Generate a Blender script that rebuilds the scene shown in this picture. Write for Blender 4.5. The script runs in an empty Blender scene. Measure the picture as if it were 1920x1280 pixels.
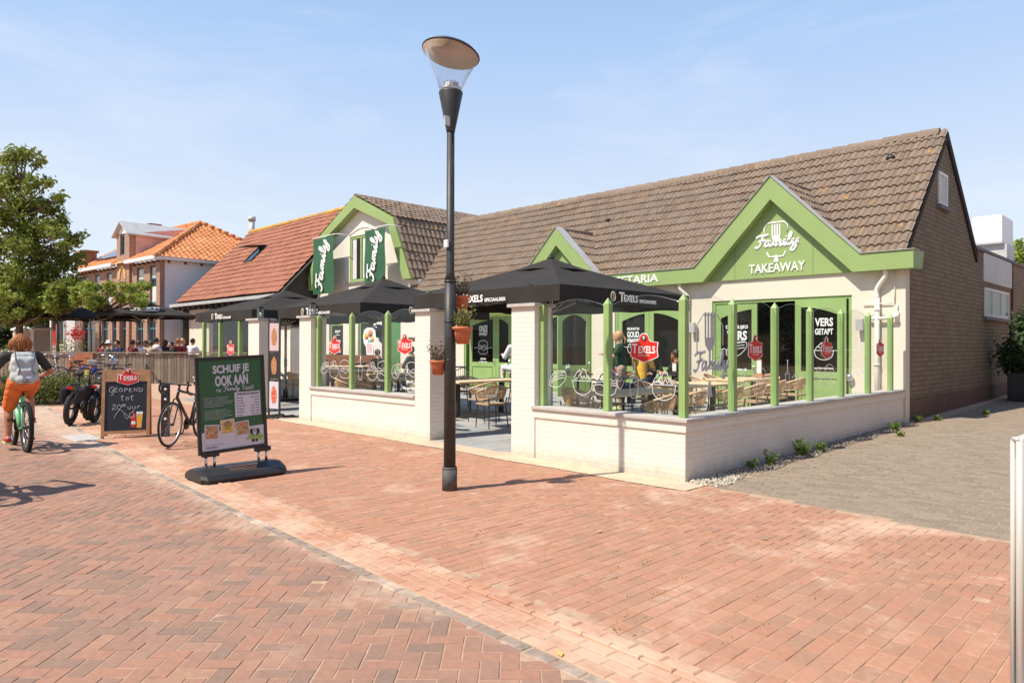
import bpy, bmesh, math, random
import numpy as np
from mathutils import Vector, Matrix, Euler
random.seed(7); np.random.seed(7)
C=bpy.context.scene.collection; S=bpy.context.scene
R=math.radians
# ---------------- camera -------------------------------------------------
F_PX=1323.0; YAW,PIT,ROL=R(45.2),R(0.28),R(0.15)
FW=Vector((-math.sin(YAW)*math.cos(PIT),math.cos(YAW)*math.cos(PIT),math.sin(PIT)))
RT=Vector((math.cos(YAW),math.sin(YAW),0)); UP=RT.cross(FW)
RT,UP=RT*math.cos(ROL)+UP*math.sin(ROL), UP*math.cos(ROL)-RT*math.sin(ROL)
CAM=Vector((4.40964561,-7.22901437,1.6))
cd=bpy.data.cameras.new('camera'); cam=bpy.data.objects.new('camera',cd); C.objects.link(cam)
cd.sensor_width=36; cd.lens=36*F_PX/1920; cd.clip_start=0.05; cd.clip_end=2000
cam.matrix_world=Matrix(((RT.x,UP.x,-FW.x,CAM.x),(RT.y,UP.y,-FW.y,CAM.y),(RT.z,UP.z,-FW.z,CAM.z),(0,0,0,1)))
S.camera=cam
# ---------------- light ---------------------------------------------------
SUN_EL=R(54.5); SUN_AZ=R(253.5)          # azimuth of the sun, counted from +x
sd=Vector((math.cos(SUN_AZ)*math.cos(SUN_EL),math.sin(SUN_AZ)*math.cos(SUN_EL),math.sin(SUN_EL)))
sl=bpy.data.lights.new('sun','SUN'); sl.energy=4.9; sl.angle=R(0.53); sl.color=(1,.925,.80)
so=bpy.data.objects.new('sun',sl); C.objects.link(so); so.rotation_euler=sd.to_track_quat('Z','Y').to_euler(); so.location=(0,-20,30)
W=bpy.data.worlds.new('World'); S.world=W; W.use_nodes=True
wn=W.node_tree; bg=wn.nodes['Background']; sky=wn.nodes.new('ShaderNodeTexSky'); sky.sky_type='NISHITA'
sky.sun_disc=False; sky.sun_elevation=SUN_EL; sky.sun_rotation=math.atan2(sd.x,sd.y); sky.air_density=1.0; sky.dust_density=1.6; sky.ozone_density=1.5
bg.inputs['Strength'].default_value=0.112
tc=wn.nodes.new('ShaderNodeTexCoord'); mp=wn.nodes.new('ShaderNodeMapping'); mp.inputs['Scale'].default_value=(1.0,1.6,5.0); mp.inputs['Rotation'].default_value=(.15,.1,.6)
nz=wn.nodes.new('ShaderNodeTexNoise'); nz.inputs['Scale'].default_value=2.2; nz.inputs['Detail'].default_value=9; nz.inputs['Roughness'].default_value=.62; nz.inputs['Distortion'].default_value=.5
rp=wn.nodes.new('ShaderNodeValToRGB'); rp.color_ramp.elements[0].position=.5; rp.color_ramp.elements[0].color=(0,0,0,1); rp.color_ramp.elements[1].position=.82; rp.color_ramp.elements[1].color=(.30,.30,.30,1)
mx=wn.nodes.new('ShaderNodeMixRGB'); mx.inputs[2].default_value=(7.6,7.8,8.0,1)
hz=wn.nodes.new('ShaderNodeMixRGB'); hz.inputs[0].default_value=.85; cr=wn.nodes.new('ShaderNodeValToRGB'); els=cr.color_ramp.elements; els.new(.18); els.new(.5)
for e_,(p_,c_) in zip(els,[(0,(.69,.72,.75)),(.14,(.575,.645,.735)),(.40,(.33,.475,.72)),(.75,(.11,.2,.42))]): e_.position=p_; e_.color=(*c_,1)
sc_=wn.nodes.new('ShaderNodeVectorMath'); sc_.operation='SCALE'; sc_.inputs['Scale'].default_value=10.6; wn.links.new(cr.outputs[0],sc_.inputs[0]); wn.links.new(sc_.outputs[0],hz.inputs[2])     # pale air low over the horizon
sp_=wn.nodes.new('ShaderNodeSeparateXYZ'); hr=wn.nodes.new('ShaderNodeMapRange'); hr.inputs[1].default_value=0; hr.inputs[2].default_value=1; hr.clamp=True
wn.links.new(tc.outputs['Generated'],sp_.inputs[0]); wn.links.new(sp_.outputs['Z'],hr.inputs[0]); wn.links.new(hr.outputs[0],cr.inputs[0])
wn.links.new(tc.outputs['Generated'],mp.inputs[0]); wn.links.new(mp.outputs[0],nz.inputs['Vector']); wn.links.new(nz.outputs['Fac'],rp.inputs[0])
wn.links.new(sky.outputs[0],hz.inputs[1]); wn.links.new(hz.outputs[0],mx.inputs[1]); wn.links.new(rp.outputs[0],mx.inputs[0]); wn.links.new(mx.outputs[0],bg.inputs['Color'])
S.view_settings.view_transform='Standard'; S.view_settings.look='None'; S.view_settings.exposure=0.26; S.view_settings.gamma=1
S.render.engine='CYCLES'; S.render.resolution_x=1024; S.render.resolution_y=682
S.cycles.max_bounces=8; S.cycles.transparent_max_bounces=24

# ---------------- finding places: a pixel of the photo on a real plane ----
def ray(px,py): return (FW*F_PX+RT*(px-960)-UP*(py-640)).normalized()
def onY(px,py,Y): d=ray(px,py); return CAM+d*((Y-CAM.y)/d.y)
def onX(px,py,X): d=ray(px,py); return CAM+d*((X-CAM.x)/d.x)
def gz(x,y): return .0045*min(max(-x,0),40)+.0115*min(max(y,0),25)
def onG(px,py,h=0):
    z=0
    for i in range(25):
        d=ray(px,py); p=CAM+d*((z+h-CAM.z)/d.z); z=gz(p.x,p.y)
    return p
def atD(px,py,D): return CAM+(FW*F_PX+RT*(px-960)-UP*(py-640))/F_PX*D

# ---------------- materials ----------------------------------------------
M={}
def nd(nt,t,**k):
    n=nt.nodes.new(t)
    for a,b in k.items():
        if a in n.inputs: n.inputs[a].default_value=b
        else: setattr(n,a,b)
    return n
def mk(name,rgb,rough=.6,edge=None,metal=0,var=.12,vs=4,bump=0,bs=40,attr=None,stain=None,spec=.5,coat=0,emit=0,vec=None,coord='pos'):
    m=bpy.data.materials.new(name); m.use_nodes=True; nt=m.node_tree; b=nt.nodes['Principled BSDF']; L=nt.links.new
    b.inputs['Roughness'].default_value=rough; b.inputs['Metallic'].default_value=metal; b.inputs['Specular IOR Level'].default_value=spec; b.inputs['Coat Weight'].default_value=coat
    if coord=='pos': v=nd(nt,'ShaderNodeNewGeometry').outputs['Position']
    else: v=nd(nt,'ShaderNodeTexCoord').outputs['Object']
    n=nd(nt,'ShaderNodeTexNoise',Scale=vs,Detail=6.0,Roughness=.6); L(v,n.inputs['Vector'])
    mixn=nd(nt,'ShaderNodeMixRGB'); mixn.inputs[1].default_value=(*[c*(1-var) for c in rgb],1); mixn.inputs[2].default_value=(*[min(1,c*(1+var)) for c in rgb],1)
    st=nd(nt,'ShaderNodeMapRange'); st.inputs[1].default_value=.3; st.inputs[2].default_value=.7; L(n.outputs['Fac'],st.inputs[0]); L(st.outputs[0],mixn.inputs[0]); col=mixn.outputs[0]
    if attr:
        a=nd(nt,'ShaderNodeAttribute',attribute_name='rnd'); r=nd(nt,'ShaderNodeValToRGB'); r.color_ramp.interpolation='LINEAR'
        els=r.color_ramp.elements
        while len(els)<len(attr): els.new(.5)
        for i,c in enumerate(attr): els[i].position=i/(len(attr)-1); els[i].color=(*c,1)
        L(a.outputs['Fac'],r.inputs[0]); mm=nd(nt,'ShaderNodeMixRGB',blend_type='MULTIPLY'); mm.inputs[0].default_value=1
        L(r.outputs[0],mm.inputs[1]); g=nd(nt,'ShaderNodeMapRange'); g.inputs[1].default_value=.25; g.inputs[2].default_value=.75; g.inputs[3].default_value=1-var; g.inputs[4].default_value=1+var
        L(n.outputs['Fac'],g.inputs[0]); L(g.outputs[0],mm.inputs[2]); col=mm.outputs[0]
    if stain:
        for (sc,lo,hi,c,amt) in stain:
            s=nd(nt,'ShaderNodeTexNoise',Scale=sc,Detail=8.0,Roughness=.68); L(v,s.inputs['Vector'])
            mr=nd(nt,'ShaderNodeMapRange'); mr.inputs[1].default_value=lo; mr.inputs[2].default_value=hi; mr.inputs[4].default_value=amt; L(s.outputs['Fac'],mr.inputs[0])
            k=nd(nt,'ShaderNodeMixRGB'); L(mr.outputs[0],k.inputs[0]); L(col,k.inputs[1]); k.inputs[2].default_value=(*c,1); col=k.outputs[0]
    if edge:
        y0_,y1_,c_,am=edge; sx=nd(nt,'ShaderNodeSeparateXYZ'); L(v,sx.inputs[0]); n2=nd(nt,'ShaderNodeTexNoise',Scale=1.6,Detail=7.0,Roughness=.7); L(v,n2.inputs['Vector'])
        a1=nd(nt,'ShaderNodeMath',operation='MULTIPLY_ADD'); L(n2.outputs['Fac'],a1.inputs[0]); a1.inputs[1].default_value=2.2; L(sx.outputs['Y'],a1.inputs[2])
        m1=nd(nt,'ShaderNodeMapRange'); m1.inputs[1].default_value=y0_+1.35; m1.inputs[2].default_value=y1_+1.35; m1.inputs[4].default_value=am; L(a1.outputs[0],m1.inputs[0])
        k=nd(nt,'ShaderNodeMixRGB'); L(m1.outputs[0],k.inputs[0]); L(col,k.inputs[1]); k.inputs[2].default_value=(*c_,1); col=k.outputs[0]
    L(col,b.inputs['Base Color'])
    if bump:
        bn=nd(nt,'ShaderNodeTexNoise',Scale=bs,Detail=5.0); L(v,bn.inputs['Vector']); bp=nd(nt,'ShaderNodeBump',Strength=bump,Distance=.02); L(bn.outputs['Fac'],bp.inputs['Height']); L(bp.outputs[0],b.inputs['Normal'])
    if emit: b.inputs['Emission Color'].default_value=(*rgb,1); b.inputs['Emission Strength'].default_value=emit
    M[name]=m; return m
def mkbrick(name,c1,c2,mortar,bw=.22,bh=.065,ms=.011,rough=.85,bump=.6,stain=None,painted=False):
    m=bpy.data.materials.new(name); m.use_nodes=True; nt=m.node_tree; b=nt.nodes['Principled BSDF']; L=nt.links.new
    b.inputs['Roughness'].default_value=rough; b.inputs['Specular IOR Level'].default_value=.3
    g=nd(nt,'ShaderNodeNewGeometry'); s=nd(nt,'ShaderNodeSeparateXYZ'); L(g.outputs['Position'],s.inputs[0])
    ad=nd(nt,'ShaderNodeMath',operation='ADD'); L(s.outputs['X'],ad.inputs[0]); L(s.outputs['Y'],ad.inputs[1])
    cb=nd(nt,'ShaderNodeCombineXYZ'); L(ad.outputs[0],cb.inputs[0]); L(s.outputs['Z'],cb.inputs[1])
    wv=nd(nt,'ShaderNodeTexNoise',Scale=9.0,Detail=2.0); L(g.outputs['Position'],wv.inputs['Vector'])
    wm=nd(nt,'ShaderNodeMixRGB',blend_type='LINEAR_LIGHT'); wm.inputs[0].default_value=.006; L(cb.outputs[0],wm.inputs[1]); L(wv.outputs['Color'],wm.inputs[2])
    br=nd(nt,'ShaderNodeTexBrick'); br.inputs['Scale'].default_value=1; br.inputs['Brick Width'].default_value=bw; br.inputs['Row Height'].default_value=bh; br.inputs['Mortar Size'].default_value=ms; br.inputs['Mortar Smooth'].default_value=.25; br.inputs['Bias'].default_value=0
    br.inputs['Color1'].default_value=(*c1,1); br.inputs['Color2'].default_value=(*c2,1); br.inputs['Mortar'].default_value=(*mortar,1); L(wm.outputs[0],br.inputs['Vector'])
    n=nd(nt,'ShaderNodeTexNoise',Scale=2.2,Detail=7.0,Roughness=.65); L(g.outputs['Position'],n.inputs['Vector'])
    mr=nd(nt,'ShaderNodeMapRange'); mr.inputs[1].default_value=.25; mr.inputs[2].default_value=.75; mr.inputs[3].default_value=.86 if not painted else .95; mr.inputs[4].default_value=1.14 if not painted else 1.04; L(n.outputs['Fac'],mr.inputs[0])
    mm=nd(nt,'ShaderNodeMixRGB',blend_type='MULTIPLY'); mm.inputs[0].default_value=1; L(br.outputs['Color'],mm.inputs[1]); L(mr.outputs[0],mm.inputs[2]); col=mm.outputs[0]
    if stain:
        for (sc,lo,hi,c,amt) in stain:
            st=nd(nt,'ShaderNodeTexNoise',Scale=sc,Detail=8.0,Roughness=.7); L(g.outputs['Position'],st.inputs['Vector'])
            q=nd(nt,'ShaderNodeMapRange'); q.inputs[1].default_value=lo; q.inputs[2].default_value=hi; q.inputs[4].default_value=amt; L(st.outputs['Fac'],q.inputs[0])
            k=nd(nt,'ShaderNodeMixRGB'); L(q.outputs[0],k.inputs[0]); L(col,k.inputs[1]); k.inputs[2].default_value=(*c,1); col=k.outputs[0]
    if painted:
        q1=nd(nt,'ShaderNodeTexNoise',Scale=7.0,Detail=8.0,Roughness=.7); L(g.outputs['Position'],q1.inputs['Vector']); q2=nd(nt,'ShaderNodeMath',operation='MULTIPLY_ADD'); L(q1.outputs['Fac'],q2.inputs[0]); q2.inputs[1].default_value=-.35; L(s.outputs['Z'],q2.inputs[2])
        q3=nd(nt,'ShaderNodeMapRange'); q3.inputs[1].default_value=-.17; q3.inputs[2].default_value=.03; q3.inputs[3].default_value=.6; q3.inputs[4].default_value=0; L(q2.outputs[0],q3.inputs[0]); k=nd(nt,'ShaderNodeMixRGB'); L(q3.outputs[0],k.inputs[0]); L(col,k.inputs[1]); k.inputs[2].default_value=(.42,.34,.25,1); col=k.outputs[0]
    L(col,b.inputs['Base Color'])
    fn=nd(nt,'ShaderNodeTexNoise',Scale=60.0,Detail=4.0); L(g.outputs['Position'],fn.inputs['Vector'])
    iv=nd(nt,'ShaderNodeMath',operation='MULTIPLY_ADD'); L(br.outputs['Fac'],iv.inputs[0]); iv.inputs[1].default_value=-1; L(fn.outputs['Fac'],iv.inputs[2])
    bp=nd(nt,'ShaderNodeBump',Strength=bump,Distance=.006); L(iv.outputs[0],bp.inputs['Height']); L(bp.outputs[0],b.inputs['Normal'])
    M[name]=m; return m
def mkglass(name,tint=(1,1,1),refl=1.0,alpha=.0,rough=.02,col=(.02,.025,.02)):
    m=bpy.data.materials.new(name); m.use_nodes=True; nt=m.node_tree; L=nt.links.new
    for n in list(nt.nodes): nt.nodes.remove(n)
    o=nd(nt,'ShaderNodeOutputMaterial'); t=nd(nt,'ShaderNodeBsdfTransparent'); t.inputs[0].default_value=(*tint,1)
    g=nd(nt,'ShaderNodeBsdfGlossy'); g.inputs['Roughness'].default_value=rough; g.inputs[0].default_value=(.9,.95,.93,1)
    fr=nd(nt,'ShaderNodeLayerWeight'); pw=nd(nt,'ShaderNodeMath',operation='POWER'); L(fr.outputs['Facing'],pw.inputs[0]); pw.inputs[1].default_value=4.5
    mu=nd(nt,'ShaderNodeMath',operation='MULTIPLY_ADD'); L(pw.outputs[0],mu.inputs[0]); mu.inputs[1].default_value=.85*refl; mu.inputs[2].default_value=.035*refl
    a=nd(nt,'ShaderNodeMixShader'); d=nd(nt,'ShaderNodeBsdfDiffuse'); d.inputs[0].default_value=(*col,1); a.inputs[0].default_value=alpha; L(t.outputs[0],a.inputs[1]); L(d.outputs[0],a.inputs[2])
    x=nd(nt,'ShaderNodeMixShader'); L(mu.outputs[0],x.inputs[0]); L(a.outputs[0],x.inputs[1]); L(g.outputs[0],x.inputs[2]); L(x.outputs[0],o.inputs[0])
    M[name]=m; return m
# ground
DUST=(.62,.45,.31)
mk('road_brick',(.4,.2,.14),.85,attr=[(.265,.175,.13),(.31,.19,.135),(.365,.2,.14),(.40,.205,.137),(.34,.2,.145),(.42,.235,.155)],var=.14,vs=22,bump=.35,bs=160,stain=[(.5,.52,.66,(.24,.15,.11),.4),(.8,.58,.72,DUST,.4),(13.0,.67,.70,(.18,.12,.09),.5)],edge=(-5.0,-4.3,(.72,.54,.40),.55),spec=.3)
mk('walk_brick',(.4,.2,.14),.9,attr=[(.39,.225,.15),(.44,.225,.14),(.475,.235,.15),(.49,.265,.17),(.45,.23,.145),(.43,.245,.165)],var=.12,vs=26,bump=.35,bs=170,stain=[(.45,.5,.64,(.36,.2,.135),.45),(.62,.54,.66,(.72,.52,.38),.6),(2.6,.60,.72,(.74,.56,.42),.5),(11.0,.66,.70,(.25,.17,.12),.5)],spec=.25)
mk('gutter_brick',(.5,.3,.2),.9,attr=[(.46,.24,.15),(.5,.25,.16),(.53,.29,.19),(.48,.25,.15)],var=.12,vs=20,bump=.35,bs=150,stain=[(1.5,.43,.62,(.70,.50,.36),.66)],spec=.25)
mk('gutter_dark',(.3,.25,.2),.9,attr=[(.27,.21,.17),(.35,.27,.21)],var=.2,vs=18,bump=.35,bs=150,stain=[(1.7,.45,.62,(.72,.55,.42),.8)],spec=.25)
mk('drive_paver',(.3,.27,.23),.9,attr=[(.27,.21,.155),(.31,.243,.18),(.34,.27,.20),(.285,.223,.165)],var=.2,vs=30,bump=.5,bs=200,stain=[(1.2,.62,.78,(.5,.42,.33),.3)],spec=.25)
mk('slab',(.34,.335,.325),.8,attr=[(.29,.29,.29),(.36,.355,.345),(.42,.41,.39)],var=.12,vs=12,bump=.2,bs=120)
mk('sand',(.48,.32,.21),.95,var=.2,vs=12,bump=.4,bs=120,stain=[(2.0,.6,.75,(.34,.31,.13),.4)])
mk('concrete_strip',(.60,.46,.32),.9,var=.14,vs=5,bump=.5,bs=55,stain=[(2.1,.58,.66,(.36,.24,.16),.55),(7.0,.6,.72,(.8,.66,.5),.6)])
mk('far_paving',(.5,.31,.22),.9,var=.15,vs=3,bump=.3,bs=40)
mk('gravel',(.45,.4,.33),.85,attr=[(.16,.135,.11),(.28,.24,.2),(.4,.35,.28),(.66,.6,.5)],var=.1)
mk('soil',(.14,.1,.065),.95,var=.3,vs=20)
mk('manhole',(.5,.47,.43),.75,var=.15,vs=9,bump=.4,bs=70)
# buildings
mkbrick('white_brick',(.79,.745,.655),(.775,.73,.64),(.735,.69,.60),bw=.215,bh=.066,ms=.006,bump=.5,painted=True,rough=.7,stain=[(1.3,.62,.8,(.60,.52,.41),.3)])
mk('cream_render',(.73,.655,.53),.8,var=.03,vs=2,bump=.12,bs=60,stain=[(1.1,.6,.85,(.62,.54,.42),.25)])
mkbrick('tan_brick',(.20,.155,.10),(.255,.198,.13),(.125,.098,.07),bw=.215,bh=.098,ms=.011,stain=[(.8,.58,.8,(.19,.13,.09),.5)])
mkbrick('plinth_brick',(.20,.105,.07),(.165,.09,.062),(.13,.09,.07),bw=.215,bh=.065,ms=.01)
mkbrick('hotel_brick',(.29,.155,.105),(.37,.195,.13),(.45,.34,.26),bw=.24,bh=.075,ms=.012)
mkbrick('red_brick',(.33,.13,.08),(.27,.11,.07),(.2,.15,.11),bw=.22,bh=.07)
mk('arch_brick',(.68,.38,.15),.85,var=.15,vs=9)
mk('green_paint',(.285,.42,.145),.5,var=.08,vs=3,bump=.15,bs=60,stain=[(2.5,.55,.8,(.22,.33,.11),.4),(18.0,.64,.70,(.2,.26,.12),.35)])
mk('green_dark',(.09,.235,.085),.45,var=.08,vs=2)
mk('green_board',(.295,.40,.14),.45,var=.06,vs=1.2,stain=[(1.4,.55,.8,(.24,.34,.115),.4)])
mk('cream_frame',(.82,.79,.70),.5,var=.04)
mk('white_paint',(.82,.82,.80),.5,var=.03)
mk('blue_white',(.78,.79,.80),.75,var=.05,vs=1)
mk('pink_board',(.72,.43,.38),.7,var=.07,vs=1,stain=[(.9,.5,.7,(.4,.28,.22),.55)])
mk('zinc',(.56,.55,.53),.5,metal=.25,var=.12,vs=3)
mk('blue_frame',(.065,.16,.22),.45,var=.1)
mk('black_wood',(.035,.033,.03),.7,var=.3,vs=5)
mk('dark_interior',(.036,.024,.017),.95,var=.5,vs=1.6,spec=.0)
mk('tile_grey',(.3,.24,.19),.85,attr=[(.21,.152,.112),(.235,.173,.128),(.26,.195,.147),(.222,.162,.12)],var=.15,vs=14,bump=.5,bs=110,stain=[(3.7,.60,.66,(.50,.27,.07),.75),(17.0,.63,.67,(.62,.56,.46),.8)],spec=.25)
mk('tile_orange',(.6,.24,.1),.8,attr=[(.62,.23,.09),(.70,.29,.12),(.54,.21,.085),(.74,.35,.16)],var=.14,vs=8,stain=[(2.0,.6,.75,(.5,.24,.06),.4)],spec=.25)
mk('tile_brown',(.42,.18,.1),.85,attr=[(.28,.115,.07),(.33,.135,.085),(.37,.155,.095),(.30,.125,.078)],var=.14,vs=6,stain=[(2.6,.62,.72,(.6,.36,.24),.5)],spec=.25)
mk('ridge_lichen',(.58,.33,.08),.9,var=.3,vs=4,attr=[(.45,.26,.09),(.6,.34,.07),(.38,.25,.15)])
mk('dark_gap',(.03,.025,.02),.9,var=.1)
mk('coping',(.50,.46,.42),.75,var=.1,vs=5,bump=.2,bs=60)
mk('coping_dark',(.16,.15,.15),.7,var=.1,vs=5)
mk('concrete_pillar',(.48,.4,.33),.9,var=.2,vs=3,bump=.3)
mk('solar',(.07,.1,.17),.15,metal=.3,var=.1,spec=.8)
mk('hvac',(.80,.80,.79),.4,metal=.1,var=.03)
mk('curtain',(.62,.62,.58),.8,var=.08)
mk('window_dark',(.035,.035,.033),.06,var=.3,vs=1.2,spec=.8)
mk('window_pale',(.32,.34,.33),.08,var=.35,vs=.8,spec=.8)
mk('frosted',(.36,.44,.38),.3,var=.05)
mkglass('clear_glass',(.97,.985,.975),refl=.42,alpha=.010,col=(.5,.52,.5))
mkglass('door_glass',(.30,.32,.30),refl=.5,alpha=.5,col=(.02,.018,.015))
mkglass('frost_print',(.8,.8,.8),refl=.6,alpha=.72,col=(.62,.61,.63))
mkglass('lamp_glass',(.93,.95,.97),refl=1.1,alpha=.06,col=(.7,.75,.8))
# things
mk('black_metal',(.028,.027,.026),.42,var=.2,spec=.5)
mk('worn_black',(.035,.033,.031),.5,var=.3,vs=9,stain=[(14.0,.68,.73,(.3,.28,.26),.5)])
mk('sleeve_grey',(.09,.085,.08),.7,var=.25,vs=12)
mk('chrome',(.65,.65,.66),.22,metal=1,var=.05)
mk('alu',(.62,.61,.60),.4,metal=.7,var=.06)
mk('alu_pale',(.58,.54,.48),.45,metal=.15,var=.05,vs=3)
mk('rubber',(.022,.021,.02),.85,var=.2,vs=30,bump=.3,bs=90)
mk('tan_wall',(.34,.2,.11),.8,var=.1)
mk('canopy',(.040,.035,.031),.9,var=.12,vs=3,spec=.2)
mk('white_print',(.85,.85,.82),.6,var=.01)
mk('logo_red',(.72,.02,.012),.45,var=.03)
mk('logo_dark',(.07,.05,.04),.5,var=.1)
mk('print_green',(.028,.11,.045),.5,var=.05)
mk('print_lilac',(.60,.58,.64),.5,var=.02)
mk('print_black',(.02,.02,.02),.5,var=.01)
mk('board_black',(.018,.02,.028),.55,var=.15,vs=3,stain=[(3,.6,.8,(.05,.055,.065),.5)])
mk('chalk',(.48,.48,.47),.9,var=.3,vs=60)
mk('print_lime',(.38,.55,.08),.5,var=.02)
mk('food_brown',(.45,.2,.08),.6,var=.45,vs=34,coord='obj')
mk('food_mix',(.5,.3,.16),.6,var=.6,vs=45,coord='obj',stain=[(30,.5,.6,(.5,.08,.05),.8),(38,.56,.62,(.2,.35,.06),.8)])
mk('food_red',(.55,.08,.04),.6,var=.5,vs=40,coord='obj',stain=[(26,.5,.6,(.8,.5,.3),.8)])
mk('food_yellow',(.7,.42,.12),.6,var=.35,vs=34,coord='obj')
mk('print_teal',(.16,.5,.47),.5,var=.05)
mk('print_pink',(.62,.45,.46),.5,var=.05)
mk('beer',(.8,.42,.05),.4,var=.1)
mk('oak',(.44,.23,.1),.55,var=.2,vs=7,bump=.15,bs=50)
mk('table_wood',(.78,.58,.36),.55,var=.16,vs=6,bump=.1,bs=40)
mk('dark_wood',(.19,.075,.035),.5,var=.2)
mk('fence_wood',(.23,.18,.135),.85,attr=[(.17,.13,.095),(.25,.195,.14),(.31,.25,.19)],var=.25,vs=6)
mk('rust_board',(.42,.14,.06),.7,var=.12)
mk('rattan',(.66,.42,.23),.6,var=.2,vs=30)
mk('rattan_rim',(.74,.5,.29),.5,var=.1,vs=20)
mk('rope_seat',(.5,.34,.2),.8,var=.25,vs=50,bump=.6,bs=120)
mk('dark_leg',(.075,.06,.05),.5,var=.2)
mk('terracotta',(.55,.17,.075),.65,var=.12,vs=20)
mk('mint_pot',(.50,.66,.48),.5,var=.03)
mk('teal_pot',(.12,.22,.2),.5,var=.05)
mk('napkin',(.85,.85,.84),.8,var=.02)
mk('candle',(.78,.70,.52),.5,var=.05)
mk('balloon',(.014,.014,.014),.12,var=.05,spec=.8)
mk('skin',(.60,.30,.18),.55,var=.06,vs=12)
mk('skin_tan',(.48,.20,.10),.5,var=.08,vs=12)
mk('hair_ginger',(.42,.15,.045),.6,var=.55,vs=60,coord='obj',bump=.6,bs=70)
mk('hair_dark',(.03,.018,.012),.5,var=.4,vs=50)
mk('hair_blond',(.55,.33,.15),.55,var=.3,vs=60)
mk('hair_brown',(.11,.055,.03),.55,var=.4,vs=60)
for n,c in dict(cloth_white=(.78,.78,.80),cloth_black=(.022,.022,.026),cloth_char=(.05,.045,.042),cloth_orange=(.78,.19,.05),cloth_yellow=(.80,.47,.07),cloth_green=(.025,.085,.045),cloth_navy=(.03,.045,.10),cloth_maroon=(.2,.04,.045),cloth_blue=(.35,.42,.6),cloth_stripe=(.09,.1,.11),cloth_beige=(.45,.33,.24),pack_grey=(.50,.51,.49),pack_dark=(.16,.17,.17),bag_black=(.035,.033,.035),bag_grey=(.35,.32,.32),shoe_red=(.45,.04,.05),shoe_sole=(.55,.6,.25),purple=(.12,.06,.13)).items(): mk(n,c,.85,var=.16,vs=14,bump=.25,bs=30,spec=.2,coord='obj')
for n,c in dict(bike_mint=(.22,.66,.36),bike_lime=(.5,.7,.1),bike_black=(.02,.02,.022),bike_blue=(.02,.06,.42),bike_silver=(.38,.35,.31),bike_red=(.35,.03,.04),bike_white=(.7,.7,.68)).items(): mk(n,c,.28,var=.04,coat=.3)
mk('red_light',(.6,.02,.02),.25,var=.05)
mk('mirror',(.35,.6,.85),.04,metal=1,var=.02)
mk('bark',(.13,.095,.065),.9,var=.35,vs=14,bump=.6,bs=40)
def leafmat(name,cols,tr=.25):
    m=mk(name,cols[0],.5,attr=cols,var=.12,vs=2,spec=.35); nt=m.node_tree; b=nt.nodes['Principled BSDF']; o=nt.nodes['Material Output']
    t=nd(nt,'ShaderNodeBsdfTranslucent'); src=b.inputs['Base Color'].links[0].from_socket; nt.links.new(src,t.inputs[0])
    x=nd(nt,'ShaderNodeMixShader'); x.inputs[0].default_value=tr; nt.links.new(b.outputs[0],x.inputs[1]); nt.links.new(t.outputs[0],x.inputs[2]); nt.links.new(x.outputs[0],o.inputs[0]); return m
leafmat('leaf_tree',[(.14,.18,.03),(.22,.27,.045),(.34,.36,.08),(.17,.215,.035)],.42)
leafmat('leaf_plane',[(.2,.27,.04),(.32,.40,.07),(.42,.47,.10),(.26,.34,.05)],.35)
leafmat('leaf_hedge',[(.06,.09,.02),(.12,.15,.03),(.19,.2,.05)])
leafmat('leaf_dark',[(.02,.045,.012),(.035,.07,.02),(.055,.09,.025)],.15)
leafmat('leaf_pot',[(.13,.15,.035),(.26,.26,.07),(.32,.3,.1)],.3)
leafmat('leaf_dry',[(.09,.06,.045),(.17,.11,.07),(.2,.17,.07)],.2)
leafmat('leaf_weed',[(.09,.16,.03),(.2,.3,.05),(.3,.38,.08)],.3)
mk('flower_red',(.55,.015,.02),.6,var=.2)
mk('dead_leaf',(.6,.4,.12),.8,var=.2)
mk('lamp_under',(.55,.42,.32),.4,var=.06,vs=5)
mk('lamp_mesh',(.75,.62,.48),.35,metal=.4,var=.3,vs=60)
mk('drink_red',(.5,.1,.03),.2,var=.1)
mk('ketchup',(.55,.015,.01),.3,var=.05)
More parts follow.
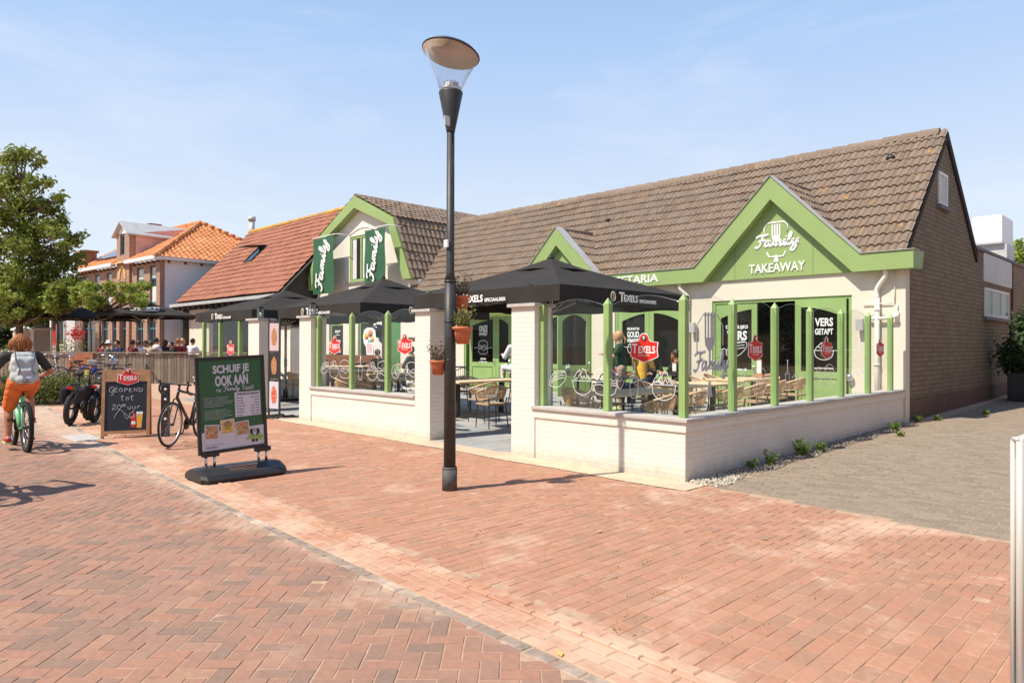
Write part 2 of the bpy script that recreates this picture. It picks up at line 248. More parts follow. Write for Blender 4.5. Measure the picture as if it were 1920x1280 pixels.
# ---------------- mesh helpers -------------------------------------------
class MB:
    def __init__(s): s.v=[]; s.f=[]; s.r=[]; s.sm=[]
    def add(s,vs,fs,T=None,rnd=None,smooth=False):
        n=len(s.v)
        if T is not None: vs=[T@Vector(v) for v in vs]
        s.v+= [tuple(v) for v in vs]; s.f+=[tuple(i+n for i in f) for f in fs]
        r=random.random() if rnd is None else rnd
        s.r+=[r]*len(fs); s.sm+=[smooth]*len(fs); return s
    def box(s,a,b,T=None,rnd=None,bev=0):
        x0,y0,z0=[min(p,q) for p,q in zip(a,b)]; x1,y1,z1=[max(p,q) for p,q in zip(a,b)]
        if bev:
            e=min(bev,(x1-x0)*.45,(y1-y0)*.45,(z1-z0)*.45); vs=[]; 
            bm=bmesh.new(); bmesh.ops.create_cube(bm,size=1); 
            for v in bm.verts: v.co=Vector(((x0+x1)/2+v.co.x*(x1-x0),(y0+y1)/2+v.co.y*(y1-y0),(z0+z1)/2+v.co.z*(z1-z0)))
            bmesh.ops.bevel(bm,geom=bm.edges[:],offset=e,segments=2,affect='EDGES',profile=.6)
            bm.verts.index_update(); vs=[v.co.copy() for v in bm.verts]; fs=[[v.index for v in f.verts] for f in bm.faces]; bm.free()
            return s.add(vs,fs,T,rnd)
        return s.add([(x0,y0,z0),(x1,y0,z0),(x1,y1,z0),(x0,y1,z0),(x0,y0,z1),(x1,y0,z1),(x1,y1,z1),(x0,y1,z1)],[(0,3,2,1),(4,5,6,7),(0,1,5,4),(1,2,6,5),(2,3,7,6),(3,0,4,7)],T,rnd)
    def prism(s,poly,d0,d1,plane='xz',T=None,rnd=None):
        # poly 2D, extruded between d0 and d1 along the third axis
        def P(a,b,d): return (a,d,b) if plane=='xz' else ((d,a,b) if plane=='yz' else (a,b,d))
        n=len(poly); vs=[P(a,b,d0) for a,b in poly]+[P(a,b,d1) for a,b in poly]
        fs=[tuple(range(n)),tuple(range(2*n-1,n-1,-1))]+[(i,i+n,(i+1)%n+n,(i+1)%n) for i in range(n)]
        return s.add(vs,fs,T,rnd)
    def tube(s,pts,r,seg=8,T=None,closed=False,caps=True,flat=None,rnd=None,smooth=True):
        pts=[Vector(p) for p in pts]; n=len(pts)
        if n<2: return s
        rr=r if isinstance(r,(list,tuple)) else [r]*n
        vs=[];fs=[]; prev=None
        for i,p in enumerate(pts):
            if closed: t=(pts[(i+1)%n]-pts[i-1])
            else: t=(pts[min(i+1,n-1)]-pts[max(i-1,0)])
            if t.length<1e-9: t=Vector((0,0,1))
            t.normalize()
            if flat is not None: u=Vector(flat); w=t.cross(u); 
            else:
                u=prev if prev is not None else (Vector((0,0,1)) if abs(t.z)<.9 else Vector((1,0,0)))
                w=t.cross(u)
            if w.length<1e-6: u=Vector((1,.01,0)); w=t.cross(u)
            w.normalize(); u=w.cross(t).normalized(); prev=u
            fl=.4 if flat is not None else 1
            for k in range(seg):
                a=2*math.pi*k/seg; vs.append(p+(w*math.cos(a)+u*math.sin(a)*fl)*rr[i])
        m=n if closed else n-1
        for i in range(m):
            for k in range(seg):
                a=i*seg+k; b=i*seg+(k+1)%seg; c=((i+1)%n)*seg+(k+1)%seg; d=((i+1)%n)*seg+k; fs.append((a,b,c,d))
        if caps and not closed: fs.append(tuple(range(seg-1,-1,-1))); fs.append(tuple((n-1)*seg+k for k in range(seg)))
        return s.add(vs,fs,T,rnd,smooth)
    def lathe(s,prof,c=(0,0,0),seg=20,T=None,smooth=True,tilt=None):
        vs=[];fs=[];n=len(prof)
        for (r,z) in prof:
            for k in range(seg):
                a=2*math.pi*k/seg; v=Vector((r*math.cos(a),r*math.sin(a),z))
                if tilt: v=tilt(v)
                vs.append(v+Vector(c))
        for i in range(n-1):
            for k in range(seg): fs.append((i*seg+k,i*seg+(k+1)%seg,(i+1)*seg+(k+1)%seg,(i+1)*seg+k))
        fs.append(tuple(range(seg-1,-1,-1))); fs.append(tuple((n-1)*seg+k for k in range(seg)))
        return s.add(vs,fs,T,None,smooth)
    def ball(s,c,r,T=None,seg=14,rings=9,rot=None):
        r=(r,r,r) if not isinstance(r,(tuple,list)) else r; vs=[];fs=[]; c=Vector(c)
        for i in range(rings+1):
            ph=math.pi*i/rings
            for k in range(seg):
                a=2*math.pi*k/seg; v=Vector((r[0]*math.sin(ph)*math.cos(a),r[1]*math.sin(ph)*math.sin(a),r[2]*math.cos(ph)))
                if rot: v=rot@v
                vs.append(c+v)
        for i in range(rings):
            for k in range(seg): fs.append((i*seg+k,(i+1)*seg+k,(i+1)*seg+(k+1)%seg,i*seg+(k+1)%seg))
        return s.add(vs,fs,T,None,True)
    def mesh(s,name):
        me=bpy.data.meshes.new(name); me.from_pydata([tuple(v) for v in s.v],[],s.f); 
        me.polygons.foreach_set('use_smooth',s.sm)
        a=me.attributes.new('rnd','FLOAT','FACE'); a.data.foreach_set('value',s.r); me.update(); return me
    def build(s,name,mat,parent=None,world=False,fix=False):
        me=s.mesh(name); me.materials.append(M[mat] if isinstance(mat,str) else mat)
        if fix or True:
            bm=bmesh.new(); bm.from_mesh(me); bmesh.ops.recalc_face_normals(bm,faces=bm.faces); bm.to_mesh(me); bm.free()
        o=bpy.data.objects.new(name,me); C.objects.link(o)
        if parent is not None:
            o.parent=parent
            if world:
                W_=mw(parent).inverted(); me.transform(W_)
        return o
def mw(o):
    m=Matrix.Translation(o.location)@o.rotation_euler.to_matrix().to_4x4()@Matrix.Diagonal((*o.scale,1))
    return (mw(o.parent)@m) if o.parent else m
def tag(o,label=None,cat=None,group=None,kind=None):
    for k,v in dict(label=label,category=cat,group=group,kind=kind).items():
        if v: o[k]=v
    return o
def thing(name,label,cat,loc=(0,0,0),rz=0,group=None):
    o=bpy.data.objects.new(name,None); C.objects.link(o); o.location=loc; o.rotation_euler=(0,0,rz); o.empty_display_size=.3
    return tag(o,label,cat,group)
def copy_tree(o,parent=None):
    c=o.copy(); C.objects.link(c)
    if parent: c.parent=parent
    for ch in list(o.children): copy_tree(ch,c)
    return c
def place(proto,used,loc,rz,label,group=None):
    o=proto if not used else copy_tree(proto)
    o.location=loc; o.rotation_euler=(0,0,rz); o['label']=label
    if group: o['group']=group
    used.append(1); return o
def spl(pts,n=6,closed=False):
    pts=[Vector(p) if len(p)==3 else Vector((p[0],p[1],0)) for p in pts]; out=[]; m=len(pts)
    for i in range(m if closed else m-1):
        p0=pts[i-1] if (i>0 or closed) else pts[0]; p1=pts[i]; p2=pts[(i+1)%m]; p3=pts[(i+2)%m] if (closed or i+2<m) else pts[-1]
        for k in range(n):
            t=k/n; out.append(.5*((2*p1)+(p2-p0)*t+(2*p0-5*p1+4*p2-p3)*t*t+(3*p1-p0-3*p2+p3)*t**3))
    if not closed: out.append(pts[-1])
    return out
_tc={}
def textgeo(s,bold=0,ext=.0,font=None):
    k=(s,bold,ext)
    if k in _tc: return _tc[k]
    cu=bpy.data.curves.new('t','FONT'); cu.body=s; cu.size=1; cu.extrude=ext; cu.offset=bold; cu.resolution_u=3; cu.align_x='LEFT'
    o=bpy.data.objects.new('t',cu); C.objects.link(o); dg=bpy.context.evaluated_depsgraph_get(); dg.update()
    me=bpy.data.meshes.new_from_object(o.evaluated_get(dg)); vs=[tuple(v.co) for v in me.vertices]; fs=[tuple(p.vertices) for p in me.polygons]
    bpy.data.objects.remove(o); bpy.data.meshes.remove(me); bpy.data.curves.remove(cu)
    xs=[v[0] for v in vs]; ys=[v[1] for v in vs]; _tc[k]=(vs,fs,min(xs),max(xs),min(ys),max(ys)); return _tc[k]
def text(mb,s,T,w=None,h=None,align='c',bold=0,depth=.01,x=0,y=0):
    """text in the local xy plane of T, fitted to width w and/or cap height h, at (x,y) centre/left"""
    vs,fs,x0,x1,y0,y1=textgeo(s,bold,.5)
    sx=sy=None
    if h: sy=h/(y1-y0); sx=sy
    if w: sx=w/(x1-x0); sy=sy or sx
    W_=(x1-x0)*sx; ox=x-(W_/2 if align=='c' else (W_ if align=='r' else 0)); 
    mb.add([((v[0]-x0)*sx+ox,(v[1]-(y0+y1)/2)*sy+y,v[2]*depth) for v in vs],fs,T)
def frame_T(o,xd,yd=(0,0,1)):
    """matrix whose x,y axes are given directions in the world"""
    x=Vector(xd).normalized(); y=Vector(yd).normalized(); z=x.cross(y).normalized(); y=z.cross(x)
    return Matrix(((x.x,y.x,z.x,o[0]),(x.y,y.y,z.y,o[1]),(x.z,y.z,z.z,o[2]),(0,0,0,1)))
FAM=[[(.05,.84),(.3,.98),(.75,1.0),(1.15,1.06)],[(.68,1.0),(.6,.6),(.45,.15),(.2,-.05),(.02,.08)],[(.3,.5),(.6,.52),(.92,.62)],
[(1.32,.45),(1.1,.5),(.92,.25),(1.0,.02),(1.22,.15),(1.36,.48),(1.33,.12),(1.45,.0),(1.62,.2)],
[(1.62,.2),(1.78,.48),(1.76,.02)],[(1.78,.25),(1.98,.5),(2.06,.36),(2.02,.02)],[(2.04,.25),(2.24,.5),(2.32,.36),(2.28,.06),(2.42,.02),(2.56,.22)],
[(2.56,.22),(2.7,.5),(2.66,.08),(2.78,.0),(2.92,.22)],[(2.74,.74),(2.78,.77)],
[(2.92,.22),(3.2,.75),(3.2,1.05),(3.06,.95),(2.98,.3),(3.05,.02),(3.22,.1),(3.3,.25)],
[(3.3,.25),(3.42,.5),(3.4,.14),(3.52,.02),(3.7,.2),(3.86,.5),(3.76,-.05),(3.55,-.48),(3.3,-.42),(3.45,-.12),(3.95,.2)]]
def family(mb,T,w,r=.055,flat=(0,0,1)):
    s=w/4.0
    fl=(T.to_3x3()@Vector((0,0,1)))
    for k,st in enumerate(FAM):
        p=[T@(Vector((v.x*s+v.y*s*.12-2.0*s,(v.y-.3)*s,0))) for v in spl(st,5)]
        mb.tube(p,r*s*1.6,6,flat=fl)
def fork(mb,T,s,depth=.01,full=True):
    z0,z1=-depth/2,depth/2
    for i in range(4): mb.prism([((-.16+i*.09)*s,.1*s),((-.11+i*.09)*s,.1*s),((-.11+i*.09)*s,.5*s),((-.16+i*.09)*s,.5*s)],z0,z1,'xy',T)
    mb.prism([(-.16*s,.1*s),(-.14*s,-.02*s),(-.03*s,-.12*s),(-.03*s,-.3*s),(.03*s,-.3*s),(.03*s,-.12*s),(.14*s,-.02*s),(.16*s,.1*s)],z0,z1,'xy',T)
    if full: mb.prism([(-.03*s,-.6*s),(-.09*s,-.85*s),(.09*s,-.85*s),(.03*s,-.6*s)],z0,z1,'xy',T)
def brick_mesh(name,items,mat,gzf=gz,h=.05,gap=.006,bev=.003,jit=.002,parent=None):
    """items: array rows cx,cy,hx,hy,angle,dz"""
    A=np.array(items,float); n=len(A); cx,cy,hx,hy,an,dz=A.T; rnd=np.random.rand(n)
    hx=hx-gap/2; hy=hy-gap/2; an=an+np.random.randn(n)*.004
    cx=cx+np.random.randn(n)*.001; cy=cy+np.random.randn(n)*.001
    tx=np.random.randn(n)*.006; ty=np.random.randn(n)*.006; dzz=dz+np.random.randn(n)*jit*.5
    sg=np.array([(-1,-1),(1,-1),(1,1),(-1,1)])
    V=np.zeros((n,12,3)); ca,sa=np.cos(an),np.sin(an)
    for lay,(inset,z) in enumerate([(0,-h),(0,-bev),(bev,0)]):
        for k,(a,b) in enumerate(sg):
            lx=a*(hx-inset); ly=b*(hy-inset); X=cx+lx*ca-ly*sa; Y=cy+lx*sa+ly*ca
            Z=z+dzz+tx*lx+ty*ly+.0045*np.clip(-X,0,40)+.0115*np.clip(Y,0,25)
            V[:,lay*4+k]=np.stack([X,Y,Z],1)
    Fq=np.array([[8,9,10,11]]+[[4+k,4+(k+1)%4,8+(k+1)%4,8+k] for k in range(4)]+[[k,(k+1)%4,4+(k+1)%4,4+k] for k in range(4)])
    FF=(Fq[None]+(np.arange(n)*12)[:,None,None]).reshape(-1,4)
    me=bpy.data.meshes.new(name); me.vertices.add(n*12); me.vertices.foreach_set('co',V.reshape(-1)); nf=len(FF)
    me.loops.add(nf*4); me.loops.foreach_set('vertex_index',FF.reshape(-1).astype(np.int32)); me.polygons.add(nf); me.polygons.foreach_set('loop_start',np.arange(nf,dtype=np.int32)*4); me.polygons.foreach_set('loop_total',np.full(nf,4,np.int32))
    me.update(calc_edges=True); me.polygons.foreach_set('use_smooth',np.zeros(nf,bool)); at=me.attributes.new('rnd','FLOAT','FACE'); at.data.foreach_set('value',np.repeat(rnd,9)); me.materials.append(M[mat])
    o=bpy.data.objects.new(name,me); C.objects.link(o)
    if parent: o.parent=parent
    return o
def herring(x0,x1,y0,y1,ang,W,inside,dz=0):
    out=[]; c,s=math.cos(ang),math.sin(ang); cxm,cym=(x0+x1)/2,(y0+y1)/2; Rr=math.hypot(x1-x0,y1-y0)/2; N=int(Rr/W)+3
    for i in range(-N,N):
        for j in range(-N,N):
            d=(i-j)%4
            if d==0: lx,ly,hx,hy=(i+1)*W,(j+.5)*W,W,W/2
            elif d==3: lx,ly,hx,hy=(i+.5)*W,(j+1)*W,W/2,W
            else: continue
            x=cxm+lx*c-ly*s; y=cym+lx*s+ly*c
            if x0<x<x1 and y0<y<y1 and inside(x,y): out.append((x,y,hx,hy,ang,dz))
    return out
def leaves(name,pos,size,mat,parent=None,flat=.0,seed=1,asp=.6):
    """pos: Nx3 array of leaf centres; each leaf a small folded blade of two triangles/quads"""
    rg=np.random.RandomState(seed); n=len(pos); nrm=rg.randn(n,3); nrm[:,2]=np.abs(nrm[:,2])+flat; nrm/=np.linalg.norm(nrm,axis=1)[:,None]
    t=rg.randn(n,3); t-=nrm*(t*nrm).sum(1)[:,None]; t/=np.linalg.norm(t,axis=1)[:,None]; b=np.cross(nrm,t)
    s=size*(.6+.8*rg.rand(n))[:,None]; t=t*s; b=b*s*asp; up=nrm*s*.18
    V=np.stack([pos-t,pos-b*.8-t*.1+up,pos+t,pos+b*.8-t*.1+up],1)
    V=np.concatenate([V],1).reshape(-1,3); k=np.arange(n)[:,None]*4
    FF=np.concatenate([k+np.array([[0,1,2]]),k+np.array([[0,2,3]])],1).reshape(-1,3)
    me=bpy.data.meshes.new(name); me.vertices.add(len(V)); me.vertices.foreach_set('co',V.reshape(-1)); nf=len(FF)
    me.loops.add(nf*3); me.loops.foreach_set('vertex_index',FF.reshape(-1).astype(np.int32)); me.polygons.add(nf); me.polygons.foreach_set('loop_start',np.arange(nf,dtype=np.int32)*3); me.polygons.foreach_set('loop_total',np.full(nf,3,np.int32))
    me.update(calc_edges=True); me.polygons.foreach_set('use_smooth',np.zeros(nf,bool)); at=me.attributes.new('rnd','FLOAT','FACE'); at.data.foreach_set('value',np.repeat(rg.rand(n),2)); me.materials.append(M[mat])
    o=bpy.data.objects.new(name,me); C.objects.link(o)
    if parent: o.parent=parent
    return o
def clumps(cs,per,seed=1,shell=.45):
    rg=np.random.RandomState(seed); out=[]
    for (x,y,z,r,rz) in cs:
        n=int(per*r*r*4); d=rg.randn(n,3); d/=np.linalg.norm(d,axis=1)[:,None]; q=(shell+(1-shell)*rg.rand(n))[:,None]*(1+.27*rg.randn(n)[:,None]); p=d*q; out.append(p*np.array([r,r,rz])+np.array([x,y,z]))
    return np.concatenate(out)
def tiles(mb,o,u,v,nu,rows,tw=.15,exp=.34,amp=.038,lip=.034,clip=None,shape='roll',seg=6):
    """real pantiles: o lower-left corner, u along the eave, v up the slope (unit vectors)"""
    o=Vector(o); u=Vector(u).normalized(); v=Vector(v).normalized(); n=u.cross(v).normalized()
    if n.z<0: n=-n
    def prof(t):
        if shape=='roll': return amp*(max(0,math.sin(math.pi*(t*1.35-.1)))**.8 if .07<t<.82 else 0)
        if shape=='pan': return amp*math.sin(2*math.pi*t)*(1.0 if math.sin(2*math.pi*t)>0 else .55)
        return amp*(.6 if t<.12 else 0)
    for j in range(rows):
        for i in range(nu):
            c=o+u*((i+.5)*tw)+v*((j+.5)*exp)
            if clip and not clip(c): continue
            vs=[];r=random.random(); jz=random.uniform(-.007,.007)+.012*math.sin(c.x*.9+c.z*1.7)+.008*math.sin(c.x*2.3)
            for k in range(seg+1):
                h=prof(k/seg); b=o+u*((i+k/seg)*tw)
                vs.append(b+v*(j*exp-.012)+n*(h+lip-.03+jz)); vs.append(b+v*(j*exp-.012)+n*(h+lip+jz)); vs.append(b+v*((j+1)*exp)+n*(h+jz))
            fs=[]
            for k in range(seg): a=k*3; fs+= [(a,a+3,a+4,a+1),(a+1,a+4,a+5,a+2)]
            mb.add(vs,fs,rnd=r,smooth=False)
def wall_open(mb,x0,x1,z0,z1,ops,y0,y1,T=None):
    """wall in xz between y0,y1 with rectangular openings (xa,xb,za,zb)"""
    xs=sorted(set([x0,x1]+[a for o in ops for a in o[:2] if x0<a<x1]))
    for a,b in zip(xs,xs[1:]):
        m=(a+b)/2; cuts=sorted([(o[2],o[3]) for o in ops if o[0]<m<o[1]]); z=z0
        for (p,q) in cuts:
            if p>z: mb.box((a,y0,z),(b,y1,p),T)
            z=max(z,q)
        if z<z1: mb.box((a,y0,z),(b,y1,z1),T)
def logo(parent,T,w,world=True,name='beer_logo'):
    """red shield sign: white rim, red field, round top with dark figure, lettering"""
    h=w*.84
    def shield(k): return [(x*w*k,y*h*k) for x,y in [(-.5,.22),(-.24,.25),(-.17,.33),(-.16,.42),(-.1,.51),(0,.54),(.1,.51),(.16,.42),(.17,.33),(.24,.25),(.5,.22),(.47,-.02),(.5,-.28),(.42,-.33),(0,-.5),(-.42,-.33),(-.5,-.28),(-.47,-.02)]]
    a=MB().prism(shield(1.06),-.002,.0,'xy',T).build(name,'white_print',parent,world)
    def sub(mb,nm,mat):
        return mb.build(nm,mat,parent,world)
    b=MB().prism(shield(1.0),.0002,.002,'xy',T)
    objs=[(b,'logo_field','logo_red')]
    c=MB(); c.lathe([(w*.10,0),(w*.10,.0015)],(0,h*.37,.0025),14,T); objs.append((c,'logo_badge','logo_dark'))
    t=MB(); text(t,'T',T,w=.2*w,h=h*.36,bold=.02,depth=.003,x=-.345*w,y=-.0*h)
    text(t,'EXELS',T,w=.62*w,h=h*.27,bold=.02,depth=.003,x=.11*w,y=-.045*h)
    for v in range(len(t.v)): pass
    objs.append((t,'logo_lettering','white_print'))
    f=MB(); f.tube([T@Vector((0,h*.3,.006)),T@Vector((w*.02,h*.37,.006)),T@Vector((-.01*w,h*.44,.006))],w*.025,6); text(f,'SPECIAALBIER',T,w=.42*w,depth=.003,x=0,y=-.25*h); objs.append((f,'logo_figure','candle'))
    res=[]
    for mb,nm,mat in objs:
        if nm in('logo_lettering','logo_figure'):
            off=(T.to_3x3()@Vector((0,0,.004))); mb.v=[tuple(Vector(v)+off) for v in mb.v]
        o=mb.build(nm,mat); o.parent=a
        if world: o.data.transform(mw(a).inverted())
    return a
# =====================  SETTING: ground ==================================
def sheet(name,x0,x1,y0,y1,mat,dz,gzf=gz,step=None):
    xs=sorted(set([x0,x1]+[b for b in (-40,-30,-20,-10,0) if x0<b<x1])); ys=sorted(set([y0,y1]+[b for b in (0,5,10,25) if y0<b<y1]))
    vs=[(x,y,gzf(x,y)+dz) for y in ys for x in xs]; n=len(xs); fs=[(j*n+i,j*n+i+1,(j+1)*n+i+1,(j+1)*n+i) for j in range(len(ys)-1) for i in range(n-1)]
    o=MB().add(vs,fs).build(name,mat); o['kind']='structure'; return o
sheet('ground',-500,500,-500,500,'sand',-.0035)
GX=[-24,-11.5,-8.5,-4.2,-1.5,.5,2.5,9]; GY=[-2.0,-3.27,-3.66,-3.93,-4.06,-4.15,-4.24,-4.50]
def yu(x): return float(np.interp(x,GX,GY))
W_=.1
road=herring(-24,7,-14,0,R(45),W_,lambda x,y:y<yu(x)-.35 and not(-9.45<x<-8.45 and y>-4.35) and (x-4.4)**2+(y+7.2)**2>1.0)
brick_mesh('road',road,'road_brick',gap=.0065)['kind']='structure'
sheet('road_bed',-60,-22,-14,0.3,'far_paving',-.0005)
gut=[];gdark=[]
for off,lst,dz,L_,hw_ in [(-.335,gdark,.003,.2,.048),(-.235,gut,.001,.2,.048),(-.14,gut,.0,.2,.048),(-.045,gut,.001,.2,.048),(.03,gut,.012,.2,.026),(.105,gut,.005,.2,.048)]:
    x=-24+random.random()*.2
    while x<9:
        if not(-9.4<x<-8.5 and off<0): a=math.atan((yu(x+.1)-yu(x-.1))/.2); lst.append((x,yu(x)+off,L_/2,hw_,a,dz))
        x+=L_
brick_mesh('gutter',gut,'gutter_brick',gap=.006,bev=.007)['kind']='structure'
brick_mesh('gutter_edge',gdark,'gutter_dark',gap=.006,bev=.01)['kind']='structure'
def drive(x,y): return x>.3 and y>-.0-.1*(x-.3)
WX=.085
wk=herring(-24,9,-5,0,0.0,WX,dz=.0015,inside=lambda x,y: -2.0<y<-.42-(.55 if x>.3 else 0)*0 and y>yu(x)+.17 and x<.3)
wk+=herring(.3,9,-3,0,0.0,WX,dz=.0015,inside=lambda x,y: -2.0<y<-.05-.1*(x-.3) and y>yu(x)+.17 and x>=.3)
y0=-4.4
for i in range(int(33/.0985)):
    x=-24+i*.0985; y=-4.5+random.random()*.2
    while y<-1.94:
        if y>yu(x)+.17: wk.append((x,y,.049,.1,0,0))
        y+=.2
brick_mesh('pavement',wk,'walk_brick',gap=.0045)['kind']='structure'
sheet('plaza',-60,-15.5,.3,60,'far_paving',-.0005)
dv=[]
for j in range(int(17/.105)):
    y=-.9+j*.105; x=.36+(j%2)*.105
    while x<8:
        if drive(x,y-.03) : dv.append((x,y,.105,.0525,0,0))
        x+=.21
brick_mesh('driveway',dv,'drive_paver',gap=.008)['kind']='structure'
sheet('driveway_bed',.25,12,15.8,60,'far_paving',-.0005)
# concrete strip along the terrace wall
def strip(name,pts,mat,h=.02):
    vs=[(x,y,gz(x,y)+.004+random.uniform(0,.006)) for x,y in pts]; o=MB().add(vs,[tuple(range(len(vs)))]).build(name,mat); o['kind']='structure'
e=[(x,-.43+.02*math.sin(x*3)) for x in np.arange(-12,.3,.35)]
n_=len(e); vs=[(x,y,gz(x,y)+.006) for x,y in e]+[(x,.12,gz(x,0)+.006) for x,y in e]
MB().add(vs,[(i,i+1,n_+i+1,n_+i) for i in range(n_-1)]).build('footpath_strip','concrete_strip')['kind']='structure'
def gt(x,y): return .0045*min(max(-x,0),40)+.004+.024*min(max(y,0),8)
sl=[]
for i in range(int(15.6/.6)+1):
    for j in range(14): sl.append((-15.6+i*.6,.32+j*.6,.3,.3,0,0))
sl=[q for q in sl if q[0]<-.2]
def brick_t():
    o=brick_mesh('terrace_floor',sl,'slab',gap=.008,h=.03)
    me=o.data; co=np.empty(len(me.vertices)*3); me.vertices.foreach_get('co',co); co=co.reshape(-1,3); co[:,2]+=.0125*np.clip(co[:,1],0,8)+.006; me.vertices.foreach_set('co',co.reshape(-1)); me.update(); o['kind']='structure'
brick_t()
# gravel strip beside the side wall (uncountable pebbles)
g=MB()
ico=[(0,0,1),(.9,0,.2),(.3,.85,.2),(-.7,.5,.2),(-.7,-.5,.2),(.3,-.85,.2),(0,0,-.6)]; icf=[(0,1,2),(0,2,3),(0,3,4),(0,4,5),(0,5,1),(6,2,1),(6,3,2),(6,4,3),(6,5,4),(6,1,5)]
for i in range(3200):
    y=random.uniform(0,7.9); wmax=.37-.02*y; x=.02+random.random()**1.2*wmax*(1+.15*math.sin(y*5)); r=random.uniform(.008,.02)*(1.3 if y<.7 else 1); rn=random.random()*(.8 if y>.7 else .35)+(0 if y>.7 else .62)
    T=Matrix.Translation((x,y,gz(x,y)+.004+random.random()*.014))@Euler((random.random()*6,random.random()*6,random.random()*6)).to_matrix().to_4x4()@Matrix.Diagonal((r*1.3,r,r*.8,1)); g.add(ico,icf,T,rnd=rn)
o=g.build('gravel','gravel'); tag(o,kind='stuff')
# manhole slab in the gutter
t=thing('gutter_slab','pale concrete slab set flush into the gutter behind the cyclist','slab',(-8.98,-4.02,gz(-9,-4)))
MB().box((-.47,-.2,-.03),(.47,.2,.008),bev=.01).build('slab','manhole',t)
# loose leaves and bits on the paving
for i,(px,py,lab) in enumerate([(1433,1012,'small yellow fallen leaf on the red paving'),(1123,998,'curled dry leaf lying left on the red paving'),(1050,1228,'brown fallen leaf near the gutter edge')]):
    p=onG(px,py); t=MB(); t.add([(-.03,0,.0),(0,-.018,.008),(.035,0,.012),(.0,.018,.004)],[(0,1,2),(0,2,3)],Matrix.Translation((0,0,.006))@Euler((0,0,i*1.3)).to_matrix().to_4x4()@Matrix.Diagonal((1,1,1,1)))
    o=t.build('fallen_leaf','dead_leaf'); o.location=p; tag(o,lab,'leaf','fallen leaves on the paving')

# =====================  MAIN BUILDING ====================================
YF=8.0; ZB=.0
B=thing('restaurant_building','long cream restaurant with grey tiled roof, green fascia and two pointed gables','restaurant',(0,8,.09))
w=MB(); DO=[(-13.17,-10.93,0,2.63),(-9.99,-7.81,0,2.65),(-7.03,-4.92,0,2.64),(-4.16,-.98,0,2.65)]
wall_open(w,-15.6,.03,0,3.35,DO,YF,YF+.25); w.build('front_wall','cream_render',B,True)
# gable wall (x=0) and the flat-roofed wing behind it
gw=MB(); gp=[(8.27,.5),(13.45,.5),(13.45,4.02),(10.95,6.43),(8.27,3.72)]; gw.prism(gp,-.25,0,'yz'); gw.box((-.25,8.02,3.0),(0,8.27,3.5))
gw.prism([(13.45,.5),(40,.5),(40,4.06),(13.45,4.06)],-.25,0,'yz'); gable=gw.build('gable_wall','tan_brick',B,True)
MB().box((-.25,8.27,-.3),(.02,40,.54)).build('plinth','plinth_brick',B,True)
MB().box((-.3,13.4,4.06),(.05,40,4.13)).build('parapet','coping_dark',B,True)
MB().box((-14,13.4,3.7),(-.25,40,3.95)).build('flat_roof','coping_dark',B,True)
def window(B,x,y0,y1,z0,z1,mull,frame='white_paint',glass='window_pale',sill=True,fw=.06):
    f=MB(); f.box((x,y0,z0),(x+.04,y1,z0+fw)); f.box((x,y0,z1-fw),(x+.04,y1,z1)); f.box((x,y0,z0+fw),(x+.04,y0+fw,z1-fw)); f.box((x,y1-fw,z0+fw),(x+.04,y1,z1-fw))
    for m in mull: f.box((x,m-fw/2,z0+fw),(x+.035,m+fw/2,z1-fw))
    fo=f.build('window',frame,B,True); MB().box((x-.01,y0+fw*.5,z0+fw*.5),(x+.015,y1-fw*.5,z1-fw*.5)).build('pane',glass,fo,True)
    if sill: MB().box((x,y0-.08,z0-.09),(x+.09,y1+.08,z0-.012)).build('sill','coping_dark',fo,True)
window(B,0.002,10.33,11.0,4.72,5.45,[])
MB().box((.003,10.42,4.8),(.02,10.92,5.38)).build('gable_pane','curtain',B,True)
window(B,0.002,14.6,17.5,2.38,3.14,[15.5,16.55],frame='cream_frame',glass='frosted')
MB().box((.002,14.45,3.3),(.03,17.95,4.04)).build('wall_panel','zinc',B,True)
MB().box((.003,17.98,2.2),(.05,18.05,4.05)).build('wall_pipe','plinth_brick',B,True)
# hvac box on the flat roof
a_=onY(1822,404,19); b_=onY(1880,401,19); c_=onY(1880,456,19)
hv=MB().box((a_.x,19,c_.z),(b_.x,20.6,b_.z),bev=.06).build('roof_unit','hvac',B,True)
MB().box((a_.x+.1,19.15,4.0),(b_.x+.08,20.3,c_.z)).build('unit_base','zinc',hv,True)
# ---- roof: front slope of real tiles
XL,XR=-17.6,.06; sl_=(Vector((0,1,1))).normalized(); eave=Vector((XL,7.86,3.40)); RZ=6.50; RY=10.95
vdir=Vector((0,RY-7.86,RZ-3.40)).normalized(); slen=math.hypot(RY-7.86,RZ-3.40); rows=13; ex=slen/rows; nu=int((XR-XL)/.15)
def roofclip(c):
    for (xc,za) in ((-2.62,5.26),(-8.91,4.9)):
        zd=za-abs(c.x-xc)*1.0
        if c.z<zd-.12: return False
    if c.x<-16.2 and c.z<4.0+(c.x+16.2)*0+( -16.2-c.x)*1.1: return False
    return True
rt=MB(); tiles(rt,eave,(1,0,0),vdir,nu,rows,.15*(XR-XL)/(nu*.15),ex,clip=roofclip)
roof=rt.build('roof','tile_grey',B,True)
us=MB(); us.add([(-17,7.99,3.46),(.05,7.99,3.46),(.05,RY,6.38),(-17,RY,6.38)],[(0,1,2,3)]); 
us.add([(-17,RY,6.44),(.06,RY,6.44),(.06,13.7,3.92),(-17,13.7,3.92)],[(0,1,2,3)]); us.build('roof_underlay','dark_gap',B,True)
bk=MB(); tiles(bk,(XL,13.75,3.95),(1,0,0),Vector((0,RY-13.75,RZ-3.95)).normalized(),nu//2,11,.3,.345,amp=.03,clip=lambda c:c.x>-3); bk.build('roof_back','tile_grey',roof,True)
rg=MB(); x=XL+.9
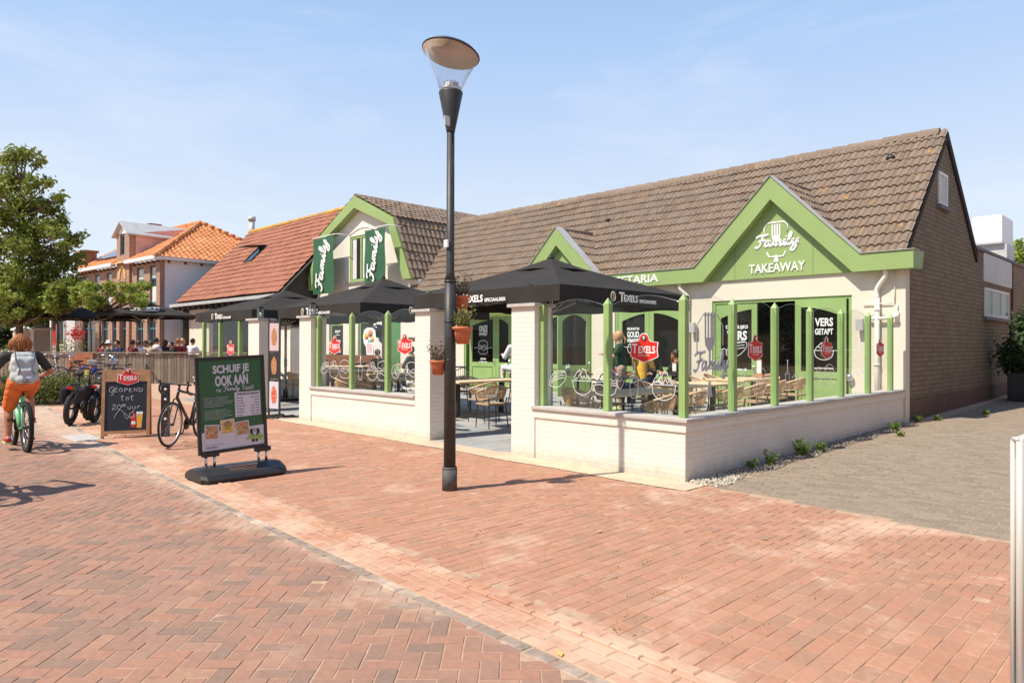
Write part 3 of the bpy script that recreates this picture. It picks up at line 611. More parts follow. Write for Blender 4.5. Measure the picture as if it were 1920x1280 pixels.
while x<-.37:
    T=Matrix.Translation((x,RY,RZ-.015))@Euler((random.uniform(-.03,.03),random.uniform(-.02,.02)-.03,random.uniform(-.015,.015))).to_matrix().to_4x4()
    prof=[(-.15,-.11),(-.12,-.02),(-.07,.045),(0,.07),(.07,.045),(.12,-.02),(.15,-.11)]
    n=len(prof); vs=[(0,a*1.12,b*1.15+.015) for a,b in prof]+[(.40,a*.92,b*.86) for a,b in prof]; rg.add(vs,[(i,i+1,n+i+1,n+i) for i in range(n-1)]+[tuple(range(n))]+[tuple(range(2*n-1,n-1,-1))],T)
    x+=.395
rg.build('ridge','tile_grey',roof,True)
for (px,py) in ((1286,363),(1508,325),(1098,402)):
    pass
# verge boards at the gable
vg=MB()
for (a,b) in (((8.0,3.46),(10.95,6.42)),((10.95,6.42),(13.72,3.88))):
    d=Vector((0,b[0]-a[0],b[1]-a[1])); vg.prism([(a[0],a[1]-.16),(b[0],b[1]-.16),(b[0],b[1]),(a[0],a[1])],.005,.05,'yz')
vg.build('verge_board','dark_gap',B,True)
# small black roof vents
for (x,f) in ((-3.75,.72),(-.95,.80),(-8.6,.62)):
    p=Vector((x,7.86+(RY-7.86)*f,3.40+(RZ-3.40)*f)); v=MB(); v.ball(p+Vector((0,-.02,.03)),(.1,.08,.07)); v.build('roof_vent','black_metal',roof,True)
# ---- fascia with two pointed gables
F0,F1=7.74,7.985; ZT,ZBt=3.46,3.10
def fseg(mb,poly): mb.prism(poly,F0,F1,'xz')
LX=-15.7
pedb=dict(xc=-2.61,za=5.34,zi=4.82,lo=-4.49,li=-4.27,ro=-.73,ri=-.88)
peds=dict(xc=-8.91,za=4.95,zi=4.43,lo=-10.4,li=-10.22,ro=-7.42,ri=-7.58)
fa=[]
def one(p): 
    return [[(p['lo'],ZT),(p['li'],ZBt),(p['xc'],p['zi']),(p['xc'],p['za'])],[(p['xc'],p['za']),(p['xc'],p['zi']),(p['ri'],ZBt),(p['ro'],ZT)]]
segs=[[(LX,ZT),(LX,ZBt),(peds['li'],ZBt),(peds['lo'],ZT)]]+one(peds)+[[(peds['ro'],ZT),(peds['ri'],ZBt),(pedb['li'],ZBt),(pedb['lo'],ZT)]]+one(pedb)+[[(pedb['ro'],ZT),(pedb['ri'],ZBt),(.24,ZBt),(.24,ZT)]]
fm=MB()
for i,s_ in enumerate(segs): fseg(fm,s_)
fm.prism([(F1-.002,ZT),(F1-.002,ZBt),(8.32,ZBt+.02),(8.42,ZT)],.06,.239,'yz')
fascia=fm.build('fascia','green_board',B,True)
lip=MB()
def lipseg(a,b): 
    d=Vector((b[0]-a[0],0,b[1]-a[1])); L_=d.length; d.normalize(); n=Vector((-d.z,0,d.x)); 
    A=Vector((a[0],0,a[1]))+n*.002;Bv=Vector((b[0],0,b[1]))+n*.002; lip.add([(A.x,F0-.03,A.z),(Bv.x,F0-.03,Bv.z),(Bv.x,F1+.05,Bv.z),(A.x,F1+.05,A.z),(A.x+n.x*.009,F0-.03,A.z+n.z*.009),(Bv.x+n.x*.009,F0-.03,Bv.z+n.z*.009),(Bv.x+n.x*.009,F1+.05,Bv.z+n.z*.009),(A.x+n.x*.009,F1+.05,A.z+n.z*.009)],[(0,3,2,1),(4,5,6,7),(0,1,5,4),(1,2,6,5),(2,3,7,6),(3,0,4,7)])
P_=[(LX,ZT),(peds['lo'],ZT),(peds['xc'],peds['za']),(peds['ro'],ZT),(pedb['lo'],ZT),(pedb['xc'],pedb['za']),(pedb['ro'],ZT),(.27,ZT)]
for a,b in zip(P_,P_[1:]): lipseg(a,b)
lip.build('fascia_trim','zinc',fascia,True)
for p in (peds,pedb):
    pn=MB(); pn.prism([(p['lo']-.1,ZBt+.015),(p['ro']+.1,ZBt+.015),(p['ro']+.1,ZT-.05),(p['xc'],p['zi']+.35),(p['lo']-.1,ZT-.05)],7.945,7.996,'xz'); panel=pn.build('gable_panel','green_board',B,True)
for x,zt in ((-3.55,3.95),(-1.75,4.0)): MB().box((x-.004,7.941,ZBt+.03),(x+.004,7.944,zt)).build('panel_joint','green_dark',panel,True)
# dormer roofs behind the two gables
dr=MB()
for p in (pedb,peds):
    dr=MB(); za=p['za']-.05; yb=7.86+(za-3.40)+.1; L_=yb-F1; hw=p['ro']-p['xc']+.05
    for sgn in (1,-1):
        dv_=Vector((sgn,0,-1)).normalized(); rl=math.hypot(hw,hw); rr=max(3,int(rl/.33)); e=rl/rr
        o_=Vector((p['xc']+sgn*hw,F1+.05,za-hw)); 
        def cl(c,p=p,za=za): return c.y<7.86+(c.z-3.40)+.12
        tiles(dr,o_,(0,1,0),(-sgn,0,1),int(L_/.15)+1,rr,.15,e,clip=cl)
    dr.build('dormer_roof','tile_grey',B,True)
for p in (pedb,peds):
    za=p['za']-.02; vf=MB(); vf.tube([(p['xc'],F1+.02,za-.02),(p['xc'],7.86+(za-3.40)+.05,za-.02)],.07,8); vf.build('dormer_ridge','tile_grey',B,True)
# signs
sg=MB(); T=frame_T((-2.555,7.938,3.33),(1,0,0)); text(sg,'TAKEAWAY',T,w=1.28,h=.2,bold=.01,depth=.03); 
sg.build('takeaway_letters','white_print',panel,True)
T=frame_T((-2.55,7.935,3.88),(1,0,0)); lg=MB(); family(lg,T,1.02,.068); lg2=MB(); fork(lg2,frame_T((-2.56,7.938,3.98),(1,0,0)),.62,.02)
rr=[frame_T((-2.56,7.938,3.9),(1,0,0))@Vector((x,y,0)) for x,y in [(-.26,.05),(-.28,.33),(-.2,.43),(.18,.43),(.26,.35),(.25,.2)]]; lg2.tube(rr,.018,6,flat=(0,-1,0))
rr=[frame_T((-2.56,7.938,3.9),(1,0,0))@Vector((x,y,0)) for x,y in [(-.22,-.22),(-.16,-.33),(.16,-.33),(.22,-.22)]]; lg2.tube(rr,.018,6,flat=(0,-1,0))
lg.build('family_letters','white_print',panel,True); lg2.build('fork_emblem','white_print',panel,True)
# dark heart of the letters
sg=MB(); T=frame_T((-6.42,7.736,3.28),(1,0,0)); text(sg,'CAFETARIA',T,w=1.75,h=.2,bold=.01,depth=.03,x=.05); sg.build('cafetaria_letters','white_print',fascia,True)
# ---- doors
def arch_poly(x0,x1,z0,zs,zt,n=8,side=0):
    """opening outline with a cambered head. side -1/+1: half arch rising to the other side"""
    out=[(x0,z0),(x1,z0)]
    for i in range(n+1):
        t=i/n; x=x1+(x0-x1)*t; u=(1-t)
        if side==0: z=zs+(zt-zs)*(1-(2*t-1)**2)
        elif side>0: z=zs+(zt-zs)*(1-(1-u)**1.5)
        else: z=zs+(zt-zs)*(1-(1-t)**1.8)
        out.append((x,z))
    return out
def leafdoor(D,x0,x1,zb,zt,y,side=0,T=None,glass='door_glass'):
    st=.13; gz0=zb+.95; zs=zt-.34; zt2=zt-.15; m=MB()
    m.box((x0,y,zb),(x0+st,y+.05,zt),T); m.box((x1-st,y,zb),(x1,y+.05,zt),T); m.box((x0+st,y,zb),(x1-st,y+.05,zb+.15),T); m.box((x0+st,y,gz0-.14),(x1-st,y+.05,gz0),T)
    m.box((x0+st,y+.02,zb+.15),(x1-st,y+.04,gz0-.14),T); m.box((x0+st+.05,y+.008,zb+.2),(x1-st-.05,y+.02,gz0-.19),T)
    ap=arch_poly(x0+st,x1-st,gz0,zs,zt2,8,side)[2:]
    for a,b in zip(ap,ap[1:]): m.prism([(b[0],b[1]),(a[0],a[1]),(a[0],zt),(b[0],zt)],y,y+.05,'xz',T)
    d=m.build('door','green_paint',D,True); MB().box((x0+st,y+.03,gz0),(x1-st,y+.036,zt-.1),T).build('pane',glass,d,True)
    h=MB(); h.tube([T@Vector(q) if T else q for q in [(x1-.06,y-.04,gz0-.05),(x1-.06,y-.04,gz0+.1)]],.012,6); h.build('handle','chrome',d,True); return d
def frame(D,x0,x1,zt,y,z0=0,mat='green_paint',t=.07):
    m=MB(); m.box((x0,y,z0),(x0+t,y+.12,zt)); m.box((x1-t,y,z0),(x1,y+.12,zt)); m.box((x0+t,y,zt-t),(x1-t,y+.12,zt)); return m.build('door_frame',mat,D,True)
fr=[frame(B,a,b,z,YF+.03) for (a,b,_,z) in DO]
D1b=leafdoor(B,-12.95,-11.7,.1,2.56,8.05,side=1); D1=leafdoor(B,-11.69,-11.0,.1,2.56,8.05,side=-1)
D2=leafdoor(B,-9.92,-8.9,.1,2.58,8.05,side=1)
Tf=Matrix.Translation((-7.86,8.03,0))@Euler((0,0,R(68))).to_matrix().to_4x4()@Matrix.Translation((7.86,-8.03,0)); leafdoor(B,-8.88,-7.88,.1,2.58,8.03,T=Tf)
D3=leafdoor(B,-6.96,-5.98,.1,2.57,8.05,side=1); D3b=leafdoor(B,-5.97,-4.99,.1,2.57,8.05,side=-1)
D4=leafdoor(B,-4.09,-3.06,.1,2.58,8.05,side=1); D5=leafdoor(B,-2.15,-1.08,.1,2.58,7.97,side=-1)
def pr(parent,txts,cx,y,mat='white_print'):
    m=MB()
    for (s,z,w_,h_) in txts: text(m,s,frame_T((cx,y,z),(1,0,0)),w=w_,h=h_,bold=.035,depth=.003)
    return m.build('door_print',mat,parent,True)
pr(D1b,[('ONZE',2.12,.4,.2),('FAVORIET',1.95,.4,.11),('ook met',1.16,.26,.06),('ei, lekker of vega',1.06,.36,.05)],-12.28,8.045)
pr(D3,[('KROKANT EN',2.03,.38,.07),('GOUD',1.88,.38,.16),('GEBAKKEN',1.73,.38,.09)],-6.47,8.045)
pr(D4,[('DAGELIJKS',2.02,.55,.1),('VERS',1.83,.5,.22),('smaakt beter als',1.05,.5,.07)],-3.55,8.045)
pr(D5,[('VERS',2.1,.38,.18),('GETAPT',1.9,.38,.13),('een lekker koud biertje',1.12,.4,.05)],-1.53,7.965)
def ln(mb,T,pts,r=.006,n=4,closed=False,flat=(0,-1,0)): mb.tube([T@p for p in spl(pts,n,closed)],r,5,closed=closed,flat=flat)
def burger(mb,T,s,r=.006):
    ln(mb,T,[(-.5*s,.1*s),(-.42*s,.38*s),(0,.5*s),(.42*s,.38*s),(.5*s,.1*s)],r); ln(mb,T,[(-.5*s,.1*s),(-.3*s,.16*s),(-.1*s,.05*s),(.15*s,.17*s),(.35*s,.05*s),(.5*s,.1*s)],r)
    ln(mb,T,[(-.52*s,-.02*s),(0,.0),(.52*s,-.04*s)],r); ln(mb,T,[(-.52*s,-.14*s),(-.2*s,-.1*s),(.1*s,-.22*s),(.3*s,-.1*s),(.52*s,-.14*s)],r); ln(mb,T,[(-.5*s,-.2*s),(-.4*s,-.42*s),(0,-.48*s),(.4*s,-.42*s),(.5*s,-.2*s)],r)
def wrap_(mb,T,s,r=.006):
    ln(mb,T,[(-.5*s,-.25*s),(-.45*s,.05*s),(-.1*s,.32*s),(.4*s,.38*s),(.5*s,.2*s),(.35*s,-.05*s),(0,-.3*s)],r,closed=True)
    for k in (0,.12,.24): ln(mb,T,[(-.42*s,-.2*s+k*s*.5),(-.05*s,.02*s+k*s),(.4*s,.12*s+k*s)],r)
def bowl(mb,T,s,r=.006):
    ln(mb,T,[(-.5*s,0),(-.4*s,-.35*s),(0,-.5*s),(.4*s,-.35*s),(.5*s,0)],r); ln(mb,T,[(-.55*s,0),(.55*s,0)],r)
    rgx=random.Random(3); ln(mb,T,[(-.45*s+.09*s*i,(.08+.32*math.sin(math.pi*i/10)+rgx.uniform(-.1,.1))*s) for i in range(11)],r); ln(mb,T,[(-.4*s+.1*s*i,(.04+.2*rgx.random())*s) for i in range(9)],r)
dl=MB(); T=frame_T((-12.28,8.04,1.52),(1,0,0)); burger(dl,T,.44,.009); ln(dl,T,[(-.42,-.02),(-.24,0)],.008); ln(dl,T,[(.24,-.02),(.42,0)],.008); dl.build('burger_drawing','white_print',D1b,True)
dl=MB(); T=frame_T((-3.55,8.04,1.5),(1,0,0)); wrap_(dl,T,.5,.008); ln(dl,T,[(-.42,0),(-.3,.02),(-.24,-.08)],.008); dl.build('wrap_drawing','white_print',D4,True)
dl=MB(); T=frame_T((-1.53,7.96,1.5),(1,0,0)); bowl(dl,T,.4,.008); ln(dl,T,[(-.34,0),(.34,0)],.006); dl.build('bowl_drawing','white_print',D5,True)
dl=MB(); T=frame_T((-6.47,8.04,1.55),(1,0,0)); bowl(dl,T,.36,.008); ln(dl,T,[(-.4,.02),(-.2,.0)],.007); dl.build('snack_drawing','white_print',D3,True)
# interior
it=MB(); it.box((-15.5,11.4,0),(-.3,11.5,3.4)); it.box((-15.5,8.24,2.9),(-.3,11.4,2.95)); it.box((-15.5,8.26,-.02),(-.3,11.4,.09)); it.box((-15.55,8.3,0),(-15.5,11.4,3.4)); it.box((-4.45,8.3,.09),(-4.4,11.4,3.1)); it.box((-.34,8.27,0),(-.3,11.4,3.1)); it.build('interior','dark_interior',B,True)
ct=MB(); ct.box((-10.2,9.4,.1),(-5.3,9.9,1.15)); ct.build('counter','dark_wood',B,True)
MB().box((-9.4,9.36,.35),(-8.5,9.398,1.0)).build('counter_poster','logo_red',B,True)
# wall lamps, pipes
for x,z in ((-13.6,2.02),(-10.42,2.02),(-4.62,2.03),(-.78,2.03)):
    l=MB().box((x-.07,7.84,z-.12),(x+.07,7.93,z+.12),bev=.008).build('wall_lamp','zinc',B,True); MB().box((x-.035,7.93,z-.06),(x+.035,8.0,z+.06)).build('bracket','coping_dark',l,True)
dp=MB(); dp.tube(spl([(-.3,7.86,3.12),(-.3,7.86,2.98),(-.47,7.93,2.74),(-.47,7.93,2.55)],4),.048,10); dp.tube([(-.47,7.93,2.56),(-.47,7.93,.1)],.048,10); 
for z in (2.3,1.2): dp.tube([(-.47,7.93,z),(-.47,7.93,z+.05)],.058,10)
dp.tube(spl([(-4.95,7.84,3.12),(-4.93,7.84,2.98),(-4.78,7.93,2.8),(-4.78,7.93,2.6)],3),.045,8); dp.tube([(-4.78,7.93,2.6),(-4.78,7.93,.1)],.045,8); dp.build('downpipe','cream_frame',B,True)
cb=MB(); cb.tube([(-.16,7.98,3.1),(-.16,7.98,2.42)],.012,6); cb.tube([(-.12,7.97,2.42),(-.12,7.97,2.2)],.02,6); cb.tube(spl([(-.1,7.9,2.2),(-.2,7.9,2.16),(-.62,7.92,2.14)],4),.03,8); cb.tube([(-.75,7.96,2.45),(-.2,7.96,2.45)],.014,6); cb.tube([(-.12,7.97,2.06),(-.12,7.97,2.28)],.04,8); cb.build('gas_pipe','cream_frame',B,True)
MB().ball((-1.0,7.93,.95),(.07,.06,.08)).build('tap','chrome',B,True)
# =====================  GAMBREL HOUSE ====================================
G=thing('gambrel_house','white brick house with green trimmed gambrel gable and grey tiles','house',(-19.6,8.15,.17))
gy=8.15
ap=(-19.55,7.42); shr=(-16.95,6.25); lor=(-15.85,3.95); shl=(-22.2,6.1); lol=(-23.4,3.9)
GW=[(-20.36,-18.46,4.1,5.92)]; GO=[(-21.95,-20.85,.9,2.7),(-19.75,-18.65,.95,2.75),(-17.9,-16.9,.17,2.6)]
w=MB(); wall_open(w,-22.9,-15.75,0,3.95,GO,gy,gy+.2); 
for (a,b,c,d) in ((-22.9,-20.36,0,0),(-18.46,-16.1,0,0)): pass
xs=[(-22.9,3.95,3.95),(-22.1,3.95,6.0),(-20.36,3.95,6.98)]
w.prism([(-22.9,3.95),(-20.36,3.95),(-20.36,6.95),(-22.15,6.0)],gy,gy+.2); w.prism([(-18.46,3.95),(-16.1,3.95),(-17.05,6.15),(-18.46,6.85)],gy,gy+.2); w.prism([(-20.36,3.95),(-18.46,3.95),(-18.46,4.1),(-20.36,4.1)],gy,gy+.2); w.prism([(-20.36,5.92),(-18.46,5.92),(-18.46,6.85),(-19.55,7.38),(-20.36,6.95)],gy,gy+.2)
w.prism([(gy+.2,0),(17,0),(17,3.9),(gy+.2,3.9)],-15.75,-15.95,'yz'); w.build('front_wall','white_brick',G,True)
w=MB(); w.prism([(gy+.2,0),(20,0),(20,4.0),(gy+.2,4.0)],-22.9,-22.7,'yz'); w.prism([(gy+.21,3.9),(20,3.9),(20,6.0),(gy+.21,6.0)],-22.4,-22.5,'yz'); w.build('side_wall','black_wood',G,True)
bb=MB(); t_=.38
OUT=[lol,shl,ap,shr,lor]; INN=[(lol[0]+.5,lol[1]),(shl[0]+.36,shl[1]-.18),(ap[0],ap[1]-.47),(shr[0]-.33,shr[1]-.2),(lor[0]-.48,lor[1])]
for i in range(4): bb.prism([OUT[i],INN[i],INN[i+1],OUT[i+1]],gy-.33,gy-.003,'xz')
barge=bb.build('barge_board','green_board',G,True)
rt=MB(); yb=16.5
def gslope(p,q,nr):
    d=Vector((q[0]-p[0],0,q[1]-p[1])); e=d.length/nr; tiles(rt,(p[0],gy-.3,p[1]+.03),(0,1,0),d.normalized(),int((yb-gy+.3)/.22),nr,.22,e,amp=.04)
gslope((lor[0]+.02,lor[1]),(shr[0]+.02,shr[1]+.02),7); gslope((shr[0]+.1,shr[1]-.02),ap,8); gslope((shl[0]-.1,shl[1]),ap,8)
groof=rt.build('roof','tile_grey',G,True)
u=MB(); 
for i in range(4): u.add([(OUT[i][0],gy-.3,OUT[i][1]-.02),(OUT[i+1][0],gy-.3,OUT[i+1][1]-.02),(OUT[i+1][0],yb,OUT[i+1][1]-.02),(OUT[i][0],yb,OUT[i][1]-.02)],[(0,1,2,3)])
u.build('roof_underlay','dark_gap',G,True)
rg=MB(); y=gy-.3
while y<yb:
    T=Matrix.Translation((ap[0],y,ap[1]+.01)); prof=[(-.14,-.08),(-.08,.04),(0,.09),(.08,.04),(.14,-.08)]; n=5
    rg.add([(a,0,b) for a,b in prof]+[(a*.9,.4,b*.85) for a,b in prof],[(i,i+1,n+i+1,n+i) for i in range(n-1)]+[tuple(range(n))],T); y+=.39
rg.build('ridge','tile_grey',groof,True)
def swin(P,x0,x1,z0,z1,y,mat,glass,mull=(),trans=(),fw=.07,curt=True,name='window'):
    f=MB(); f.box((x0,y,z0),(x1,y+.08,z0+fw)); f.box((x0,y,z1-fw),(x1,y+.08,z1)); f.box((x0,y,z0+fw),(x0+fw,y+.08,z1-fw)); f.box((x1-fw,y,z0+fw),(x1,y+.08,z1-fw))
    for m in mull: f.box((m-fw/2,y+.002,z0+fw),(m+fw/2,y+.078,z1-fw))
    for z in trans: f.box((x0+fw,y+.004,z-fw/2),(x1-fw,y+.076,z+fw/2))
    fo=f.build(name,mat,P,True); MB().box((x0+fw*.5,y+.04,z0+fw*.5),(x1-fw*.5,y+.05,z1-fw*.5)).build('pane',glass,fo,True)
    return fo
wi=swin(G,-20.36,-18.46,4.1,5.92,gy+.03,'green_paint','window_dark',mull=(-19.6,),fw=.1)
MB().box((-19.5,gy+.052,4.22),(-18.6,gy+.066,5.8)).build('blind','curtain',wi,True); MB().box((-20.24,gy+.052,4.22),(-19.95,gy+.066,5.8)).build('curtain','curtain',wi,True)
MB().box((-20.5,gy-.06,4.0),(-18.35,gy+.03,4.09)).build('sill','coping_dark',wi,True)
am=MB(); am.tube([(x,gy-.01,5.98+.22*math.sin(math.pi*(x+20.4)/1.98)) for x in np.linspace(-20.4,-18.42,12)],.022,6); am.build('arch_moulding','white_brick',G,True)
for (a,b,c,d) in GO[:2]: 
    o_=swin(G,a,b,c,d,gy+.08,'green_paint','window_dark',trans=(d-.28,),fw=.08)
pr(G,[('ENJOY',2.12,.42,.14),('lekker eten',2.0,.3,.05),('FOOD',1.72,.4,.14),('lekker samen',1.1,.4,.05),('SHARING',1.32,.44,.12)],-21.35,gy+.06)
dd=MB(); dd.box((-17.9,gy+.05,.17),(-17.0,gy+.1,2.6)); dd.build('shop_door','green_dark',G,True)
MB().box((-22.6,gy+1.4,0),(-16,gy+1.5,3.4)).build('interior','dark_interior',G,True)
# banners hang on brackets
def banner(x,y,z0,z1,wid,lab):
    t=thing('banner',lab,'banner',(x,y,z0),0,'green banners on the white gable')
    MB().tube([(-wid/2-.08,0,z1-z0+.05),(wid/2+.22,.0,z1-z0+.05),(wid/2+.3,.5,z1-z0+.05)],.018,6).build('bracket','white_paint',t)
    n=14; vs=[];
    for i in range(n+1):
        for j in range(5): vs.append(((j/4-.5)*wid,.02*math.sin(i*.5+j*.7)+.0,(z1-z0)*(1-i/n)))
    fs=[(i*5+j,i*5+j+1,(i+1)*5+j+1,(i+1)*5+j) for i in range(n) for j in range(4)]
    m=MB(); m.add(vs,fs,smooth=True); o=m.build('cloth','print_green',t)
    T=Matrix.Translation((0,-.035,(z1-z0)*.5))@Matrix(((0,-1,0,0),(0,0,-1,0),(1,0,0,0),(0,0,0,1)))
    l=MB(); family(l,T@Euler((0,0,R(-12))).to_matrix().to_4x4(),(z1-z0)*.92,.062); l.build('family_letters','white_print',t)
p=onY(588,450,7.6); q=onY(626,549,7.6); banner((p.x+q.x)/2+.05,7.55,q.z,p.z,abs(q.x-p.x),'left green banner reading Family beside the gable window')
p=onY(684,433,7.3); q=onY(722,530,7.3); banner((p.x+q.x)/2,7.3,q.z,p.z,abs(q.x-p.x),'right green banner reading Family in front of the gable window')
# =====================  BROWN-ROOFED BARN =================================
HB=thing('brown_roofed_house','low dark house with large red-brown tiled roof behind the parasols','house',(-30,8,.2))
hx0,hx1,hy,hz_=-34.7,-22.95,6.5,3.8; ry,rz_=10.5,7.95
rt=MB(); d=Vector((0,ry-hy,rz_-hz_)); tiles(rt,(hx0,hy,hz_),(1,0,0),d.normalized(),int((hx1-hx0)/.24),16,.24,d.length/16,amp=.025,shape='roll',seg=4); hr_=rt.build('roof','tile_brown',HB,True)
rg=MB(); 
for i in range(30): rg.tube([(hx0+i*.39,ry,rz_+.02),(hx0+i*.39+.38,ry,rz_+.0)],[.13,.11],8)
rg.build('ridge','ridge_lichen',hr_,True)
m=MB(); m.prism([(hy+.2,0),(14.4,0),(14.4,3.7),(ry,rz_-.12),(hy+.2,3.85)],hx1-.15,hx1-.35,'yz'); m.prism([(hy+.2,0),(14.4,0),(14.4,3.7),(ry,rz_-.12),(hy+.2,3.85)],hx0+.2,hx0+.4,'yz'); m.box((-26.5,hy+.6,0),(hx1-.35,hy+.7,3.7)); m.add([(hx0,hy+.05,hz_-.05),(hx1,hy+.05,hz_-.05),(hx1,ry,rz_-.08),(hx0,ry,rz_-.08)],[(0,1,2,3)]); m.add([(hx0,14.6,hz_-.05),(hx1,14.6,hz_-.05),(hx1,ry,rz_-.08),(hx0,ry,rz_-.08)],[(0,1,2,3)]); m.build('gable_wall','black_wood',HB,True)
m=MB(); m.box((hx0+.4,hy+.5,0),(-31.6,hy+.7,3.7)); m.build('front_wall','cream_render',HB,True)
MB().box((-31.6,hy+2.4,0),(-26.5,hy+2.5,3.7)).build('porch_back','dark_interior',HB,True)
MB().box((hx0-.2,hy-.28,hz_-.26),(hx1+.1,hy-.06,hz_-.12)).build('gutter','zinc',HB,True)
x=hx0
while x<hx1: MB().box((x,hy-.2,hz_-.42),(x+.12,hy+.5,hz_-.28)).build('rafter_end','black_wood',HB,True); x+=.7
f=.56; p=Vector((-30.1,hy+(ry-hy)*f,hz_+(rz_-hz_)*f)); 
ax=Vector((1,0,0)); vv=d.normalized(); nn=ax.cross(vv); T=Matrix(((ax.x,vv.x,nn.x,p.x),(ax.y,vv.y,nn.y,p.y),(ax.z,vv.z,nn.z,p.z),(0,0,0,1)))
rw=MB(); rw.box((-.45,-.6,.03),(.45,-.5,.1),T); rw.box((-.45,.5,.03),(.45,.6,.1),T); rw.box((-.45,-.5,.03),(-.37,.5,.1),T); rw.box((.37,-.5,.03),(.45,.5,.1),T); rwo=rw.build('roof_window','black_wood',hr_,True)
MB().box((-.37,-.5,.04),(.37,.5,.07),T).build('pane','window_dark',rwo,True)
T2=T@Matrix.Translation((0,.55,.1))@Euler((R(-38),0,0)).to_matrix().to_4x4(); MB().box((-.42,-1.05,0),(.42,0,.05),T2).build('sash','black_wood',rwo,True)
m=MB(); m.tube([(-35.1,10.8,7.4),(-35.1,10.8,8.75)],.16,12); m.tube([(-35.1,10.8,8.72),(-35.1,10.8,8.95)],.22,12); m.build('flue','zinc',HB,True)
# =====================  HOTEL =============================================
ca=R(-175.283); HD=Vector((math.cos(ca),math.sin(ca),0)); HN=Vector((-math.sin(ca),math.cos(ca),0)); 
if HN.y<0: HN=-HN
H0=Vector((-35.94,6.08,0))
TH=Matrix(((HD.x,HN.x,0,H0.x),(HD.y,HN.y,0,H0.y),(0,0,1,0),(0,0,0,1)))   # local: x along front to the left, y back, z up
HT=thing('brick_hotel','two-storey brick corner building with orange hipped roof, blue windows and pink dormer','building',(-40,6,.2))
op=[(.5,1.45,1.2,3.15),(2.1,3.05,1.2,3.15),(4.1,5.05,.5,3.2),(5.55,6.5,1.2,3.2),(7.2,8.1,1.2,3.2),(9.2,11.2,.4,3.25),(.45,1.25,3.8,5.9),(2.05,3.0,3.8,5.9),(6.6,7.4,3.8,5.9),(8.5,9.3,3.8,5.9),(10.4,11.2,3.8,5.9),(4.35,4.9,3.9,5.2)]
w=MB(); wall_open(w,0,12.1,0,6.15,op,0,.25,TH); w.box((3.7,-.14,0),(4.1,-.002,6.15),TH); w.box((5.06,-.14,0),(5.5,-.002,6.15),TH); w.box((4.1,-.14,5.2),(5.06,-.002,6.15),TH)
w.box((3.7,-.14,6.15),(4.35,.2,8.0),TH); w.box((5.0,-.14,6.15),(5.5,.2,8.0),TH); w.box((4.35,-.14,6.15),(5.0,.2,6.75),TH); w.build('front_wall','hotel_brick',HT,True)
w=MB(); w.box((-.01,.26,0),(.2,9,6.2),TH); w.build('side_wall','blue_white',HT,True)
def arch(mb,x0,x1,z,hh,wd,y,T,n=9):
    pts=[((x0+x1)/2-math.cos(math.pi*i/n)*(x1-x0)/2,z+math.sin(math.pi*i/n)*hh) for i in range(n+1)]; po=[((x0+x1)/2-math.cos(math.pi*i/n)*((x1-x0)/2+wd),z+math.sin(math.pi*i/n)*(hh+wd)) for i in range(n+1)]
    for i in range(n): mb.prism([pts[i],po[i],po[i+1],pts[i+1]],y,y+.08,'xz',T)
a=MB(); arch(a,4.3,4.95,5.35,.6,.22,-.19,TH); a.build('arch','arch_brick',HT,True)
for (x0,x1,z0,z1) in op[:6]: a=MB(); arch(a,x0,x1,z1-.32,.3,.14,-.05,TH); a.build('arch','hotel_brick',HT,True)
sp2=MB()
for (x0,x1,z0,z1) in op[:6]:
    n=7
    for s_ in (0,1):
        for i in range(n//2+1):
            t0,t1=math.pi*i/n,math.pi*(i+1)/n; 
            if i==n//2: continue
            xa=(x1-x0)/2*(1-math.cos(t0)); xb=(x1-x0)/2*(1-math.cos(t1)); za=z1-.32+.3*math.sin(t0); zb_=z1-.32+.3*math.sin(t1)
            X=(lambda q: x0+q) if s_==0 else (lambda q: x1-q)
            pl=[(X(xa),za),(X(xb),zb_),(X(xb),z1),(X(xa),z1)]; sp2.prism(pl if s_==0 else pl[::-1],.004,.2,'xz',TH)
sp2.build('arch_infill','hotel_brick',HT,True)
for k,(x0,x1,z0,z1) in enumerate(op+[(4.35,5.0,6.75,7.92)]):
    f=MB(); y=.08 if k<12 else -.05; fw=.07
    f.box((x0,y,z0),(x0+fw,y+.1,z1),TH); f.box((x1-fw,y,z0),(x1,y+.1,z1),TH); f.box((x0+fw,y,z0),(x1-fw,y+.1,z0+fw),TH); f.box((x0+fw,y,z1-fw),(x1-fw,y+.1,z1),TH); zt=z1-(.75 if k<12 else .0); 
    if k<12: f.box((x0+fw,y+.01,zt),(x1-fw,y+.09,zt+.09),TH)
    f.box(((x0+x1)/2-.03,y+.02,z0+fw),((x0+x1)/2+.03,y+.08,zt if k in(2,5) or k>5 else z1-fw),TH)
    fo=f.build('window','blue_frame',HT,True); MB().box((x0+.03,y+.05,z0+.03),(x1-.03,y+.06,z1-.03),TH).build('pane','window_dark',fo,True)
    if k>=6 and k<11: MB().box((x0+.1,y+.012,z0+.1),(x1-.1,y+.03,z0+.95),TH).build('net_curtain','curtain',fo,True); MB().box((x0+.25,y+.012,z1-.66),(x1-.1,y+.03,z1-.1),TH).build('blind','curtain',fo,True)
g_=MB(); g_.box((-.35,-.45,6.15),(3.65,-.18,6.33),TH); g_.box((5.55,-.45,6.15),(12.4,-.18,6.33),TH); g_.box((-.35,-.18,6.15),(-.05,8.6,6.33),TH); g_.build('gutter','white_paint',HT,True)
m=MB()
for x in [i*.62 for i in range(20)]:
    if not 3.5<x<5.4: m.box((x,-.18,6.0),(x+.12,0,6.14),TH)
for y in [i*.9+.4 for i in range(9)]: m.box((-.05+.0,y,6.0),(-.012,y+.14,6.14),TH)
m.build('gutter_bracket','dark_wood',HT,True)
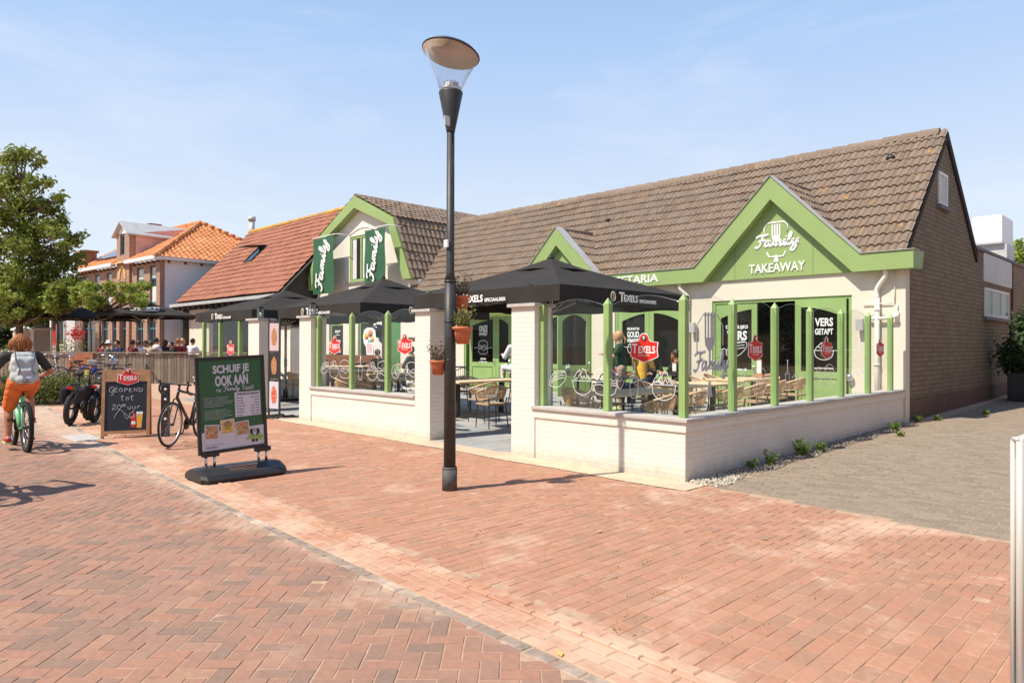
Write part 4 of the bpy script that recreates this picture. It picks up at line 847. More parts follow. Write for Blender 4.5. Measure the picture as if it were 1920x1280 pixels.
dpp=MB(); dpp.tube([TH@Vector(v) for v in [(-.12,3.4,6.2),(-.08,3.4,5.2),(-.08,3.4,.2)]],.07,8); dpp.tube([TH@Vector(v) for v in [(-.12,4.4,6.2),(-.1,4.3,5.7),(-.1,3.45,4.9)]],.07,8); dpp.build('downpipe','white_paint',HT,True)
# hip roof: eave rectangle x -.35..12.2, y -.4..9 ; ridge along x at y 4.3
rt=MB(); ez=6.3; rzH=9.15; yr=4.3; 
def loc2w(x,y,z): return TH@Vector((x,y,z))
v1=(TH.to_3x3()@Vector((0,yr+.4,rzH-ez))).normalized(); u1=TH.to_3x3()@Vector((1,0,0)); sl1=math.hypot(yr+.4,rzH-ez)
TI=TH.inverted()
def c1(c): l=TI@c; return l.x>-.35+(l.y+.4)*1.0 and not(3.7<l.x<5.6 and l.z<8.0)
tiles(rt,loc2w(-.35,-.4,ez),u1,v1,38*1,17,.33,sl1/17,amp=.05,shape='pan',clip=c1)
v2=(TH.to_3x3()@Vector((yr+.4,0,rzH-ez))).normalized()
def c2(c): l=TI@c; q=l.x+.35; return q<(l.y+.4)+.1 and q<(9.0-l.y)+.1
tiles(rt,loc2w(-.35,-.4,ez),TH.to_3x3()@Vector((0,1,0)),v2,29,17,.33,sl1/17,amp=.05,shape='pan',clip=c2)
hro=rt.build('roof','tile_orange',HT,True)
m=MB(); A=[loc2w(-.35,-.4,ez-.06),loc2w(12.3,-.4,ez-.06),loc2w(12.3,yr,rzH-.06),loc2w(yr+.05,yr,rzH-.06),loc2w(-.35,9,ez-.06),loc2w(12.3,9,ez-.06)]; m.add(A,[(0,1,2,3),(0,3,4),(3,2,5,4)]); m.build('roof_underlay','tile_orange',hro,True)
m=MB(); 
def rid(a,b,n):
    a=Vector(a);b=Vector(b)
    for i in range(n): m.tube([TH@(a+(b-a)*(i/n)),TH@(a+(b-a)*((i+.97)/n))],[.15,.12],8)
rid((-.35,-.4,ez+.03),(yr+.05,yr,rzH+.05),18); rid((yr+.05,yr,rzH+.05),(12.3,yr,rzH+.05),20); rid((-.35,9,ez+.03),(yr+.05,yr,rzH+.05),16); m.build('ridge','tile_orange',hro,True)
# dormer
dm=MB(); dm.prism([(.2,6.6),(3.2,8.55),(3.2,7.98),(.2,7.98)],3.68,3.75,'yz',TH); dm.prism([(.2,6.4),(3.2,8.0),(.2,8.0)],3.66,3.72,'yz',TH); dmo=dm.build('dormer','pink_board',HT,True)
r_=MB(); zc=8.72; 
for s_ in (-1,1): r_.add([TH@Vector(q) for q in [(4.62,-.35,zc),(4.62+s_*1.15,-.35,zc-.82),(4.62+s_*1.15,3.2,zc-.82),(4.62,3.9,zc),(4.62,-.35,zc-.09),(4.62+s_*1.15,-.35,zc-.91),(4.62+s_*1.15,3.2,zc-.91),(4.62,3.9,zc-.09)]],[(0,1,2,3),(4,5,6,7),(0,1,5,4),(1,2,6,5)])
r_.build('dormer_roof','zinc',dmo,True)
MB().prism([(3.72,8.0),(5.5,8.0),(4.62,8.62)],-.1,.1,'xz',TH).build('dormer_gable','white_paint',dmo,True)
# solar panels and chimneys
vS=(TH.to_3x3()@v1) if False else v1
for i in range(4):
    a0=TH@Vector((5.9+i*1.1,-.4,ez)); n_s=u1.cross(v1); n_s=n_s if n_s.z>0 else -n_s
    m=MB(); m.add([a0+v1*.9+n_s*.12,a0+u1*1.06+v1*.9+n_s*.12,a0+u1*1.06+v1*2.6+n_s*.12,a0+v1*2.6+n_s*.12,a0+v1*.9+n_s*.16,a0+u1*1.06+v1*.9+n_s*.16,a0+u1*1.06+v1*2.6+n_s*.16,a0+v1*2.6+n_s*.16],[(0,3,2,1),(4,5,6,7),(0,1,5,4),(1,2,6,5),(2,3,7,6),(3,0,4,7)]); m.build('solar_panel','solar',hro,True)
c_=MB(); c_.box((6.6,2.2,7.4),(7.3,2.8,9.0),TH); c_.box((6.52,2.12,9.0),(7.38,2.88,9.12),TH); c_.build('chimney','red_brick',HT,True); c_=MB(); c_.box((11.6,.2,6.3),(13.2,.9,7.55),TH); c_.box((11.5,.1,7.55),(13.3,1.0,7.68),TH); c_.build('chimney','red_brick',HT,True)
# =====================  far houses ========================================
def simple_house(name,lab,T,wd,dp,he,hr_,wall,roofm,wins=(),wcol='white_paint',shut=None):
    t=thing(name,lab,'house',T.translation)
    m=MB(); m.prism([(0,0),(wd,0),(wd,he),(wd/2,hr_-.1),(0,he)],0,dp,'xz',T); m.build('wall',wall,t,True)
    r_=MB()
    for s_ in (0,1):
        xe=-.3 if s_==0 else wd+.3; zz=he-.3*(hr_-he)/(wd/2); r_.add([T@Vector(q) for q in [(xe,-.3,zz),(wd/2,-.3,hr_),(wd/2,dp+.3,hr_),(xe,dp+.3,zz),(xe,-.3,zz+.12),(wd/2,-.3,hr_+.12),(wd/2,dp+.3,hr_+.12),(xe,dp+.3,zz+.12)]],[(0,1,2,3),(4,5,6,7),(0,1,5,4),(1,2,6,5),(2,3,7,6),(3,0,4,7)])
    r_.build('roof',roofm,t,True)
    for (x0,x1,z0,z1) in wins:
        f=MB(); f.box((x0,-.06,z0),(x1,-.01,z1),T); fo=f.build('window',wcol,t,True); MB().box((x0+.08,-.075,z0+.08),(x1-.08,-.062,z1-.08),T).build('pane','window_dark',fo,True)
        if shut: MB().box((x1+.02,-.1,z0),(x1+.3,-.04,z1),T).build('shutter',shut,t,True); 
    return t
# white house with red shutters, left of the hotel
p=atD(140,640,50); T=frame_T((p.x,p.y,.2),-Vector(RT)+Vector((.0,.0,0)),(0,0,1)); 
TT=Matrix(((-RT.x,FW.x,0,p.x),(-RT.y,FW.y,0,p.y),(0,0,1,.2),(0,0,0,1)))
t=simple_house('white_house','small white house with bright red shutters behind the rose bushes',TT,5.2,6,3.6,6.0,'white_paint','tile_grey',[(.7,1.3,1.3,3.1),(2.0,2.6,1.3,3.1),(3.6,4.2,1.3,3.1)],'white_paint','logo_red')
m=MB(); m.box((-.75,-.05,0),(-.25,.3,3.2),TT); m.build('brick_pier','red_brick',t,True)
p=atD(60,640,75); TT2=Matrix(((-RT.x,FW.x,0,p.x+4),(-RT.y,FW.y,0,p.y+4),(0,0,1,.2),(0,0,0,1)))
simple_house('grey_roofed_house','distant house with dark grey roof seen through the tree',TT2,9,9,5.0,8.6,'cream_render','tile_grey',[(1,2,1,3),(4,5,1,3)])
# =====================  TERRACE WALLS, PIERS, SCREENS =====================
def lowwall(name,lab,loc,boxes,caps,mat='white_brick'):
    t=thing(name,lab,'wall',loc); m=MB()
    for b in boxes: m.box(*b)
    m.build('brickwork',mat,t,True)
    m=MB()
    for b in caps: m.box(*b,bev=.008)
    m.build('coping','coping',t,True); return t
lowwall('terrace_wall','white painted L-shaped brick wall on the right corner under the glass screen',(0,0,0),
 [((-2.4,0,-.05),(0,.24,.58)),((-.24,.24,-.05),(0,7.97,.58)),((-2.4,-.02,.585),(.02,.24,.695)),((-.24,.24,.585),(.02,7.97,.695))],
 [((-2.45,-.05,.70),(.05,.30,.745)),((-.29,.304,.70),(.05,7.95,.745))])
lowwall('terrace_wall','white painted brick wall between the two middle piers, chain of doodles above',(-7,0,0),
 [((-8.65,0,-.05),(-5.17,.24,.58)),((-8.65,-.02,.585),(-5.17,.24,.695))],[((-8.7,-.05,.70),(-5.175,.30,.745))])
lowwall('terrace_wall','white low wall on the far left below the green posts, behind the poster stand',(-13,0,0),
 [((-14.8,0,-.05),(-11.55,.24,.6)),((-14.8,.24,-.05),(-14.56,2.9,.6)),((-14.82,-.02,.605),(-11.55,.24,.695))],[((-14.85,-.05,.70),(-11.55,.30,.745)),((-14.85,.304,.70),(-14.5,2.9,.745))])
def pier(x0,x1,y0,y1,lab,dark=False):
    t=thing('brick_pier',lab,'pier',((x0+x1)/2,(y0+y1)/2,0),0,'white brick piers of the terrace'); MB().box((x0,y0,-.05),(x1,y1,2.14)).build('shaft','white_brick',t,True)
    MB().box((x0-.05,y0-.05,2.142),(x1+.05,y1+.05,2.19),bev=.006).build('cap','coping_dark' if dark else 'coping',t,True); return t
pier(-2.86,-2.402,-.02,.33,'tall white brick pier just right of the lamp post at the entrance')
pier(-5.165,-4.76,-.02,.33,'white brick pier directly left of the lamp post')
pier(-9.13,-8.655,-.02,.33,'white brick pier left of the middle glass screen')
pier(-11.55,-11.0,-.02,.33,'white brick pier behind the tall menu stand, left side of the opening')
pier(-17.9,-17.1,3.9,4.4,'shaded brick pier standing back inside the left terrace',True)
def lantern(x,y,lab):
    t=thing('lantern',lab,'lantern',(x,y,2.19),0,'glass lanterns on the piers')
    m=MB(); s_=.062; m.box((-s_,-s_,0),(s_,s_,.02)); m.box((-s_,-s_,.235),(s_,s_,.25)); m.box((-s_*.8,-s_*.8,.25),(s_*.8,s_*.8,.27))
    for a in (-1,1):
        for b in (-1,1): m.box((a*s_-.006*(1+a),b*s_-.006*(1+b),.02),(a*s_+.006*(1-a),b*s_+.006*(1-b),.235))
    m.tube([(-.03,0,.27),(-.02,0,.3),(.02,0,.3),(.03,0,.27)],.006,5); m.build('cage','black_metal',t)
    MB().box((-s_+.006,-s_+.006,.021),(s_-.006,s_-.006,.234)).build('glass','lamp_glass',t)
    MB().lathe([(.03,0),(.03,.12),(.003,.125),(.003,.14)],(0,0,.022),10).build('candle','candle',t); return t
for x,y,l in [(-2.62,.13,'black lantern on the pier right of the lamp post'),(-4.95,.13,'black lantern on the pier left of the lamp post'),(-8.87,.13,'black lantern on the pier left of the middle screen'),(-11.25,.13,'black lantern on the pier behind the menu stand'),(-17.5,4.1,'black lantern on the shaded pier inside the left terrace')]: lantern(x,y,l)
def post(mb,x,y,z0=.745,z1=2.14,s=.044):
    mb.box((x-s,y-s,z0),(x+s,y+s,z1),bev=.006); mb.add([(x-s,y-s,z1-.004),(x+s,y-s,z1-.004),(x+s,y+s,z1-.004),(x-s,y+s,z1-.004),(x,y,z1+.08)],[(0,1,4),(1,2,4),(2,3,4),(3,0,4)])
def pane(t,a,b,z0=.76,zt=2.1,rise=.12):
    a=Vector((a[0],a[1],0)); b=Vector((b[0],b[1],0)); d=(b-a); L_=d.length; d.normalize(); T=frame_T((a.x,a.y,0),d); n=12
    pl=[(0,z0),(L_,z0)]+[(L_*(1-i/n),zt+rise*math.sin(math.pi*i/n)) for i in range(n+1)]
    o=MB().prism(pl,-.004,.004,'xy',T).build('glass_pane','clear_glass',t,True)
    e=MB(); e.tube([T@Vector((L_*(1-i/n),zt+rise*math.sin(math.pi*i/n),0)) for i in range(n+1)],.0022,5); e.build('glass_edge','chrome',o,True); return o,T,L_
def doodles(parent,T,L_,items,sc=1):
    m=MB(); r=.0042
    for k,x in items:
        q=T@Matrix.Translation((x,0,.008)); fl=T.to_3x3()@Vector((0,0,1))
        def l2(pts,closed=False): m.tube([q@Vector((a,b,0)) for a,b in [(v.x,v.y) for v in spl([(p[0],p[1]) for p in pts],4,closed)]],r,5,closed=closed,flat=fl)
        y=1.12
        def tr(pts,s): return [(a*s,y+b*s) for a,b in pts]
        if k=='wrap': l2(tr([(-.5,-.25),(-.42,.1),(-.1,.36),(.4,.4),(.5,.15),(.3,-.15),(-.05,-.35)],.3),True); [l2(tr([(-.42,-.2+c*.5),(-.05,.02+c),(.4,.12+c)],.3)) for c in (0,.12,.24)]
        if k=='bowl':
            l2(tr([(-.5,0),(-.4,-.38),(0,-.55),(.4,-.38),(.5,0)],.34)); l2(tr([(-.55,0),(.55,0)],.34)); rx=random.Random(5)
            l2(tr([(-.45+.06*i,.05+.34*math.sin(math.pi*i/15)+rx.uniform(-.12,.12)) for i in range(16)],.34)); l2(tr([(-.4+.08*i,.04+.22*rx.random()) for i in range(11)],.34))
        if k=='burger':
            for pts in ([(-.5,.1),(-.42,.38),(0,.5),(.42,.38),(.5,.1)],[(-.5,.1),(-.3,.16),(-.1,.05),(.15,.17),(.35,.05),(.5,.1)],[(-.52,-.02),(0,0),(.52,-.04)],[(-.52,-.14),(-.2,-.1),(.1,-.22),(.3,-.1),(.52,-.14)],[(-.5,-.2),(-.4,-.42),(0,-.48),(.4,-.42),(.5,-.2)]): l2(tr(pts,.36))
        if k=='cup':
            l2(tr([(-.2,.2),(-.16,-.5),(0,-.55),(.16,-.5),(.2,.2)],.32)); l2(tr([(-.24,.2),(.24,.2)],.32)); l2(tr([(-.2,.28),(.2,.28)],.32)); l2(tr([(.0,.3),(.01,.85)],.32)); l2(tr([(.04,.3),(.05,.85)],.32))
        if k=='heart': l2(tr([(0,-.3),(-.2,0),(-.1,.15),(0,.05),(.1,.15),(.2,0),(0,-.3)],.3))
        if k=='rings': l2(tr([(.3*math.cos(a),.3*math.sin(a)) for a in np.linspace(0,6,10)],.4)); l2(tr([(.15*math.cos(a)+.05,.15*math.sin(a)+.05) for a in np.linspace(0,6,8)],.4))
        if k=='wave': l2([(-.25,y),(-.1,y+.05),(.0,y-.05),(.12,y+.04),(.25,y)])
    return m.build('doodle','white_print',parent,True)
# right corner screen
t=thing('glass_screen','right corner glass windbreak of green posts on the white terrace wall','windbreak',(0,.1,.745))
PF=[(-2.36,.12),(-1.22,.12),(-.085,.1)]; PS=[(-.1,y) for y in (1.31,2.54,3.76,5.02,6.3,7.52)]
for (x,y) in PF+PS: m=MB(); post(m,x,y); m.build('post','green_paint',t,True)
fp,T,L_=pane(t,PF[0],PF[1]); doodles(fp,T,L_,[('wrap',.28),('bowl',.72),('burger',1.1)])
fp,T,L_=pane(t,PF[1],PF[2]); logo(fp,T@Matrix.Translation((.575,1.56,.012)),.40); doodles(fp,T,L_,[('heart',.2),('cup',.42),('wave',.62),('bowl',.86)])
prev=(-.1,.16)
for i,q in enumerate(PS):
    po,T,L_=pane(t,prev,q)
    if i in (1,3,5): logo(po,T@Matrix.Translation((L_*.5,1.56,.012)),.40)
    if i==0:
        l=MB(); family(l,T@Matrix.Translation((.60,1.36,.008)),.86,.06); fork(l,T@Matrix.Translation((.55,1.62,.010)),.78,.004); l.tube([T@Vector(v) for v in [(.25,1.5,.008),(.25,1.85,.008),(.4,1.98,.008),(.75,1.98,.008),(.88,1.85,.008),(.88,1.6,.008)]],.012,6,flat=T.to_3x3()@Vector((0,0,1))); l.build('etched_emblem','frost_print',po,True)
    if i in(1,2,3,4): doodles(po,T,L_,[('rings',.3),('burger',.75)] if i%2 else [('cup',.4),('wave',.8)])
    prev=q
# middle screen
t=thing('glass_screen','middle glass windbreak with red and cup stickers between two white piers','windbreak',(-7,.1,.745))
PM=[(-8.58,.12),(-7.335,.12),(-6.15,.12)]
for (x,y) in PM: m=MB(); post(m,x,y); m.build('post','green_paint',t,True)
po,T,L_=pane(t,PM[0],PM[1]); logo(po,T@Matrix.Translation((.62,1.58,.012)),.40); doodles(po,T,L_,[('wrap',.25),('bowl',.6),('burger',1.0)])
po,T,L_=pane(t,PM[1],PM[2]); doodles(po,T,L_,[('cup',.3),('bowl',.7),('burger',1.05)])
st=MB(); q=T@Matrix.Translation((.6,1.66,.006)); st.prism([(x*.42,y*.5) for x,y in [(-.5,.2),(-.42,.42),(-.2,.5),(.2,.5),(.45,.4),(.5,.1),(.42,-.1),(.3,-.2),(.27,-.5),(-.22,-.5),(-.27,-.2),(-.45,-.05)]],0,.002,'xy',q); cs=st.build('cup_sticker','white_print',po,True)
cc=MB(); 
for x,y,r,mt in [(-.09,.10,.07,'food_yellow'),(.04,.15,.075,'food_mix'),(.1,.04,.06,'food_yellow')]: MB().lathe([(r,0),(r,.002)],(x,y,.003),14,q).build('printed_scoop',mt,cs,True)
MB().prism([(-.09,-.04),(.1,-.04),(.08,-.22),(-.07,-.22)],.004,.006,'xy',q).build('printed_cup','print_pink',cs,True); m=MB(); m.prism([(-.05,-.02),(.06,-.02),(.06,.03),(-.05,.03)],.006,.008,'xy',q); m.build('printed_label','print_teal',cs,True)
po,T,L_=pane(t,PM[2],(-5.18,.12)); logo(po,T@Matrix.Translation((.52,1.6,.012)),.40); doodles(po,T,L_,[('rings',.25),('heart',.3),('burger',.72)])
sc=MB(); text(sc,'We are Family',T@Matrix.Translation((.66,.84,.008)),w=.42,bold=.03,depth=.003); sc.build('slogan','white_print',po,True)
# left screen
t=thing('glass_screen','left glass windbreak with four green posts beside the plank fence','windbreak',(-13,.1,.745))
PL=[(-14.5,.12),(-13.45,.12),(-12.3,.12)]
for (x,y) in PL+[(-13.5,2.6)]: m=MB(); post(m,x,y); m.build('post','green_paint',t,True)
pane(t,PL[0],PL[1]); po,T,L_=pane(t,PL[1],PL[2]); logo(po,T@Matrix.Translation((.62,1.5,.012)),.40); doodles(po,T,L_,[('rings',.3),('wave',.8)]); pane(t,PL[2],(-11.56,.12)); pane(t,PL[0],(-14.5,2.6))

# =====================  PARASOLS ==========================================
def parasol(x,y,h,ze,za,lab,zfloor,basepl=True,letters=((0,-1),(1,0)),ang=0,vh=.24):
    t=thing('parasol',lab,'parasol',(x,y,zfloor),ang,'black beer parasols'); ze-=zfloor; za-=zfloor
    m=MB(); n=10
    for k in range(4):
        a=R(90*k); c,s_=math.cos(a),math.sin(a); vs=[];fs=[]
        for i in range(n+1):
            for j in range(9):
                r=h*i/n; u=(j/8*2-1)*r; q=i/n; z=za-(za-ze)*q - .055*math.sin(math.pi*q)*(1-abs(u)/(r+1e-6)*.8 if r>0 else 1); X,Y=r,u; vs.append((X*c-Y*s_,X*s_+Y*c,z))
        for i in range(n):
            for j in range(8): fs.append((i*9+j,(i+1)*9+j,(i+1)*9+j+1,i*9+j+1))
        m.add(vs,fs,smooth=True)
        vs=[];fs=[];nn=24
        for i in range(nn+1):
            u=(i/nn*2-1)*h; wv=.022*math.sin(i*1.35+k*2)+.012*math.sin(i*3.1); hv=vh-.03*math.sin(math.pi*i/nn)*0+.012*math.sin(i*.9+k)
            for q in range(4): f=q/3; X,Y=h+.002+wv*f,u; vs.append((X*c-Y*s_,X*s_+Y*c,ze-hv*f))
        for i in range(nn):
            for q in range(3): fs.append((i*4+q,(i+1)*4+q,(i+1)*4+q+1,i*4+q+1))
        m.add(vs,fs,smooth=True)
    can=m.build('canopy','canopy',t)
    v=MB(); 
    for k in range(4):
        a=R(90*k); c,s_=math.cos(a),math.sin(a); r=h*.30
        def P(X,Y,Z): return (X*c-Y*s_,X*s_+Y*c,Z)
        ce=za-(za-ze)*.30-.02; v.add([P(0,0,za+.035),P(r,-r,ce),P(r*1.02,0,ce+.015),P(r,r,ce)],[(0,1,2),(0,2,3)],smooth=False)
    v.build('vent_cap','canopy',t)
    f=MB(); f.lathe([(.045,0),(.05,.03),(.02,.05),(.035,.07),(.0,.1)],(0,0,za+.02),10); f.build('finial','black_metal',t)
    p=MB(); p.tube([(0,0,.05),(0,0,za+.05)],.034,12); p.tube([(0,0,.9),(0,0,1.1)],.042,12); p.build('pole','zinc',t)
    for k in range(8):
        a=R(45*k); r_=h*(1.414 if k%2 else 1)*.98; e=Vector((r_*math.cos(a),r_*math.sin(a),ze-.02)); b=MB(); e.z=ze-.04; q=e*.5; q.z=(za+ze)/2-.12; b.tube([(0,0,za-.12),q,e],.011,5); b.tube([(0,0,ze-.3),q],.009,5); b.build('rib','alu_pale',t)
    if basepl: m=MB(); m.box((-.42,-.42,0),(.42,.42,.07),bev=.02); m.lathe([(.07,.07),(.06,.25),(.04,.3)],(0,0,0),12); m.build('base','black_metal',t)
    for (dx,dy) in letters:
        T=frame_T((dx*(h+.035),dy*(h+.035),ze-.115),(-dy,dx,0)); l=MB(); text(l,'T',T,h=.15,bold=.03,depth=.004,x=-.285,y=-.0); text(l,'EXELS',T,h=.11,w=.36,bold=.03,depth=.004,x=-.05,y=-.015); text(l,'SPECIAALBIER',T,w=.46,bold=.02,depth=.004,x=.40,y=-.045)
        l.ball(T@Vector((-.47,0,0)),(.001,.001,.001)); l.tube([T@Vector((-.50+.055*math.cos(a),.07*math.sin(a),0)) for a in np.linspace(0,5.7,10)],.008,5,flat=(dx,dy,0),closed=True); l.build('lettering','white_print',can)
        r_=MB(); r_.tube([T@Vector((-.5,.05,.004)),T@Vector((-.5,-.0,.004)),T@Vector((-.49,-.05,.004))],.017,6,flat=(dx,dy,0)); r_.build('emblem','food_yellow',can)
    return t
parasol(-3.66,1.72,1.66,2.44,3.05,'black parasol nearest the camera over the right terrace',gt(-3.7,1.7))
parasol(-8.89,1.9,1.68,2.41,3.06,'black parasol in front of the white gambrel house',gt(-8.9,1.9))
parasol(-13.3,1.8,1.72,2.42,3.02,'black parasol in front of the brown-roofed house',gt(-13,1.8),letters=((0,-1),))
p=atD(170,567,32); parasol(p.x,p.y,1.9,2.75,3.35,'flat black parasol mostly hidden behind the clipped plane tree',.15,letters=(),ang=R(72),vh=.07)
p=atD(278,567,30); ut=parasol(p.x,p.y,1.85,2.78,3.36,'flat black parasol with white lettering in front of the brick hotel',.15,letters=(),ang=R(72),vh=.07)
l=MB(); T=frame_T((-.12,-1.05,2.885),(1,0,.0),(0,1,.33)); text(l,'TEXELS',T,w=.85,h=.34,bold=.03,depth=.02); 
l.tube([T@Vector(v) for v in [(-.55,.2,0),(-.35,.28,0),(-.12,.25,0),(0,.38,0),(.12,.25,0),(.35,.28,0),(.55,.2,0),(.5,-.22,0),(0,-.3,0),(-.5,-.22,0)]],.018,6,closed=True); 
l.build('lettering','white_print',ut)

# =====================  STREET LAMP =======================================
LP=onG(843,918)
t=thing('street_lamp','tall black street lamp with tilted disc top at the pavement','street lamp',LP)
m=MB(); m.tube([(0,0,0),(0,0,.23)],.083,20); m.tube([(0,0,.23),(0,0,.255)],[.083,.078],20); m.build('base_sleeve','sleeve_grey',t)
m=MB(); m.tube([(0,0,.2),(0,0,1.6),(0,0,2.3)],[.066,.064,.062],20); m.tube([(0,0,2.3),(0,0,2.38),(0,0,4.0)],[.062,.045,.042],16); m.build('pole','worn_black',t)
m=MB(); m.lathe([(.047,3.93),(.05,3.95),(.133,4.36),(.128,4.375)],(0,0,0),24); m.build('lamp_cone','worn_black',t)
m=MB(); m.lathe([(.12,4.37),(.12,4.41),(.085,4.42),(.085,4.46),(.06,4.47)],(0,0,0),20)
for k in range(16): a=k*math.pi/8; m.box((.08*math.cos(a)-.005,.08*math.sin(a)-.005,4.4),(.08*math.cos(a)+.005,.08*math.sin(a)+.005,4.48))
m.build('lamp_socket','alu',t)
# tilted disc: high towards image left
dc=Vector((0,0,4.83)); tilt_=Euler((0,0,0)); 
up=(Vector((0,0,1))+RT*.19+FW*.12).normalized(); xx=RT-up*(RT@up); xx.normalize(); yy=up.cross(xx)
TD=Matrix(((xx.x,yy.x,up.x,0),(xx.y,yy.y,up.y,0),(xx.z,yy.z,up.z,4.80),(0,0,0,1)))
m=MB(); m.lathe([(.0,.075),(.15,.07),(.29,.03),(.325,.0),(.318,-.012)],(0,0,0),36,TD); m.build('lamp_hood','worn_black',t)
m=MB(); m.lathe([(.314,-.014),(.30,.0),(.2,.03),(.0,.03)],(0,0,-.002),36,TD); m.build('reflector','lamp_under',t)
m=MB()
for i in range(-9,10):
    w_=math.sqrt(max(0,.2**2-(i*.02)**2)); 
    if w_>.02: m.tube([TD@Vector((i*.02,-w_,.015)),TD@Vector((i*.02,w_,.015))],.0045,4); m.tube([TD@Vector((-w_,i*.02,.013)),TD@Vector((w_,i*.02,.013))],.0045,4)
m.build('reflector_mesh','lamp_mesh',t)
n=28; vs=[]
for k in range(n):
    a=2*math.pi*k/n; vs.append(Vector((.125*math.cos(a),.125*math.sin(a),4.375)))
for k in range(n):
    a=2*math.pi*k/n; vs.append(TD@Vector((.30*math.cos(a),.30*math.sin(a),-.014)))
MB().add(vs,[(k,(k+1)%n,n+(k+1)%n,n+k) for k in range(n)],smooth=True).build('glass_cone','lamp_glass',t)
m=MB(); m.box((-.03,-.068,2.66),(.03,-.046,2.74)); o=m.build('sticker','white_print',t); 
for z in (1.42,1.84,2.28): MB().lathe([(.068,z),(.068,z+.012)],(0,0,0),16).build('strap','black_metal',t)
MB().box((.035,-.12,3.98),(.05,-.05,4.08)).build('label','zinc',t)
def plant_pot(dx,dy,z,s,lab,leaf,n,hgt,seed):
    t=thing('flower_pot',lab,'plant pot',(LP.x+dx,LP.y+dy,LP.z+z),0,'terracotta pots strapped to the lamp post')
    m=MB(); prf=[(.065*s,0),(.09*s,.15*s),(.095*s,.155*s),(.112*s,.16*s),(.115*s,.185*s),(.10*s,.19*s),(.09*s,.17*s)]; m.lathe(prf,(0,0,0),24)
    for k in range(18): a=k*math.pi/9; m.tube([(.067*s*math.cos(a),.067*s*math.sin(a),.01),(.09*s*math.cos(a),.09*s*math.sin(a),.14*s)],.004*s,4)
    m.build('pot','terracotta',t); MB().lathe([(.09*s,.168*s),(.0,.175*s)],(0,0,0),16).build('soil','soil',t)
    rg_=np.random.RandomState(seed); st=MB(); P=[]
    for k in range(n):
        a=rg_.rand()*6.28; r=rg_.rand()*.15*s; h=hgt*(.5+.5*rg_.rand()); e=Vector((math.cos(a)*(r+.02),math.sin(a)*(r+.02),.17*s+h)); b=Vector((math.cos(a)*.03,math.sin(a)*.03,.17*s)); mid=(b+e)/2+Vector((math.cos(a)*.02,math.sin(a)*.02,h*.1)); st.tube([b,mid,e],[.003,.002,.001],4)
        for q in range(9): u=rg_.rand(); pp=b.lerp(e,u); P.append(pp+Vector(rg_.randn(3)*.02*s))
    st.build('stem','leaf_dry',t); leaves('foliage',np.array([tuple(v) for v in P]),.02*s,leaf,t,seed=seed)
rtv=Vector((RT.x,RT.y,0)).normalized(); fwv=Vector((FW.x,FW.y,0)).normalized()
a=rtv*.145-fwv*.09; plant_pot(a.x,a.y,1.60,1.0,'lush green plant in terracotta pot on the right side of the lamp post','leaf_pot',34,.24,3)
a=-rtv*.135+fwv*.03; plant_pot(a.x,a.y,1.26,.85,'withered plant in terracotta pot on the left side of the lamp post','leaf_dry',24,.22,4)
a=rtv*.12+fwv*.12; plant_pot(a.x,a.y,1.98,.85,'topmost terracotta pot with half dry plant behind the lamp post','leaf_dry',30,.27,5)

# =====================  SIGNS ON THE PAVEMENT =============================
sp=Vector((-3.92,-3.60,gz(-3.9,-3.6)))
t=thing('poster_stand','large green poster on a heavy rocking base at the pavement edge','sign',sp,R(1))
# local: poster spans y, faces +x
m=MB(); sec=[(-.28,.0),(-.30,.05),(-.24,.1),(-.08,.155),(.08,.155),(.26,.09),(.30,.045),(.28,.0)]
ys=[(-.52,.78),(-.46,.96),(-.30,1.0),(.30,1.0),(.46,.96),(.52,.78)]; vs=[];
for (y,k) in ys: vs+=[(x*k,y,z*k+(.02 if abs(y)>.5 else 0)) for x,z in sec]
ns=len(sec); fs=[]
for i in range(len(ys)-1):
    for k in range(ns): fs.append((i*ns+k,i*ns+(k+1)%ns,(i+1)*ns+(k+1)%ns,(i+1)*ns+k))
fs.append(tuple(range(ns))); fs.append(tuple(range((len(ys)-1)*ns,len(ys)*ns))[::-1]); m.add(vs,fs); m.build('base','black_metal',t)
m=MB()
for k in range(5): m.box((.10+.03*k,-.2+.02*k,.146-.0135*k),(.12+.03*k,.2-.02*k,.150-.0135*k))
for s_ in (-1,1):
    for y in (.27,.37): m.tube([(0,s_*y,.13),(0,s_*y,.30)],.017,10)
m.build('spring_foot','chrome',t)
for s_ in (-1,1): MB().box((-.035,s_*.32-.1,.27),(.035,s_*.32+.1,.33),bev=.015).build('bracket','black_metal',t)
lean=Matrix.Translation((0,-.035,.31))@Euler((R(2.2),R(-1.5),0)).to_matrix().to_4x4()
PW,PH=.84,1.13; m=MB(); fw=.04
m.box((-.02,-PW/2,0),(.02,-PW/2+fw,PH),lean,bev=.006); m.box((-.02,PW/2-fw,0),(.02,PW/2,PH),lean,bev=.006); m.box((-.02,-PW/2+fw,0),(.02,PW/2-fw,fw),lean); m.box((-.02,-PW/2+fw,PH-fw),(.02,PW/2-fw,PH),lean); m.box((-.012,-PW/2+fw,fw),(.004,PW/2-fw,PH-fw),lean); m.build('frame','black_metal',t)
TPo=lean@Matrix(((0,0,1,.006),(1,0,0,0),(0,1,0,0),(0,0,0,1)))       # x -> y, y -> z, z -> x (towards the viewer)
iw,ih=PW-2*fw,PH-2*fw; b0=fw
ps=MB().box((-iw/2,b0,0),(iw/2,b0+ih,.001),TPo).build('poster','print_green',t)
MB().prism([(-iw/2,b0),(iw/2,b0),(iw/2,b0+.235),(-iw/2,b0+.215)],.0014,.0022,'xy',TPo).build('pale_field','print_lilac',ps)
